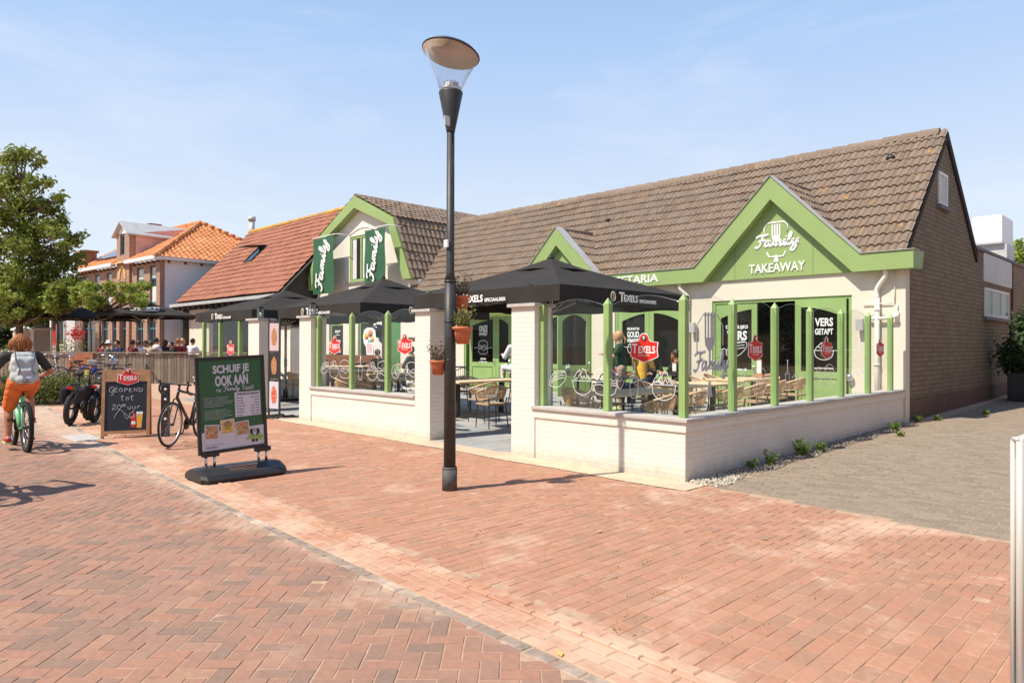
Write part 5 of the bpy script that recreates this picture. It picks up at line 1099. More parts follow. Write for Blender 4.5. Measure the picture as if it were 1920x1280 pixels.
l=MB(); text(l,'SCHUIF JE',TPo@Euler((0,0,R(1))).to_matrix().to_4x4(),w=.44,h=.125,bold=.035,depth=.002,x=.02,y=b0+ih-.12); text(l,'OOK AAN',TPo@Euler((0,0,R(1))).to_matrix().to_4x4(),w=.4,h=.125,bold=.035,depth=.002,x=.02,y=b0+ih-.245)
def sh(mb,dz): mb.v=[tuple(Vector(v)+(TPo.to_3x3()@Vector((0,0,dz)))) for v in mb.v]
sh(l,.003); l.build('headline','print_lilac',ps)
l=MB(); q=TPo@Matrix.Translation((0,0,.003)); family(l,q@Matrix.Translation((.0,b0+ih-.35,0)),.2,.045)
text(l,'bij',q,w=.05,h=.05,depth=.002,x=-.155,y=b0+ih-.36); text(l,'Texel?',q,w=.15,h=.055,depth=.002,x=.2,y=b0+ih-.345); l.build('script_line','print_lilac',ps)
l=MB(); lines=['Geniet van deze heerlijke, gezonde','burger menu\'s. Kaapgehakt & sla,','verrukkelijke en smaakvolle bijgerechten.','Natuurlijk ook lekker bij Family Texel!','Vind je altijd wat lekkers.','','Voor de kleine gasten en al hun','vrienden: Speel kindermenu met frites,','snack en ijs. Heerlijk met vers sap','Inbegrepen! Een leuk cadeautje en kleur','zonder zorgen kinderfeest!']
l2=MB()
for i,s_ in enumerate(lines):
    if s_: text(l2,s_,q,w=.0085*len(s_),h=.014,bold=.01,depth=.001,align='l',x=-.335,y=b0+ih-.44-i*.0245)
l2.build('body_text','print_lilac',ps)
hb=MB().box((.03,b0+.36,.003),(.35,b0+.655,.005),TPo,bev=.0).build('hours_panel','print_lilac',ps)
l=MB(); q=TPo@Matrix.Translation((0,0,.0065)); text(l,'OPENINGSTIJDEN',q,w=.28,h=.032,bold=.02,depth=.001,x=.19,y=b0+.625)
for i,(d_,h_) in enumerate([('Maandag','12:00 - 20:00'),('Dinsdag','Gesloten'),('Woensdag','Gesloten'),('Donderdag','12:00 - 20:00'),('Vrijdag','12:00 - 20:00'),('Zaterdag','12:00 - 20:00'),('Zondag','12:00 - 20:00')]):
    text(l,d_,q,w=.0115*len(d_),h=.018,bold=.005,depth=.001,align='l',x=.05,y=b0+.585-i*.034); text(l,h_,q,w=.0085*len(h_),h=.014,depth=.001,align='r',x=.335,y=b0+.585-i*.034)
l.build('hours_text','print_black',hb)
for i,(x,y,mt) in enumerate([(-.26,.2,'food_mix'),(-.07,.245,'food_yellow'),(.11,.205,'food_mix')]):
    q=TPo@Matrix.Translation((x,b0+y,.004+i*.002))@Euler((0,0,R((-4,2,4)[i]))).to_matrix().to_4x4(); o=MB().box((-.085,-.1,0),(.085,.1,.001),q).build('polaroid','print_lilac',ps); MB().box((-.073,-.062,.0015),(.073,.088,.0024),q).build('food_photo',mt,o)
    if i==1: b=MB(); b.ball((0,0,0),(.001,.001,.001),q); b.lathe([(.05,0),(.05,.001)],(0,.03,.003),14,q); b.build('burger_bun','food_brown',o); MB().box((-.055,0,.0045),(.055,.014,.0055),q).build('burger_lettuce','print_lime',o)
q=TPo@Matrix.Translation((.26,b0+.115,.0045)); l=MB(); l.prism([(-.06,.075),(-.03,.085),(.03,.085),(.06,.075),(.065,.03),(.03,0),(-.03,0),(-.065,.03)],0,.001,'xy',q); l.prism([(-.04,-.045),(-.005,-.045),(-.005,-.075),(-.035,-.08)],0,.001,'xy',q); l.prism([(.005,-.045),(.04,-.045),(.035,-.08),(.005,-.075)],0,.001,'xy',q); l.build('emblem_plate','print_black',ps)
l=MB(); fork(l,q@Matrix.Translation((0,.02,.003)),.15,.001,False); l.build('emblem_fork','print_lilac',ps); l=MB(); family(l,q@Matrix.Translation((0,-.02,.0045)),.21,.085); l.build('emblem_letters','print_lime',ps)
l=MB(); text(l,'Kijk voor meer info en menu op',TPo@Matrix.Translation((0,0,.003)),w=.21,h=.014,depth=.001,align='l',x=-.335,y=b0+.065); text(l,'TEXELSFAMILY.NL',TPo@Matrix.Translation((0,0,.003)),w=.15,h=.022,bold=.01,depth=.001,align='l',x=-.335,y=b0+.035); l.build('web_line','print_black',ps)

# A-board
ap_=Vector((-8.66,-3.43,gz(-8.6,-3.4))); t=thing('chalkboard','oak A-frame chalkboard with red beer shield announcing opening until eight','sign',ap_,R(-22))
tl=R(9); TB=Matrix.Translation((.22,0,.0))@Euler((0,-tl,0)).to_matrix().to_4x4()@Matrix(((0,0,1,0),(1,0,0,0),(0,1,0,0),(0,0,0,1)))
bw_,bh_=.72,1.14
m=MB(); m.box((-bw_/2,.02,-.02),(-bw_/2+.05,bh_,.02),TB,bev=.004); m.box((bw_/2-.05,.02,-.02),(bw_/2,bh_,.02),TB,bev=.004); m.box((-bw_/2+.05,.07,-.018),(bw_/2-.05,.12,.018),TB); m.box((-bw_/2+.05,bh_-.2,-.018),(bw_/2-.05,bh_-.002,.018),TB); m.build('front_frame','oak',t)
m=MB()
for s_ in (-1,1): m.box((s_*(bw_/2-.025)-.025,0,-.02),(s_*(bw_/2-.025)+.025,.02,.02),TB)
m.build('foot','rubber',t)
TB2=Matrix.Translation((-.19,0,0))@Euler((0,tl,0)).to_matrix().to_4x4()@Matrix(((0,0,1,0),(1,0,0,0),(0,1,0,0),(0,0,0,1)))
m=MB(); m.box((-bw_/2,.0,-.02),(-bw_/2+.05,bh_-.03,.02),TB2); m.box((bw_/2-.05,.0,-.02),(bw_/2,bh_-.03,.02),TB2); m.box((-bw_/2+.05,.25,-.018),(bw_/2-.05,.29,.018),TB2); m.box((-bw_/2+.05,.07,-.01),(bw_/2-.05,.9,.0),TB2); m.build('rear_frame','oak',t)
m=MB().tube([(-.13,-bw_/2+.02,.45),(.14,-bw_/2+.02,.45)],.006,5).build('stay','black_metal',t)
bd=MB().box((-bw_/2+.05,.12,.0),(bw_/2-.05,bh_-.2,.006),TB).build('board','board_black',t)
q=TB@Matrix.Translation((0,0,.010)); l=MB()
def hand(pts,cx,cy,s,r=.0042): l.tube([q@Vector((cx+v.x*s,cy+v.y*s,0)) for v in spl(pts,5)],r,5,flat=(1,0,0))
def hw(word,cx,cy,s,gap=.75):
    D_={'G':[[(.9,.8),(.5,1),(.1,.5),(.4,0),(.8,.3),(.75,.5),(.5,.48)],[(.75,.4),(.8,-.3),(.4,-.6)]],'E':[[(.7,.75),(.3,.8),(.15,.6),(.5,.5),(.15,.35),(.2,.1),(.7,.1)]],'O':[[(.4,.8),(.1,.4),(.4,.1),(.7,.4),(.4,.8)]],'P':[[(.2,0),(.25,.8)],[(.25,.8),(.65,.7),(.6,.45),(.25,.4)]],'N':[[(.15,.05),(.2,.8)],[(.2,.8),(.65,.1)],[(.65,.1),(.7,.85)]],'D':[[(.2,.05),(.2,.8)],[(.1,.8),(.8,.5),(.6,.1),(.1,.05)]],
    't':[[(.35,.95),(.3,.1),(.6,.1)],[(.1,.65),(.6,.7)]],'o':[[(.4,.6),(.15,.3),(.4,.05),(.65,.35),(.4,.6)]],'2':[[(.1,.7),(.4,.95),(.6,.7),(.1,.05),(.75,.1)]],'0':[[(.4,.9),(.1,.5),(.35,.05),(.7,.45),(.4,.9)]],'u':[[(.1,.55),(.15,.1),(.5,.1),(.55,.6)],[(.55,.6),(.55,.05)]],'r':[[(.2,.6),(.2,.05)],[(.2,.4),(.45,.65),(.6,.5)]],'-':[[(.1,.5),(.7,.55)]]}
    for i,ch in enumerate(word):
        if ch==' ': continue
        for st_ in D_[ch]: hand(st_,cx+i*s*gap,cy,s)
hw('GEOPEND',-.26,.76,.088,.82); hw('tot',-.09,.62,.095); hw('20',-.21,.47,.095); hw('oo',-.065,.535,.04); hand([(0,0),(1,.05)],-.07,.52,.07); hw('uur',.02,.47,.09); hand([(0,0),(.25,.6),(.6,.9),(.95,.5),(1.1,.1),(1.3,-.1),(1.6,.5),(2.0,.8)],-.17,.33,.15,.0038); hand([(0,.5),(.4,.1),(.9,.0),(1.5,.3)],-.02,.34,.15,.0038); hand([(.2,-.1),(.5,.2),(.9,.45)],.03,.33,.15,.0038)
l.build('chalk_writing','chalk',bd)
logo(t,TB@Matrix.Translation((.02,bh_-.13,.024)),.31,world=False)
bb_=MB(); bb_.prism([(.165,.16),(.235,.16),(.25,.39),(.155,.39)],.008,.010,'xy',TB); bg_=bb_.build('beer_print','beer',bd); MB().prism([(.155,.39),(.25,.39),(.252,.43),(.153,.43)],.008,.0105,'xy',TB).build('foam_print','white_print',bd); m=MB(); m.prism([(.08,.17),(.145,.17),(.145,.33),(.125,.36),(.125,.42),(.10,.42),(.10,.36),(.08,.33)],.008,.010,'xy',TB); m.build('bottle_print','logo_red',bd); MB().prism([(.082,.22),(.143,.22),(.143,.27),(.082,.27)],.0105,.0115,'xy',TB).build('bottle_label','white_print',bd)

# tall menu stand
mp_=Vector((-9.72,-.28,gz(-9.7,0))); t=thing('menu_stand','tall narrow black menu stand with three food posters before the opening','stand',mp_,R(8))
m=MB()
for s_ in (-.19,.19): m.box((s_-.022,-.012,.05),(s_+.022,.012,2.1)); 
m.box((-.168,-.01,2.02),(.168,.01,2.06)); m.box((-.168,-.01,1.38),(.168,.01,1.41)); m.box((-.168,-.01,.78),(.168,.01,.81)); m.build('frame','black_metal',t)
m=MB()
for s_ in (-.19,.19): m.tube([(s_,-.38,.02),(s_,-.33,.04),(s_,.33,.04),(s_,.38,.02)],.022,6)
m.box((-.19,-.02,.02),(.19,.02,.06)); m.tube([(-.3,-.1,.03),(.3,-.1,.03)],.016,6); m.build('foot','black_metal',t)
for z0,z1,a,b_ in ((1.42,2.0,'print_pink','food_brown'),(.83,1.37,'print_black','food_brown'),(.2,.77,'print_lilac','food_red')):
    o=MB().box((-.165,-.006,z0),(.165,.004,z1)).build('menu_poster',a,t); MB().prism([(.1*math.cos(k*.42),(z0+z1)/2+.19*math.sin(k*.42)*(1+.1*math.sin(k*2.1))) for k in range(15)],-.0085,-.0065,'xz').build('food_print',b_,o)
# bollard with reflectors
p=onG(310,818); t=thing('bollard','black flat steel bollard with white dots behind the racing bike','bollard',p,R(70)); MB().box((-.07,-.035,0),(.07,.035,.88),bev=.01).build('plate','black_metal',t)
for z in (.8,.63,.46,.3): MB().lathe([(.022,0),(.022,.004)],(0,0,0),12,Matrix.Translation((0,.036,z))@Euler((R(90),0,0)).to_matrix().to_4x4()).build('reflector','white_print',t); MB().lathe([(.022,0),(.022,.004)],(0,0,0),12,Matrix.Translation((.0,-.036,z))@Euler((R(-90),0,0)).to_matrix().to_4x4()@Matrix.Translation((0,0,-.004))).build('reflector','white_print',t)
# display board cropped by the right picture edge
t=thing('display_board','pale grey metal A-frame display board cropped by the right picture edge','sign',(3.80,-3.6,0))
pa=atD(1899,640,3.0); pb=atD(1912.5,640,2.97)
for q_,r_ in ((pa,.0100),(pb,.0155)):
    m=MB(); x_,y_=q_.x-3.80,q_.y+3.6; m.tube([(x_,y_,.03),(x_,y_,1.2)],r_,12); m.tube([(x_,y_,1.2),(x_+.02,y_+.62,1.2)],r_,10); m.tube([(x_+.02,y_+.62,.03),(x_+.02,y_+.62,1.2)],r_,12); m.tube([(x_,y_,.12),(x_+.02,y_+.62,.12)],r_,10); f=m.build('frame','alu_pale',t); MB().add([(x_-.003,y_,.12),(x_+.017,y_+.62,.12),(x_+.017,y_+.62,1.2),(x_-.003,y_,1.2),(x_+.003,y_,.12),(x_+.023,y_+.62,.12),(x_+.023,y_+.62,1.2),(x_+.003,y_,1.2)],[(0,1,2,3),(4,7,6,5),(0,4,5,1),(3,2,6,7),(0,3,7,4),(1,5,6,2)]).build('sheet','zinc',f)
m=MB(); m.tube([(pa.x-3.8,pa.y+3.6,1.207),(pb.x-3.8,pb.y+3.6,1.207)],.011,8); m.build('hinge','zinc',t)
MB().box((-.12,-.34,.0),(.14,-.02,.03),bev=.012).build('foot_plate','white_paint',t)
# =====================  FURNITURE =========================================
def wicker_chair(lab):
    t=thing('wicker_chair',lab,'chair',(0,0,0),0,'wicker armchairs on the terrace')      # faces +x
    n=22; A=[R(-118+236*i/n) for i in range(n+1)]      # back at -x
    def rimp(a): return Vector((-.25*math.cos(a)*1.0+.03,.29*math.sin(a),.80-.17*abs(math.sin(a*.55))**1.6-.02))
    def lowp(a): return Vector((-.20*math.cos(a)+.02,.235*math.sin(a),.56-.04*abs(math.sin(a*.5))))
    m=MB(); m.tube([rimp(a) for a in A],.016,7); m.tube([lowp(a) for a in A],.012,6); m.build('arm_rim','rattan_rim',t)
    m=MB()
    for i in range(50):
        a=R(-112+224*i/49); m.tube([rimp(a),(rimp(a+.03)+lowp(a+.03))/2+Vector((-.012*math.cos(a),.012*math.sin(a),0)),lowp(a+.05)],.0068,4,caps=False)
    m.build('backrest','rattan',t)
    m=MB(); m.box((-.2,-.22,.42),(.24,.22,.455),bev=.015); m.build('seat','rope_seat',t)
    m=MB()
    for sx,sy in ((.2,.2),(.2,-.2)): m=MB(); m.tube([(sx+.02,sy*1.1,0),(sx,sy,.44),(sx-.02,sy*1.3,.62)],[.010,.014,.012],7); m.build('leg','dark_leg',t)
    for sx,sy in ((-.18,.18),(-.18,-.18)): m=MB(); m.tube([(sx-.05,sy*1.15,0),(sx,sy,.44),(sx-.02,sy*1.05,.56)],[.010,.014,.012],7); m.build('leg','dark_leg',t)
    return t
def table(x,y,L_,Wd,lab,ht=.75):
    z=gt(x,y); t=thing('terrace_table',lab,'table',(x,y,z),0,'light wooden terrace tables')
    m=MB(); nb=5
    for i in range(nb): m.box((-Wd/2+i*Wd/nb+.002,-L_/2,ht-.035),(-Wd/2+(i+1)*Wd/nb-.002,L_/2,ht+random.uniform(0,.001)),bev=.004)
    m.build('table_top','table_wood',t)
    for s_ in (-1,1): m=MB(); m.box((-.04,s_*L_*.33-.04,.03),(.04,s_*L_*.33+.04,ht-.04)); m.box((-.3,s_*L_*.33-.03,0),(.3,s_*L_*.33+.03,.03)); m.box((-.3,s_*L_*.33-.03,ht-.06),(.3,s_*L_*.33+.03,ht-.036)); m.build('pedestal','black_metal',t)
    return t
TABS=[(-2.62,2.55,1.9,.86,'front light wood table behind the right corner glass'),(-2.62,4.66,1.9,.86,'middle light wood table of the row along the side glass'),(-2.6,6.45,1.5,.86,'last light wood table of the row near the open takeaway door'),
 (-6.75,2.9,1.9,.86,'light wood table in the open entrance beside the lamp post'),(-8.6,2.5,1.9,.86,'light wood table behind the middle glass screen, right half'),(-10.0,3.4,1.9,.86,'light wood table behind the middle glass screen, far left half'),(-12.6,3.1,2.0,.86,'light wood table seen behind the menu stand'),(-14.9,4.4,2.0,.86,'rearmost light wood table of the left terrace')]
for q in TABS: table(*q)
wc=wicker_chair(''); used=[]
def ch(x,y,rz,lab): return place(wc,used,(x,y,gt(x,y)),R(rz),lab,'wicker armchairs on the terrace')
# faces given by rz: 0 = +x
ch(-1.72,2.1,180,'wicker chair nearest the corner post, at the front table of the side row'); ch(-1.72,3.0,174,'wicker chair behind the second side post, right side of the front table')
ch(-1.68,4.2,182,'wicker chair at the middle table, seen through the second side pane'); ch(-1.7,5.1,177,'wicker chair at the middle table, seen through the third side pane'); ch(-1.72,6.0,185,'wicker chair at the last table, nearer chair on the glass side'); ch(-1.7,6.85,176,'wicker chair at the last table, farther chair on the glass side')
ch(-2.55,7.45,262,'wicker chair at the head of the last table before the takeaway door')
ch(-3.5,2.2,3,'wicker chair on the inner side of the front table, left one'); ch(-3.5,3.1,-4,'wicker chair on the inner side of the front table, right one'); ch(-3.48,4.3,2,'wicker chair on the inner side of the middle table, nearer one'); ch(-3.5,5.2,0,'wicker chair on the inner side of the middle table, farther one'); ch(-3.5,6.1,-3,'wicker chair on the inner side of the last table, nearer one'); ch(-3.5,6.9,4,'wicker chair on the inner side of the last table, farther one'); ch(-2.6,1.25,92,'wicker chair at the street end of the front table')
ch(-5.92,2.25,182,'wicker chair with its back to the entrance, half behind the right pier'); ch(-5.15,1.75,168,'wicker chair standing free in the entrance opening, left of the right pier'); ch(-6.35,1.15,75,'wicker chair low behind the lamp post in the entrance opening'); ch(-5.9,3.4,178,'wicker chair right of the entrance table, farther one'); ch(-6.75,1.55,95,'wicker chair at the street end of the entrance table beside the lamp post'); ch(-7.5,3.3,2,'wicker chair on the left side of the entrance table')
ch(-8.6,1.1,88,'wicker chair behind the middle screen, at the street end of its right table'); ch(-7.78,2.1,180,'wicker chair at the right table of the middle screen, right side near'); ch(-7.8,3.1,176,'wicker chair at the right table of the middle screen, right side far'); ch(-9.35,2.1,0,'wicker chair at the right table of the middle screen, left side near'); ch(-9.32,1.2,60,'wicker chair turned slightly behind the left pane of the middle screen'); ch(-10.0,2.1,90,'wicker chair at the street end of the far table of the middle screen'); ch(-10.75,3.2,0,'wicker chair on the left of the far table of the middle screen')
ch(-12.6,1.75,90,'wicker chair at the street end of the table behind the menu stand'); ch(-11.8,2.7,180,'wicker chair right of the table behind the menu stand, near one'); ch(-11.8,3.6,180,'wicker chair right of the table behind the menu stand, far one'); ch(-13.4,3.1,0,'wicker chair left of the table behind the menu stand')
# black tables and chairs nearer the facade
def bistro(x,y,lab,col='mint'):
    z=gt(x,y); t=thing('bistro_table',lab,'table',(x,y,z)); MB().lathe([(.36,.735),(.36,.76)],(0,0,0),28).build('table_top','black_metal',t); m=MB(); m.tube([(0,0,.02),(0,0,.74)],.03,8); m.box((-.25,-.25,0),(.25,.25,.02)); m.build('pedestal','black_metal',t); return t
BT=[(-6.3,5.6,'round black table with drinks just inside the entrance'),(-8.6,6.0,'black table with teal cutlery pot by the first dark door'),(-4.7,5.2,'small black table where the woman in green stands'),(-4.35,6.6,'black table beside the guest in the yellow shirt'),(-11.5,6.2,'black table of the guest in the striped shirt'),(-14.2,6.4,'black table behind the balloon'),(-16.3,6.1,'black table farthest left behind the middle screen')]
for b in BT: bistro(*b)
def bchair(lab):
    t=thing('black_chair',lab,'chair',(0,0,0),0,'black slatted armchairs'); m=MB(); A=[R(-100+200*i/14) for i in range(15)]
    m.tube([(-.24*math.cos(a),.27*math.sin(a),.78-.12*abs(math.sin(a))) for a in A],.014,6); m.build('arm_rim','black_metal',t); m=MB()
    for i in range(13): a=R(-90+180*i/12); m.tube([(-.24*math.cos(a),.27*math.sin(a),.78-.12*abs(math.sin(a))),(-.2*math.cos(a),.22*math.sin(a),.45)],.006,4)
    m.build('backrest','black_metal',t); MB().box((-.2,-.21,.43),(.23,.21,.455),bev=.01).build('seat','black_metal',t)
    for sx in (-1,1):
        for sy in (-1,1): MB().tube([(sx*.23,sy*.22,0),(sx*.18,sy*.18,.44)],.012,6).build('leg','black_metal',t)
    return t
bc=bchair(''); ub=[]
for x,y,r,l in [(-7.1,4.9,60,'black slatted chair left of the round table in the entrance'),(-7.9,5.3,200,'black slatted chair in the entrance before the cutlery pot table'),(-5.5,6.0,190,'black slatted chair right of the round table in the entrance'),(-4.9,6.3,0,'black slatted chair left of the green-pot table'),(-3.9,6.1,150,'black slatted chair in which the yellow shirt guest sits'),(-12.2,5.8,30,'black slatted chair behind the middle red sticker'),(-10.8,5.8,160,'black slatted chair of the striped shirt guest'),(-13.4,6.0,180,'black slatted chair under the balloon'),(-15.1,6.0,20,'black slatted chair of the guest left of the balloon'),(-4.6,4.35,80,'black slatted chair with the grey bag on it')]: place(bc,ub,(x,y,gt(x,y)),R(r),l,'black slatted armchairs')
def cut_pot(x,y,z,lab,mat,napk=True):
    t=thing('cutlery_pot',lab,'pot',(x,y,z)); MB().lathe([(.045,0),(.062,.14),(.066,.145),(.066,.155),(.058,.155),(.05,.02)],(0,0,0),18).build('pot',mat,t); m=MB()
    for k in range(7): a=k*.9; m.add([(.02*math.cos(a),.02*math.sin(a),.1),(.05*math.cos(a),.05*math.sin(a),.2+.02*(k%3)),(.05*math.cos(a+.6),.05*math.sin(a+.6),.17+.03*(k%2)),(.02*math.cos(a+.6),.02*math.sin(a+.6),.1)],[(0,1,2,3)])
    m.build('napkin','napkin',t); return t
p=(-2.75,6.35); cut_pot(p[0],p[1],gt(*p)+.751,'mint green pot of napkins on the last table of the side row','mint_pot')
p=(-8.55,5.8); cut_pot(p[0],p[1],gt(*p)+.761,'dark teal cutlery pot by the first dark door','teal_pot')
p=(-6.4,5.35); cut_pot(p[0],p[1],gt(*p)+.761,'mint pot with white napkins on the round table in the entrance','mint_pot')
def menuholder(x,y,z,lab,h=.3,mat='oak',pm='napkin'):
    t=thing('menu_holder',lab,'menu',(x,y,z)); MB().box((-.1,-.06,0),(.1,.06,.07),bev=.006).build('block',mat,t); MB().box((-.05,-.01,.07),(.06,.01,h+.08)).build('clipboard','oak',t); MB().box((-.04,-.014,.09),(.05,-.0105,h+.05)).build('sheet',pm,t)
p=(-2.45,6.9); menuholder(p[0],p[1],gt(*p)+.751,'wooden block with upright menu at the end of the last table')
p=(-8.25,6.0); menuholder(p[0],p[1],gt(*p)+.761,'dark framed menu card standing by the burger door',.28,'black_metal','print_lilac')
p=(-4.25,6.5); menuholder(p[0],p[1],gt(*p)+.761,'white menu card before the guest resting chin on hand',.2,'black_metal','napkin')
def glass(x,y,z,lab,liq): 
    t=thing('drinking_glass',lab,'glass',(x,y,z)); MB().lathe([(.03,0),(.036,.13),(.034,.13),(.028,.006)],(0,0,0),14).build('glass','lamp_glass',t); MB().lathe([(.027,.008),(.031,.085)],(0,0,0),12).build('drink',liq,t)
glass(-6.15,5.45,gt(-6.15,5.45)+.761,'glass of red drink on the round table in the entrance','drink_red'); glass(-6.08,5.7,gt(-6.08,5.7)+.761,'glass of pale drink on the round table in the entrance','beer'); glass(-4.75,5.05,gt(-4.7,5.05)+.761,'empty water glass on the table of the woman in green','napkin')
t=thing('ketchup_bottle','red sauce bottle on the table of the woman in green','bottle',(-4.9,5.2,gt(-4.9,5.2)+.761)); MB().lathe([(.028,0),(.03,.1),(.015,.15),(.012,.19)],(0,0,0),12).build('bottle','ketchup',t); MB().lathe([(.014,.19),(.014,.21)],(0,0,0),10).build('cap','white_paint',t)
p=(-16.2,6.8); t=thing('window_bench','long brown wooden bench against the back wall of the left terrace','bench',(-18.6,6.9,gt(-18,6.9))); MB().box((-3,.0,.42),(1.6,.45,.47)).build('seat','dark_wood',t); MB().box((-3,.42,.47),(1.6,.47,.95)).build('backrest','dark_wood',t); MB().box((-2.9,.1,0),(1.5,.35,.42)).build('plinth','dark_wood',t)
t=thing('screen_panel','white panel with black diamond pattern beside the middle red sticker','panel',(-12.9,5.9,gt(-12.9,5.9))); MB().box((-.42,-.02,.05),(.42,.02,1.5)).build('sheet','cream_frame',t); MB().box((-.44,-.03,1.5),(.44,.03,1.62)).build('rail','dark_wood',t); m=MB()
for i in range(5):
    for j in range(6): x,z=-.33+i*.165,.3+j*.2; m.prism([(x-.035,z),(x,z-.045),(x+.035,z),(x,z+.045)],-.024,-.021,'xz')
m.build('diamond_pattern','print_black',t)
t=thing('balloon','large shiny black balloon bunch floating left of the third post','balloon',(-13.75,5.05,gt(-13.7,5))); MB().ball((0,0,1.83),(.19,.19,.21)).build('balloon','balloon',t); MB().ball((.12,.1,1.6),(.14,.14,.16)).build('balloon','balloon',t); MB().tube([(0,0,0),(0,0,1.64)],.004,4).build('string','white_paint',t)
t=thing('bench_blind','rolled white awning above the first dark door','awning',(-12.1,7.6,2.75)); MB().box((-1.0,-.5,-.12),(1.05,.3,-.02)).build('cloth','white_paint',t); MB().tube([(-1.0,-.5,-.1),(1.05,-.5,-.1)],.05,10).build('roller','white_paint',t)

# =====================  BICYCLES ==========================================
def bike(name,lab,loc,rz,col='bike_black',R_=.34,tw=.018,bar='flat',frame='diamond',rim='alu',rack=False,bags=False,fender=False,knob=False,wb=1.04,basket=None,lean=0,mirror=False,batt=False,sad='rubber',wallm='rubber',spk=28,group=None):
    t=thing(name,lab,'bicycle',loc,0,group); t.rotation_euler=(lean,0,rz)
    def wheel(x):
        m=MB(); n=36; m.tube([(x+(R_-tw)*math.cos(2*math.pi*k/n),0,R_+(R_-tw)*math.sin(2*math.pi*k/n)) for k in range(n)],tw,8,closed=True)
        if knob:
            for k in range(64):
                a=2*math.pi*k/64
                for s_ in (-1,0,1): 
                    T=Matrix.Translation((x,0,R_))@Euler((0,-a,0)).to_matrix().to_4x4()@Matrix.Translation((R_-tw+tw*(.95 if s_==0 else .72),s_*tw*.62,0)); m.box((-.006,-.007,-.008),(.009,.007,.008),T)
        w=m.build('wheel',wallm if not knob else 'rubber',t)
        m=MB(); m.tube([(x+(R_-2*tw-.008)*math.cos(2*math.pi*k/n),0,R_+(R_-2*tw-.008)*math.sin(2*math.pi*k/n)) for k in range(n)],.012,6,closed=True); m.build('rim',rim,w)
        m=MB()
        for k in range(spk):
            a=2*math.pi*k/spk; m.tube([(x+.02*math.cos(a+.5),(.025 if k%2 else -.025),R_+.02*math.sin(a+.5)),(x+(R_-2*tw-.01)*math.cos(a),0,R_+(R_-2*tw-.01)*math.sin(a))],.0013,3,caps=False)
        m.build('spokes','chrome',w); m=MB(); m.tube([(x,-.05,R_),(x,.05,R_)],.02,8); m.build('hub','black_metal',w); return w
    wheel(0); wheel(wb)
    bb=Vector((.43,0,.29)); ht=Vector((wb-.20,0,.88)); hb=Vector((wb-.155,0,.74)); st=Vector((.26,0,.80)); ra=Vector((0,0,R_))
    m=MB(); r=.019 if tw<.03 else .026
    if frame=='diamond': m.tube([hb,bb],r*1.25,10); m.tube([ht+Vector((.01,0,-.03)),st+Vector((0,0,-.06))],r,8)
    elif frame=='step': m.tube(spl([hb,(.66,0,.36),bb],4),r*1.3,10)
    elif frame=='mtb': m.tube([hb,bb],r*1.5,10); m.tube([ht+Vector((.01,0,-.04)),st+Vector((.03,0,-.18))],r*1.1,8)
    m.tube([bb,st],r,8); m.tube([ht,hb],r*1.15,8)
    for s_ in (-1,1): m.tube([bb+Vector((0,s_*.03,0)),ra+Vector((0,s_*.06,0))],r*.55,6); m.tube([st+Vector((0,s_*.02,-.08)),ra+Vector((0,s_*.06,0))],r*.5,6)
    m.build('frame',col,t)
    m=MB(); fx=wb
    for s_ in (-1,1): m.tube(spl([hb+Vector((.01,s_*.02,-.01)),hb+Vector((.03,s_*(tw+.03),-.06)),(fx,s_*(tw+.03),R_)],3),.012,6)
    m.build('fork',col if bar!='mtb' else 'black_metal',t)
    m=MB(); top=ht+Vector((-.02,0,.06)); m.tube([ht,top],.015,8)
    if bar=='drop':
        top=ht+Vector((.05,0,.07)); m.tube([ht+Vector((-.01,0,.04)),top],.016,8); m.tube([top+Vector((0,-.21,0)),top+Vector((0,.21,0))],.014,8)
        for s_ in (-1,1): m.tube(spl([top+Vector((0,s_*.21,0)),top+Vector((.09,s_*.22,-.0)),top+Vector((.12,s_*.22,-.07)),top+Vector((.05,s_*.23,-.14)),top+Vector((-.04,s_*.23,-.14))],4),.016,8); m.tube([top+Vector((.09,s_*.22,.0)),top+Vector((.13,s_*.22,.06))],.018,8); m.tube([top+Vector((.12,s_*.22,.03)),top+Vector((.14,s_*.22,-.1))],.006,5)
    elif bar=='city':
        top=ht+Vector((-.03,0,.2)); m.tube([ht,top],.013,8); 
        for s_ in (-1,1): m.tube(spl([top,top+Vector((.04,s_*.12,.03)),top+Vector((-.06,s_*.28,.05)),top+Vector((-.24,s_*.3,.02))],4),.011,7)
    else:
        top=ht+Vector((.03,0,.12 if tw<.05 else .24)); m.tube([ht,top],.016,8); m.tube(spl([top+Vector((-.05,-.36,.03)),top+Vector((0,-.12,0)),top,top+Vector((0,.12,0)),top+Vector((-.05,.36,.03))],4),.013,8)
        for s_ in (-1,1): m.tube([top+Vector((-.05,s_*.25,.025)),top+Vector((-.055,s_*.37,.03))],.018,8); m.tube([top+Vector((.0,s_*.2,0)),top+Vector((.02,s_*.34,-.03))],.005,5)
    hbar=m.build('handlebar','black_metal' if bar!='city' else 'chrome',t)
    if mirror:
        for s_ in (-1,1): MB().tube([top+Vector((-.04,s_*.3,.03)),top+Vector((.02,s_*.36,.14))],.006,5).build('mirror_stalk','black_metal',hbar); MB().ball(top+Vector((.02,s_*.38,.17)),(.015,.045,.03)).build('mirror','mirror' if s_>0 else 'mirror',hbar)
    if batt: MB().box(tuple(top+Vector((.0,-.09,-.02))),tuple(top+Vector((.11,.09,.11))),bev=.03).build('bar_bag','bag_grey',t)
    m=MB(); sz=.97 if bar!='drop' else .95
    m.tube([st,Vector((.235,0,sz-.03))],.014,8); m.build('seat_post','black_metal',t)
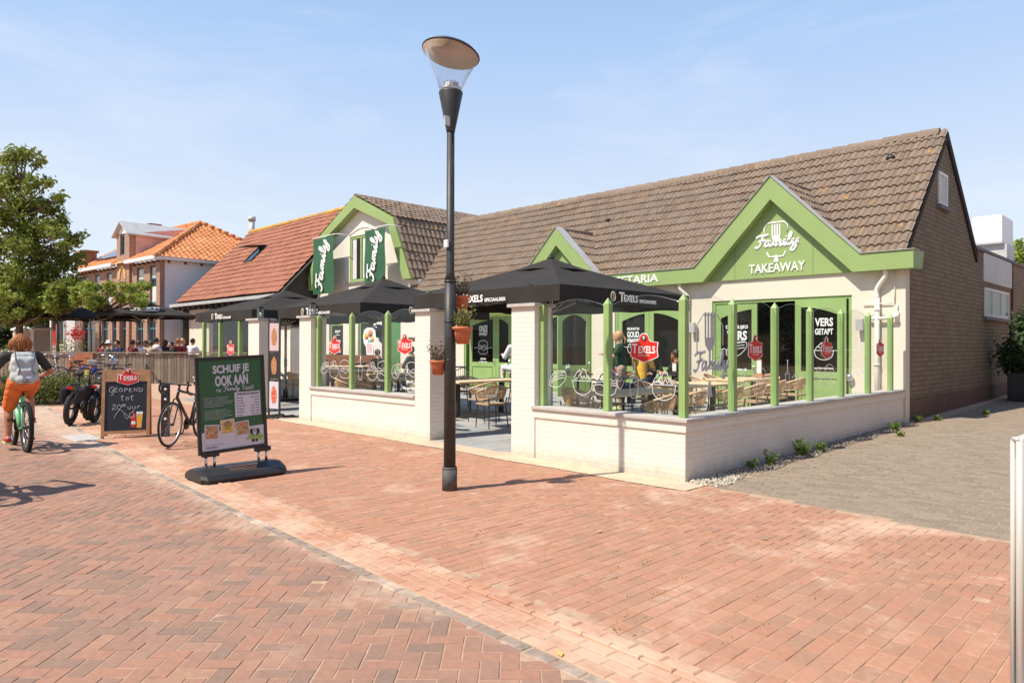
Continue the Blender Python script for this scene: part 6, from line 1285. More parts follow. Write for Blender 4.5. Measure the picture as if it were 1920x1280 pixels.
    m=MB(); vs=[]; out=[(-.13,0,.0),(-.12,.07,.01),(-.06,.078,.0),(.02,.04,-.005),(.12,.018,-.005),(.15,0,-.01),(.12,-.018,-.005),(.02,-.04,-.005),(-.06,-.078,.0),(-.12,-.07,.01)]
    T=Matrix.Translation((.23,0,sz)); n=len(out); vs=[Vector(v)+Vector((0,0,.02)) for v in out]+[Vector((v[0],v[1]*1.05,v[2]-.03)) for v in out]; m.add(vs,[tuple(range(n)),tuple(range(2*n-1,n-1,-1))]+[(i,(i+1)%n,n+(i+1)%n,n+i) for i in range(n)],T,smooth=True); m.build('saddle',sad,t)
    m=MB(); m.lathe([(.095,-.004),(.095,.004)],(0,0,0),24,Matrix.Translation(bb+Vector((0,-.055,0)))@Euler((R(90),0,0)).to_matrix().to_4x4()); m.tube([bb+Vector((0,-.07,0)),bb+Vector((0,.07,0))],.022,8)
    ca_=R(-70); cv=Vector((math.cos(ca_),0,math.sin(ca_)))*.165; m.tube([bb+Vector((0,-.075,0)),bb+Vector((0,-.085,0))+cv],.012,6); m.tube([bb+Vector((0,.075,0)),bb+Vector((0,.085,0))-cv],.012,6)
    m.tube([(0,-.055,R_+.035),(bb.x,-.055,bb.z+.095)],.004,4); m.tube([(0,-.055,R_-.035),(bb.x,-.055,bb.z-.095)],.004,4); m.lathe([(.04,-.01),(.04,.01)],(0,0,0),16,Matrix.Translation((0,-.055,R_))@Euler((R(90),0,0)).to_matrix().to_4x4()); m.build('crankset','black_metal',t)
    for s_,c in ((-1,cv),(1,-cv)): MB().box((-.045,-.045,-.012),(.045,.045,.012),Matrix.Translation(bb+Vector((0,s_*.14,0))+c),bev=.005).build('pedal','black_metal',t)
    if fender:
        m=MB()
        for x,a0,a1 in ((0,20,200),(wb,10,150)): 
            rr=R_+.02; pts=[(x+rr*math.cos(R(a)),0,R_+rr*math.sin(R(a))) for a in range(a0,a1,8)]; m.tube(pts,tw+.012,6,flat=(0,0.01,1))
        m.build('mudguard','black_metal',t)
    if rack:
        m=MB()
        for s_ in (-1,1): m.tube([(-.2,s_*.06,.77),(.18,s_*.06,.77)],.006,5); m.tube([(-.1,s_*.07,.77),(0,s_*.07,R_)],.006,5)
        m.tube([(-.2,-.06,.77),(-.2,.06,.77)],.006,5); rk=m.build('rack','black_metal',t); MB().box((-.24,-.05,.70),(-.215,.05,.75),bev=.006).build('rear_light','red_light',rk)
    if bags:
        for s_ in (-1,1): 
            b=MB(); b.box((-.17,.07*s_,.44),(.12,.19*s_,.72),bev=.045); 
            for v in range(len(b.v)): p_=b.v[v]; b.v[v]=(p_[0]+.02*math.sin(p_[2]*25),p_[1]+.015*math.sin(p_[0]*22+p_[2]*13),p_[2]+.012*math.sin(p_[0]*18))
            b.build('pannier','bag_black',t)
        MB().box((-.12,-.07,.77),(.08,.05,.80),bev=.02).build('pannier_lid','bag_black',t)
    if basket: MB().box((-.16,-.13,.79),(.14,.13,1.0),bev=.02).build('crate',basket,t)
    return t
# heading angles: rz rotates +x to the riding direction
def head(v): return math.atan2(v[1],v[0])
p=onG(50,847); cyc=p.copy(); CYC_RZ=head((-.995,.01))
cb_=bike('mountain_bike','mint green mountain bike with fat knobbly tyres ridden by the backpacked woman',(p.x,p.y,p.z),CYC_RZ,'bike_mint',.36,.032,'flat','mtb','chrome',knob=True,sad='bike_lime',lean=0)
f_=onG(317,838); h=Vector((.67,-.742,0)); r_=f_-h*1.02; bike('racing_bike','black drop-bar bicycle leaning beside the bollard, left of the green poster',(r_.x,r_.y,f_.z),head(h),'bike_black',.345,.017,'drop','diamond','alu',lean=R(-3),wb=1.02)
hf=Vector((-.88,.47,0)); 
p=onG(130,797); bike('fat_bike','fat-tyred black bike with worn panniers, left one of the pair',(p.x,p.y,p.z),head((-.86,.5)),'bike_black',.32,.055,'flat','step','black_metal',rack=True,bags=True,mirror=True,batt=True,lean=R(6),fender=False,group='pair of black fat-tyred bikes')
p=onG(176,792); bike('fat_bike','fat-tyred black bike with red rear light, right one of the pair beside the chalkboard',(p.x,p.y,p.z),head((-.86,.5)),'bike_black',.32,.055,'flat','step','black_metal',rack=True,bags=True,batt=True,lean=R(5),group='pair of black fat-tyred bikes')
# bikes at the plank fence
fs_=[(215,705,'bike_black','city','purple','black city bike with purple crate against the plank fence',(-.75,.55),False),(268,716,'bike_silver','city',None,'silver city bike with tall handlebar against the plank fence, left of the brown one',(.8,-.2),True),(340,706,'bike_silver','city',None,'beige ladies bike standing sideways against the plank fence',(.75,.66),True),(135,735,'bike_blue','flat',None,'blue bike with yellow bottle behind the fat-tyred pair',(-.5,.8),False),(97,722,'bike_black','city',None,'dark bike parked behind the hedge, right of the cyclist',(.8,.5),True),(8,715,'bike_red','city',None,'dark red bike at the left picture edge',(.8,.5),True),(370,703,'bike_black','city',None,'black bike beside the leftmost green post',(.4,.9),True),(425,735,'bike_red','flat',None,'red trimmed bike seen through the left glass screen',(.8,.6),False),(300,712,'bike_black','city',None,'black bike with raised handlebar in the middle of the plank fence',(.3,.95),True),(245,712,'bike_black','city','bag_black','black bike with low crate behind the chalkboard',(-.6,.7),True),(60,725,'bike_silver','city',None,'silver bike half hidden behind the cyclist and hedge',(.7,.6),True),(160,728,'bike_black','city',None,'black bike behind the fat-tyred pair beside the rust coloured panel',(.6,.8),True),(455,738,'bike_white','city',None,'white bike seen through the left glass screen near the pier',(.8,.6),False)]
for (px,py,c,b_,bk_,l_,hd,rk) in fs_:
    p=onG(px,py); o=bike('city_bike',l_,(p.x,p.y,p.z),head(hd),c,.34,.018,b_,'step' if b_=='city' else 'diamond','alu',rack=rk,fender=True,basket=bk_,lean=R(random.uniform(-4,4)),spk=20,group='bikes parked along the plank fence')
    if c=='bike_blue': MB().box((.5,-.03,.42),(.58,.03,.66),bev=.02).build('bottle','bike_lime',o)
# =====================  PEOPLE ============================================
def blob(parts,name,mat,parent,vox=.012,seedsm=6):
    """fuse tapered limbs and ellipsoids into one continuous surface"""
    m=MB()
    for p in parts:
        if p[0]=='t': m.tube(p[1],p[2],12); [m.ball(q,r*.985) for q,r in zip(p[1],p[2])]
        else: m.ball(p[1],p[2],rot=p[3] if len(p)>3 else None,seg=18,rings=12)
    me=m.mesh(name); o=bpy.data.objects.new(name,me); C.objects.link(o); md=o.modifiers.new('r','REMESH'); md.mode='VOXEL'; md.voxel_size=vox; md.use_smooth_shade=True; ms=o.modifiers.new('s','SMOOTH'); ms.iterations=seedsm; ms.factor=.5
    dg=bpy.context.evaluated_depsgraph_get(); dg.update(); me2=bpy.data.meshes.new_from_object(o.evaluated_get(dg)); bpy.data.objects.remove(o); bpy.data.meshes.remove(me); me2.name=name
    if name in('shirt','trousers','bag') and vox<.0115:
        from mathutils import noise
        for v in me2.vertices:
            c=v.co; v.co+=v.normal*((noise.noise(Vector((c.x*9,c.y*9,c.z*22)))*.007+noise.noise(c*30)*.003) if name!='bag' else noise.noise(c*16)*.006)
    me2.materials.clear(); me2.materials.append(M[mat]); me2.attributes.new('rnd','FLOAT','FACE'); ob=bpy.data.objects.new(name,me2); C.objects.link(ob); ob.parent=parent; return ob
def V3(*a): return Vector(a)
def hand(parts,w,d,up,s=1):
    """palm and five curled fingers at wrist w pointing along d"""
    d=d.normalized(); sd_=d.cross(up).normalized(); nn_=sd_.cross(d)
    parts.append(('t',[w,w+d*.045*s,w+d*.085*s],[.024*s,.034*s,.030*s]))
    for k,(o_,ln) in enumerate(zip((-.03,-.01,.01,.03),(.062,.075,.07,.055))):
        b=w+d*.085*s+sd_*o_*s; m_=b+d*ln*.55*s-nn_*.012*s; e=m_+d*ln*.35*s-nn_*.03*s; parts.append(('t',[b,m_,e],[.0098*s,.009*s,.0075*s]))
    b=w+d*.03*s-sd_*.03*s; parts.append(('t',[b,b+d*.03*s-sd_*.025*s,b+d*.06*s-sd_*.02*s-nn_*.015*s],[.013*s,.011*s,.009*s]))
def person(lab,loc,rz,pose='sit',shirt='cloth_white',pants='cloth_navy',hair='hair_dark',skin='skin',hairlen='short',fat=1.0,vox=.014,look=0,arms='table',shoes='cloth_black',sleeve=.5,legs=True,hat=None):
    t=thing('person',lab,'person',loc,rz)        # faces +x, hips above the origin
    if pose=='sit': hip=V3(0,0,.50); chest=V3(.05,0,.88); nk=V3(.06,0,1.07)
    elif pose=='stand': hip=V3(0,0,.92); chest=V3(.03,0,1.30); nk=V3(.04,0,1.48)
    elif pose=='ride': hip=V3(0,0,.99); chest=V3(.15,0,1.26); nk=V3(.24,0,1.42)
    hd=nk+V3(.03,0,.15); sw=.185*fat; S_=[chest+V3(0,s*sw,.12) for s in (-1,1)]
    body=[]; 
    body.append(('t',[nk-V3(.01,0,.05),nk+V3(.015,0,.06)],[.055,.052])); body.append(('b',hd,(.095,.078,.118))); body.append(('b',hd+V3(.045,0,-.055),(.05,.05,.05)))
    Rz=Euler((0,0,look)).to_matrix()
    def hv_(v): return hd+Rz@v
    body.append(('b',hv_(V3(.10,0,-.012)),(.02,.013,.022))); body.append(('b',hv_(V3(.085,0,-.06)),(.022,.026,.009)))
    for s in (-1,1): body.append(('b',hv_(V3(-.005,s*.08,-.01)),(.018,.012,.03)))
    body.append(('t',[hip+V3(0,0,.05),(hip+chest)/2,chest+V3(0,0,.05),nk-V3(.0,0,.04)],[.13*fat,.12*fat,.12*fat,.07]))
    body.append(('t',[S_[0]*1.0,S_[1]*1.0],[.058,.058]))
    EL=[];WR=[]
    for i,s in enumerate((-1,1)):
        a=arms if isinstance(arms,str) else arms[i]
        if a=='table': e=S_[i]+V3(.12,s*.07,-.24); w=e+V3(.2,-s*.09,.05)
        elif a=='chin': e=S_[i]+V3(.2,s*.0,-.22); w=hd+V3(.1,s*.05,-.17)
        elif a=='face': e=S_[i]+V3(.2,s*.02,-.14); w=hd+V3(.12,s*.02,-.03)
        elif a=='down': e=S_[i]+V3(-.02,s*.05,-.29); w=e+V3(.08,s*.0,-.24)
        elif a=='bar': e=S_[i]+V3(.0,s*.17,-.24); w=V3(.60,s*.29,1.05)
        EL.append(e);WR.append(w); body.append(('t',[S_[i],e],[.052*fat,.040*fat])); body.append(('t',[e,w],[.040*fat,.026])); hand(body,w,(w-e).normalized() if a!='face' else V3(-.1,0,1),V3(0,0,1),.95)
    KN=[];AN=[]
    for i,s in enumerate((-1,1)):
        h0=hip+V3(0,s*.095,0)
        if pose=='sit': k=hip+V3(.42,s*.12,.01); an=k+V3(.0,s*.01,-.43); an.z=.08
        elif pose=='stand': k=h0+V3(.03,s*.01,-.43); an=h0+V3(0,s*.02,-.84)
        else:
            if s>0: k=V3(.22,.15,.60); an=V3(.12,.17,.20)          # left leg down
            else: k=V3(.42,-.13,.82); an=V3(.24,-.15,.47)
        KN.append(k);AN.append(an)
        if legs: body.append(('t',[h0,k],[.095*fat,.06*fat])); cm=k.lerp(an,.3)+V3(-.02,0,0); body.append(('t',[k,cm,an],[.058*fat,.058*fat,.036])); body.append(('t',[an+V3(-.03,0,-.03),an+V3(.14,0,-.045)],[.038,.028]))
    b=blob(body,'body',skin,t,vox)
    hh=[]
    hh.append(('b',hd+Rz@V3(-.022,0,.028),(.103,.092,.112)))
    if hairlen=='long': hh.append(('t',[hd+Rz@V3(-.06,0,0),nk+V3(-.08,0,-.02),chest+V3(-.1,0,.0)],[.085,.07,.05]))
    if hairlen=='bob': hh+= [('b',hd+Rz@V3(-.04,0,.01),(.088,.102,.115))]
    if hairlen=='tail': hh.append(('t',[hd+Rz@V3(-.1,0,.02),hd+Rz@V3(-.16,0,-.06),hd+Rz@V3(-.15,0,-.16)],[.035,.03,.012]))
    ho=blob(hh,'hair',hair,b,vox)
    co=ho.data
    for v in co.vertices:
        l=Rz.inverted()@(v.co-hd)
        if l.x>.045 and l.z<.055: v.co-=Rz@V3((l.x-.045)*.9+.02,0,0)
        v.co+=Vector((random.uniform(-1,1),random.uniform(-1,1),random.uniform(-1,1)))*.0025
    if hat: m=MB(); m.lathe([(.15,0),(.155,.01),(.1,.03),(.095,.1),(.0,.125)],(0,0,0),20,Matrix.Translation(hd+V3(0,0,.04))); m.build('hat',hat,t)
    for s in (-1,1): MB().ball(hv_(V3(.086,s*.032,.008)),.010).build('eye','print_black',b)
    sh_=[('t',[hip+V3(0,0,.02),(hip+chest)/2,chest+V3(0,0,.05),nk-V3(.0,0,.055)],[.145*fat,.135*fat,.135*fat,.07]),('t',[S_[0],S_[1]],[.068,.068])]
    for i in (0,1): sh_.append(('t',[S_[i],S_[i].lerp(EL[i],min(1,sleeve*1.4))],[.066*fat,.058*fat])); 
    if sleeve>.9:
        for i in (0,1): sh_.append(('t',[EL[i],EL[i].lerp(WR[i],.92)],[.052*fat,.036]))
    sh_=blob(sh_,'shirt',shirt,t,vox)
    if legs:
        pp=[('b',hip+V3(0,0,.0),(.15*fat,.165*fat,.13))]
        for i,s in enumerate((-1,1)):
            h0=hip+V3(0,s*.095,0); pp.append(('t',[h0,KN[i]] if pants!='cloth_orange' else [h0,h0.lerp(KN[i],.86)],[.112*fat,.074*fat if pants!='cloth_orange' else .088*fat]))
            if pants not in('cloth_orange',): pp.append(('t',[KN[i],AN[i]],[.072*fat,.052]))
        blob(pp,'trousers',pants,t,vox)
        for i in (0,1): o=blob([('t',[AN[i]+V3(-.035,0,-.045),AN[i]+V3(.06,0,-.05),AN[i]+V3(.155,0,-.058)],[.044,.046,.034])],'shoe',shoes,t,vox); MB().box((-.075,-.042,-.022),(.19,.042,.0),Matrix.Translation(AN[i]+V3(0,0,-.075))).build('sole','shoe_sole' if shoes=='shoe_red' else 'rubber',o)
    return t
# the cyclist: hips over the saddle (.235 along the bike)
hdv=Vector((math.cos(CYC_RZ),math.sin(CYC_RZ),0)); P=cyc+hdv*.235
cw=person('woman in black tee and orange shorts cycling away with a pale grey backpack',(P.x,P.y,P.z),CYC_RZ,'ride','cloth_char','cloth_orange','hair_ginger','skin_tan','bob',1.08,.009,0,'bar','shoe_red',.5)
bp=[('t',[V3(-.04,-.085,1.07),V3(-.04,.085,1.07)],[.105,.105]),('t',[V3(-.0,-.085,1.2),V3(-.0,.085,1.2)],[.105,.105]),('t',[V3(.05,-.075,1.36),V3(.05,.075,1.36)],[.085,.085]),('t',[V3(.0,-.075,1.28),V3(.0,.075,1.28)],[.1,.1]),('t',[V3(-.12,-.06,1.04),V3(-.12,.06,1.04)],[.07,.07]),('t',[V3(-.1,-.05,1.15),V3(-.1,.05,1.15)],[.06,.06])]
hh_=MB(); hc=V3(.27,0,1.57); r_h=random.Random(4)
for k in range(260):
    a=r_h.uniform(-2.3,2.3)+math.pi; e0=r_h.uniform(.1,1.5); sx=V3(math.cos(a)*.10*math.cos(e0),math.sin(a)*.105*math.cos(e0),.125*math.sin(e0)); p0=hc+V3(-.025,0,.02)+sx; p2=hc+V3(-.03+math.cos(a)*(.10+r_h.random()*.025),math.sin(a)*(.11+r_h.random()*.02),-.06-r_h.random()*.06); p1=(p0+p2)/2+V3(math.cos(a)*.035,math.sin(a)*.035,.02); hh_.tube([p0,p1,p2],[.006,.0065,.002],4,caps=False)
hs_=hh_.build('hair_strand','hair_ginger',cw)
t=thing('backpack','pale grey hiking backpack worn by the cyclist','backpack',(P.x,P.y,P.z),CYC_RZ); bpo=blob(bp,'bag','pack_grey',t,.01,22)
m=MB()
for s in (-1,1): m.tube([V3(-.06,s*.12,1.44),V3(-.095,s*.11,1.32),V3(-.12,s*.07,1.2),V3(-.2,s*.1,1.12)],.011,5); m.tube([V3(-.08,s*.14,1.02),V3(-.02,s*.185,1.02),V3(.08,s*.18,1.0)],.014,6)
m.build('strap','pack_dark',t)
m=MB(); m.tube([V3(-.145,-.09,1.03),V3(-.205,0,1.0),V3(-.145,.09,1.03)],.008,5); m.build('seam','pack_dark',t); MB().box((-.218,-.012,1.03),(-.205,.012,1.055)).build('badge','pack_dark',t)
# cropped second cyclist at the very left edge (rear wheel and arm), reaching into the picture
hd2=Vector((-.995,.01,0)); q=atD(-64,640,7.0); q.z=gz(q.x,q.y); 
bike('touring_bike','dark bicycle cropped at the left picture edge with a black pannier',(q.x,q.y,q.z),head((-.9,-.05)),'bike_black',.35,.024,'flat','diamond','alu',rack=True,fender=True)
q2=Vector((q.x,q.y,q.z))+Vector((-.9,-.05,0)).normalized()*.235
person('cyclist cropped at the left picture edge beside the woman with backpack',(q2.x,q2.y,q2.z),head((-.9,-.05)),'ride','cloth_navy','cloth_black','hair_dark','skin_tan','short',1.0,.012,0,'bar','cloth_black',.4)
# guests. seat height .45 : chair origins
def guest(px,py,D=None,Y=None,hz=1.22,**k):
    """head centre at pixel, on depth D or plane Y"""
    p=atD(px,py,D) if D else onY(px,py,Y); rz=k.pop('rz'); lab=k.pop('lab'); off=Vector((.09*math.cos(rz),.09*math.sin(rz),0)); return person(lab,(p.x-off.x,p.y-off.y,p.z-hz),rz,**k)
person('standing woman with blond hair in dark green shirt shading her face with a hand',(-5.05,5.6,gt(-5,5.6)),R(-150),'stand','cloth_green','cloth_beige','hair_blond','skin','tail',.9,.012,.0,('face','table'),'shoe_sole',.5)
guest(1205,655,Y=6.15,lab='guest seen from behind in a yellow shirt at the black table',rz=R(100),shirt='cloth_yellow',hair='hair_brown',hairlen='bob',fat=.95,vox=.013)
guest(1388,640,Y=5.2,lab='guest',rz=0) if False else None
p=onY(1262,672,6.9); 
guest(1266,665,Y=7.1,lab='guest in dark clothes resting chin on hand beside the corner post',rz=R(185),shirt='cloth_black',hair='hair_dark',arms=('chin','table'),skin='skin_tan')
guest(1222,668,Y=7.0,lab='guest in black leaning forward between the yellow shirt and the corner post',rz=R(-40),shirt='cloth_black',hair='hair_dark')
guest(1160,668,Y=6.6,lab='guest in dark blue left of the yellow shirt',rz=R(60),shirt='cloth_navy',hair='hair_dark',hairlen='long')
guest(966,634,Y=4.9,lab='dark-haired woman in white half hidden by the right entrance pier',rz=R(170),shirt='cloth_white',pants='cloth_white',hair='hair_dark',hairlen='long',shoes='shoe_sole',arms='table',vox=.012,sleeve=1)
guest(770,657,Y=5.0,lab='guest in striped dark shirt right of the middle red sticker',rz=R(200),shirt='cloth_stripe',hair='hair_brown',sleeve=.9,vox=.013)
guest(707,662,Y=5.6,lab='dark-clothed guest partly behind the third middle post',rz=R(185),shirt='cloth_black',hair='hair_dark')
guest(676,672,Y=6.2,lab='dark-haired guest sitting behind the cup sticker',rz=R(0),shirt='cloth_black',hair='hair_brown')
guest(604,662,Y=5.0,lab='guest in black leaning back behind the left red sticker of the middle screen',rz=R(20),shirt='cloth_black',hair='hair_brown',sleeve=.9)
guest(551,662,Y=6.5,lab='boy in blue-grey shirt sitting behind the menu stand',rz=R(0),shirt='cloth_blue',hair='hair_brown')
LG=[(204,651,'guest in white sun hat behind the plank fence','cloth_stripe','hair_brown',dict(hat='white_paint')),(219,650,'dark-haired guest right of the white sun hat','cloth_navy','hair_dark',{}),(194,651,'guest in shade at the leftmost fence table, left of the white sun hat','cloth_maroon','hair_brown',{}),
 (250,649,'dark-haired guest left of the large white shirt','cloth_maroon','hair_dark',{}),(261,650,'broad-backed guest in a large white shirt behind the fence','cloth_white','hair_brown',dict(fat=1.25)),(272,650,'red-faced guest between the two white shirts','cloth_maroon','hair_brown',dict(skin='skin_tan')),(284,650,'guest in brown sitting left of the upright white shirt','cloth_beige','hair_brown',{}),(294,645,'upright guest in white shirt with dark hair behind the fence','cloth_white','hair_dark',{}),
 (311,649,'guest in black hooded top behind the fence','cloth_black','hair_dark',dict(hairlen='long')),(320,652,'small dark-haired guest behind the black hooded top','cloth_black','hair_dark',{}),(335,646,'fair-haired guest in maroon shirt, left head of the pair','cloth_maroon','hair_ginger',{}),(343,646,'fair-haired guest partly hidden behind the maroon shirt','cloth_maroon','hair_blond',{}),(362,646,'guest in white with beard beside the leftmost green post','cloth_white','hair_dark',dict(skin='skin_tan'))]
for i,(px,py,lab,sh,hr,kw) in enumerate(LG):
    kw=dict(kw); guest(px,py-6,D=27.6+(i%3)*.45,hz=1.22,lab=lab,rz=R(115+((i*73)%50)-25+(180 if i%4==1 else 0)),shirt=sh,hair=hr,vox=.022,legs=False,**kw)
t=thing('tote_bag','pale grey shoulder bag on the chair before the woman in green','bag',(-4.6,4.35,gt(-4.6,4.35)+.455)); blob([('b',V3(0,0,.15),(.17,.1,.16)),('b',V3(0,0,.08),(.19,.11,.09))],'bag','pack_grey',t,.012); MB().tube(spl([(-.12,0,.25),(0,0,.42),(.12,0,.25)],5),.012,6).build('handle','pack_dark',t)
# =====================  FENCE, PILLARS, TREES, HEDGE ======================
fa_=atD(462,700,26.4); fb_=atD(-60,700,26.4); d=(fb_-fa_); d.z=0; Lf=d.length; d.normalize()
t=thing('plank_fence','weathered upright plank fence with a flat rail in front of the hotel terrace','fence',(fa_.x,fa_.y,gz(fa_.x,fa_.y))); T=frame_T((fa_.x,fa_.y,.1),d)
m=MB(); x=0
while x<Lf: w_=random.uniform(.10,.15); m.box((x,0,random.uniform(-.04,-.02)),(x+w_-.015,1.12+random.uniform(-.02,.01),0),T); x+=w_
m.build('planks','fence_wood',t,True); MB().box((0,1.15,-.09),(Lf,1.20,.09),T).build('top_rail','fence_wood',t,True)
q0=(atD(172,680,26)-atD(462,680,26)).length; q1=(atD(125,680,26)-atD(462,680,26)).length
MB().box((q0,.1,-.1),(q1,1.148,.1),T).build('rust_panel','rust_board',t,True)
# raised terrace slab under the guests behind the fence
for px,D_,lab,w_,zt in ((76,31,'square concrete pillar with pyramid cap, right one of the pair',.62,2.05),(41,33.5,'square concrete pillar with pyramid cap, left one of the pair behind the tree trunk',.62,2.08)):
    p=atD(px,640,D_); t=thing('gate_pillar',lab,'pillar',(p.x,p.y,.15),R(0),'concrete gate pillars'); h=w_/2; MB().box((-h,-h,0),(h,h,zt)).build('shaft','concrete_pillar',t); m=MB(); k=h+.08; m.box((-k,-k,zt),(k,k,zt+.06)); m.add([(-k,-k,zt+.06),(k,-k,zt+.06),(k,k,zt+.06),(-k,k,zt+.06),(0,0,zt+.27)],[(0,1,4),(1,2,4),(2,3,4),(3,0,4)]); m.build('cap','blue_white',t)
p=atD(96,640,33); t=thing('flagpole','slim white pole right of the concrete pillars','pole',(p.x,p.y,.15)); MB().tube([(0,0,0),(0,0,3.3)],.06,10).build('pole','white_paint',t); MB().ball((0,0,3.33),.075).build('knob','white_paint',t)
def rose(px,D_,w_,h,lab,seed,fl=40):
    p=atD(px,640,D_); t=thing('rose_bush',lab,'bush',(p.x,p.y,.15)); rg_=np.random.RandomState(seed); P=np.concatenate([rg_.randn(900,3)*np.array([w_*.35,w_*.3,h*.22])+np.array([0,0,h*.5])]); P=P[P[:,2]>.05]; leaves('foliage',P,.05,'leaf_weed',t,seed=seed); P=rg_.randn(fl,3)*np.array([w_*.35,w_*.3,h*.2])+np.array([0,0,h*.66]); leaves('flowers',P,.035,'flower_red',t,seed=seed+1,asp=.9); m=MB(); [m.tube([(0,0,0),(rg_.randn()*.2*w_,rg_.randn()*.2*w_,h*.7)],.01,4) for k in range(6)]; m.build('stem','bark',t)
rose(122,34,1.3,1.9,'rose bush with red blooms in front of the white house',2,46); rose(27,34,1.4,1.5,'rose bush with red blooms left of the cyclist\'s head',3,36); rose(57,36,.9,1.7,'rose bush between the two concrete pillars',5,40)
p=atD(142,640,40); t=thing('flower_ball','red hanging flower ball at the corner of the hotel','flower basket',(p.x,p.y,2.15)); rg_=np.random.RandomState(8); leaves('flowers',rg_.randn(220,3)*.17,.06,'flower_red',t,asp=.9); MB().tube([(0,0,0),(0,.4,.3)],.012,4).build('hook','black_metal',t)
def tree(lab,px,D_,cl,per,size,leaf,trunk,seed,zt,branches=14,name='tree',group=None,base=.12,flat=.2):
    p=atD(px,640,D_); t=thing(name,lab,'tree',(p.x,p.y,base),0,group)
    rg_=random.Random(seed); m=MB(); m.tube([(0,0,0),(.02,0,zt*.25),(0,.03,zt*.6),(.02,0,zt)],[trunk,trunk*.82,trunk*.6,trunk*.15],10)
    for (x,y,z,r,rz) in cl:
        zb=max(.2*zt,z-rz*.8-.25*math.hypot(x,y)); b=Vector((0,0,min(zb,zt*.95))); e=Vector((x,y,z)); md=b.lerp(e,.5)+Vector((0,0,-.08)); m.tube([b,md,e],[trunk*.3,trunk*.2,trunk*.07],6)
        for k in range(4): q=e+Vector((rg_.uniform(-1,1)*r*.8,rg_.uniform(-1,1)*r*.8,rg_.uniform(-.6,.8)*rz)); m.tube([md.lerp(e,.4),q],[trunk*.09,trunk*.03],4)
    m.build('trunk','bark',t); leaves('crown',clumps(cl,per,seed),size,leaf,t,flat=flat,seed=seed); return t
# big tree: lobes placed on a plane facing the camera, given as (pixel x, pixel y, depth offset, radius px)
def lobes(px0,D_,lst,zb=.12):
    o=atD(px0,640,D_); out=[]
    for (x,y,dd,r) in lst: p=atD(x,y,D_+dd); rr=r/F_PX*D_; out.append((p.x-o.x,p.y-o.y,p.z-zb,rr,rr*.8))
    return out
rgt=random.Random(11); L0=[(28,292,0,24),(8,300,1,20),(52,290,0,20),(70,308,0,14),(30,335,.5,30),(62,345,-.5,22),(88,340,.3,14),(5,350,0,30),(-20,360,0,30),(40,385,0,36),(80,385,.6,26),(108,372,0,16),(105,398,.8,18),(0,410,-1,34),(-40,420,0,36),(55,430,0,38),(95,428,-.4,28),(118,415,0,14),(20,460,.6,38),(-30,470,.6,38),(75,475,0,34),(112,470,.5,22),(140,452,0,18),(155,440,.2,10),(40,510,-.6,38),(90,512,0,34),(130,495,.3,26),(148,482,0,14),(-10,520,0,40),(20,550,.4,36),(70,552,0,36),(112,545,-.5,26),(140,528,0,18),(15,585,0,32),(55,588,.5,28),(92,580,0,22),(-30,575,0,34),(-60,500,0,36)]
L0+= [(x+rgt.uniform(-14,14),y+rgt.uniform(-12,12),rgt.uniform(-1.8,1.8),r*.62) for (x,y,dd,r) in L0]
tree('tall broad maple-like tree filling the left picture edge',36,30,lobes(36,30,L0),190,.105,'leaf_tree',.17,21,8.6,group=None)
def flat(px0,D_,x0,x1,y0,y1,n,seed): 
    r=random.Random(seed); return lobes(px0,D_,[(r.uniform(x0,x1),r.uniform(y0,y1),r.uniform(-1.6,1.6),r.uniform(7,13)) for _ in range(int(n*1.6))],.12)
tree('clipped flat-topped plane tree before the hotel, its trunk left of the arched windows',186,28.5,flat(186,28.5,135,278,533,572,26,4),620,.085,'leaf_plane',.10,31,2.9,name='plane_tree',group='clipped plane trees')
tree('clipped plane tree with thin trunk between flagpole and rose bush',107,29.5,flat(107,29.5,60,150,538,585,18,6),600,.085,'leaf_plane',.09,32,2.8,name='plane_tree',group='clipped plane trees')
tree('lower clipped plane tree merging with the tall tree at the left edge',-8,28,flat(-8,28,-45,45,535,600,20,7),600,.085,'leaf_plane',.09,33,2.8,name='plane_tree',group='clipped plane trees')
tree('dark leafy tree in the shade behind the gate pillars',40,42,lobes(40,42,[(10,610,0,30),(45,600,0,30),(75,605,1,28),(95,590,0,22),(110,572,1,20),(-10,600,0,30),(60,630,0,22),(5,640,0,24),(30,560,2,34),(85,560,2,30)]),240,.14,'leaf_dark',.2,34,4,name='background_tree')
tree('green tree top showing above the flat roof behind the white roof unit',1903,38,lobes(1903,38,[(1900,480,0,14),(1912,470,1,18),(1893,495,0,14),(1925,480,0,22),(1908,455,0,9),(1896,470,0,8),(1930,500,0,26),(1905,505,0,18)]),330,.10,'leaf_plane',.16,35,5.0,name='background_tree')
# hedge
t=thing('hedge','low loose green hedge behind the cyclist at the left edge','hedge',(-17.6,-3.2,.08)); rg_=np.random.RandomState(5)
a=atD(112,700,17.6); b=atD(-60,700,17.2); P=[]; 
for k in range(30):
    c=a.lerp(b,k/29); n=360; q=rg_.randn(n,3)*np.array([.36,.36,.17]); q[:,2]=q[:,2]*1.0+.36+.08*math.sin(k*1.7); P.append(q+np.array([c.x+fwv.x*.5+17.6,c.y+fwv.y*.5+3.2,0]))
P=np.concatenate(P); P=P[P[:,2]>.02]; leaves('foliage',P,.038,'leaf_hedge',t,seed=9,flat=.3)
m=MB()
for k in range(60): c=a.lerp(b,rg_.rand()); x,y=c.x+fwv.x*.5+17.6+rg_.randn()*.15,c.y+fwv.y*.5+3.2+rg_.randn()*.15; m.tube([(x,y,0),(x+rg_.randn()*.1,y+rg_.randn()*.1,.4)],.008,4)
m.build('stems','bark',t)
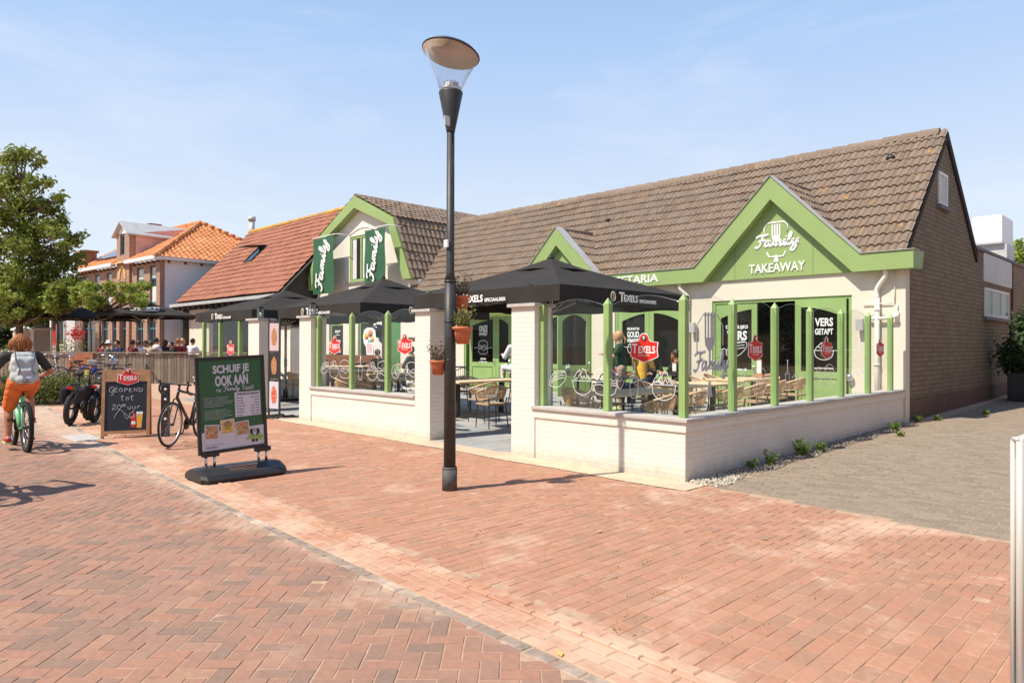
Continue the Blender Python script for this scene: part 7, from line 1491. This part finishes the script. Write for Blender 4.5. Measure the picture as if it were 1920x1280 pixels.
# planter with dark shrub, right edge
p=Vector((.85,15.4,gz(.5,15.6))); t=thing('planter','big dark red square planter with a bushy dark shrub by the side wall','planter',p); m=MB(); m.box((-.4,-.5,0),(.6,.5,.72),bev=.02); m.build('box','black_wood',t); MB().box((-.36,-.46,.7),(.56,.46,.725)).build('soil','soil',t)  # shade is put into the box colour, near black instead of red
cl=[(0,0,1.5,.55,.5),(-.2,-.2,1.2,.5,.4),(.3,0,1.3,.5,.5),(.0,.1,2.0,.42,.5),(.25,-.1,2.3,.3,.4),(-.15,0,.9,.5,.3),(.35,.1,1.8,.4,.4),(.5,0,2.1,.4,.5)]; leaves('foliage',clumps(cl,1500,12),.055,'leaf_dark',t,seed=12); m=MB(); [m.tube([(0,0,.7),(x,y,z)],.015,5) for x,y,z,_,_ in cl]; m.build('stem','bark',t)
# weeds along the wall and in the joints
def weed(x,y,h,n,lab,seed,leaf='leaf_weed',sz=.035):
    t=thing('weed',lab,'weed',(x,y,gz(x,y)),0,'weeds along the side wall'); r=np.random.RandomState(seed); m=MB(); P=[]
    for k in range(n):
        a=r.rand()*6.28; e=Vector((math.cos(a)*h*.7*r.rand(),math.sin(a)*h*.6*r.rand(),h*(.4+.6*r.rand()))); m.tube([(0,0,0),e*.5+Vector((0,0,h*.1)),e],[.004,.003,.001],4)
        for q in range(8): u=.15+.85*r.rand(); P.append(np.array(e)*u+r.randn(3)*.014)
    m.build('stem',leaf,t); leaves('foliage',np.array(P),sz,leaf,t,seed=seed,asp=.35)
for x,y,h,n,l,s in [(.16,1.35,.13,9,'small dark weed nearest the white corner in the gravel',1),(.2,1.75,.20,14,'second weed from the white corner, beside the tallest one',2),(.22,2.75,.26,22,'tallest jagged weed in the gravel under the side wall',3),(.24,3.3,.16,16,'bushy weed directly right of the tallest one',4),(.25,6.6,.16,26,'yellowish weed clump near the far end of the side wall',5),(.15,8.3,.15,20,'weed at the foot of the brown brick corner',6),(.35,8.9,.1,16,'low weed just beyond the brown brick corner',7),(.8,10.8,.12,14,'lone weed in the paving joints in the shade of the brick wall',8),(1.6,10.5,.12,12,'small sunlit weed in the paving before the planter',9),(.55,5.9,.07,10,'flat yellow weed in the paving joints beside the gravel',10)]: weed(x,y,h,n,l,s)
# tufts of joint grass
rg_=np.random.RandomState(17); P=[]
for k in range(70): x,y=.45+rg_.rand()*1.6,rg_.rand()*8; P.append(rg_.randn(10,3)*np.array([.04,.04,.006])+np.array([x,y,gz(x,y)+.008]))
for k in range(60):
    x,y=rg_.uniform(-1.5,2.6),rg_.uniform(-4,-2); P.append(rg_.randn(5,3)*np.array([.006,.05,.001])+np.array([x,y,.004]))
o=leaves('joint_grass',np.concatenate(P),.008,'leaf_weed',seed=3); tag(o,kind='stuff')

# =====================  unseen houses and trees, added to shade the lane and show in the glass
TE=Matrix(((0,-1,0,20.5),(1,0,0,-3),(0,0,1,.05),(0,0,0,1)))
simple_house('added_side_house','unseen brick house added across the grey lane, outside the picture to the right',TE,24,8.5,5.2,8.8,'red_brick','tile_brown',[(2,3.4,1,2.4),(5,6.4,1,2.4),(9,10.4,1,2.4),(14,15.4,1,2.4),(18,19.4,1,2.4)])  # added to darken the lane and fill the pane reflections
TS=Matrix(((-1,0,0,16),(0,-1,0,-24),(0,0,1,0),(0,0,0,1)))
simple_house('added_street_house','long unseen brick house added across the street, outside the picture behind the viewer',TS,34,9,5.0,8.4,'tan_brick','tile_grey',[(x,x+1.4,1,2.4) for x in range(2,32,4)])  # added for the front windows to reflect
for i,(x,y) in enumerate([(-16,-19),(-8,-20.5),(1,-19.5),(9,-20)]):
    t=thing('added_street_tree',['leftmost','second from left','third from left','rightmost'][i]+' of the four unseen street trees added opposite, outside the picture','tree',(x,y,0),0,'street trees opposite'); MB().tube([(0,0,0),(.05,0,1.5),(0,0,3.6)],[.15,.12,.06],8).build('trunk','bark',t); r_=random.Random(50+i); leaves('crown',clumps([(r_.uniform(-1.6,1.6),r_.uniform(-1.6,1.6),r_.uniform(3.0,5.6),1.1,.9) for _ in range(10)],260,60+i),.16,'leaf_dark',t,seed=i)  # added as dark foliage for the front windows to reflect

TN=Matrix(((1,0,0,7),(0,1,0,44),(0,0,1,.3),(0,0,0,1)))
simple_house('added_end_house','unseen brick house added to close the grey lane far behind, outside the picture to the right',TN,26,9,5.4,9.4,'tan_brick','tile_brown',[(x,x+1.4,1,2.4) for x in range(2,24,4)])  # added so the side panes reflect brick instead of bright sky
for i,(x,y) in enumerate([(9,37),(15,38.5),(22,36.5)]):
    t=thing('added_lane_tree',['leftmost','middle','rightmost'][i]+' of three unseen trees added at the far end of the grey lane, outside the picture','tree',(x,y,.3),0,'added trees at the end of the lane'); MB().tube([(0,0,0),(.05,0,1.5),(0,0,3.2)],[.15,.12,.06],8).build('trunk','bark',t); r_=random.Random(80+i); leaves('crown',clumps([(r_.uniform(-2,2),r_.uniform(-1.6,1.6),r_.uniform(1.6,5.6),1.2,1.0) for _ in range(12)],260,90+i),.17,'leaf_dark',t,seed=i)  # added to cover the bright horizon in the pane reflections
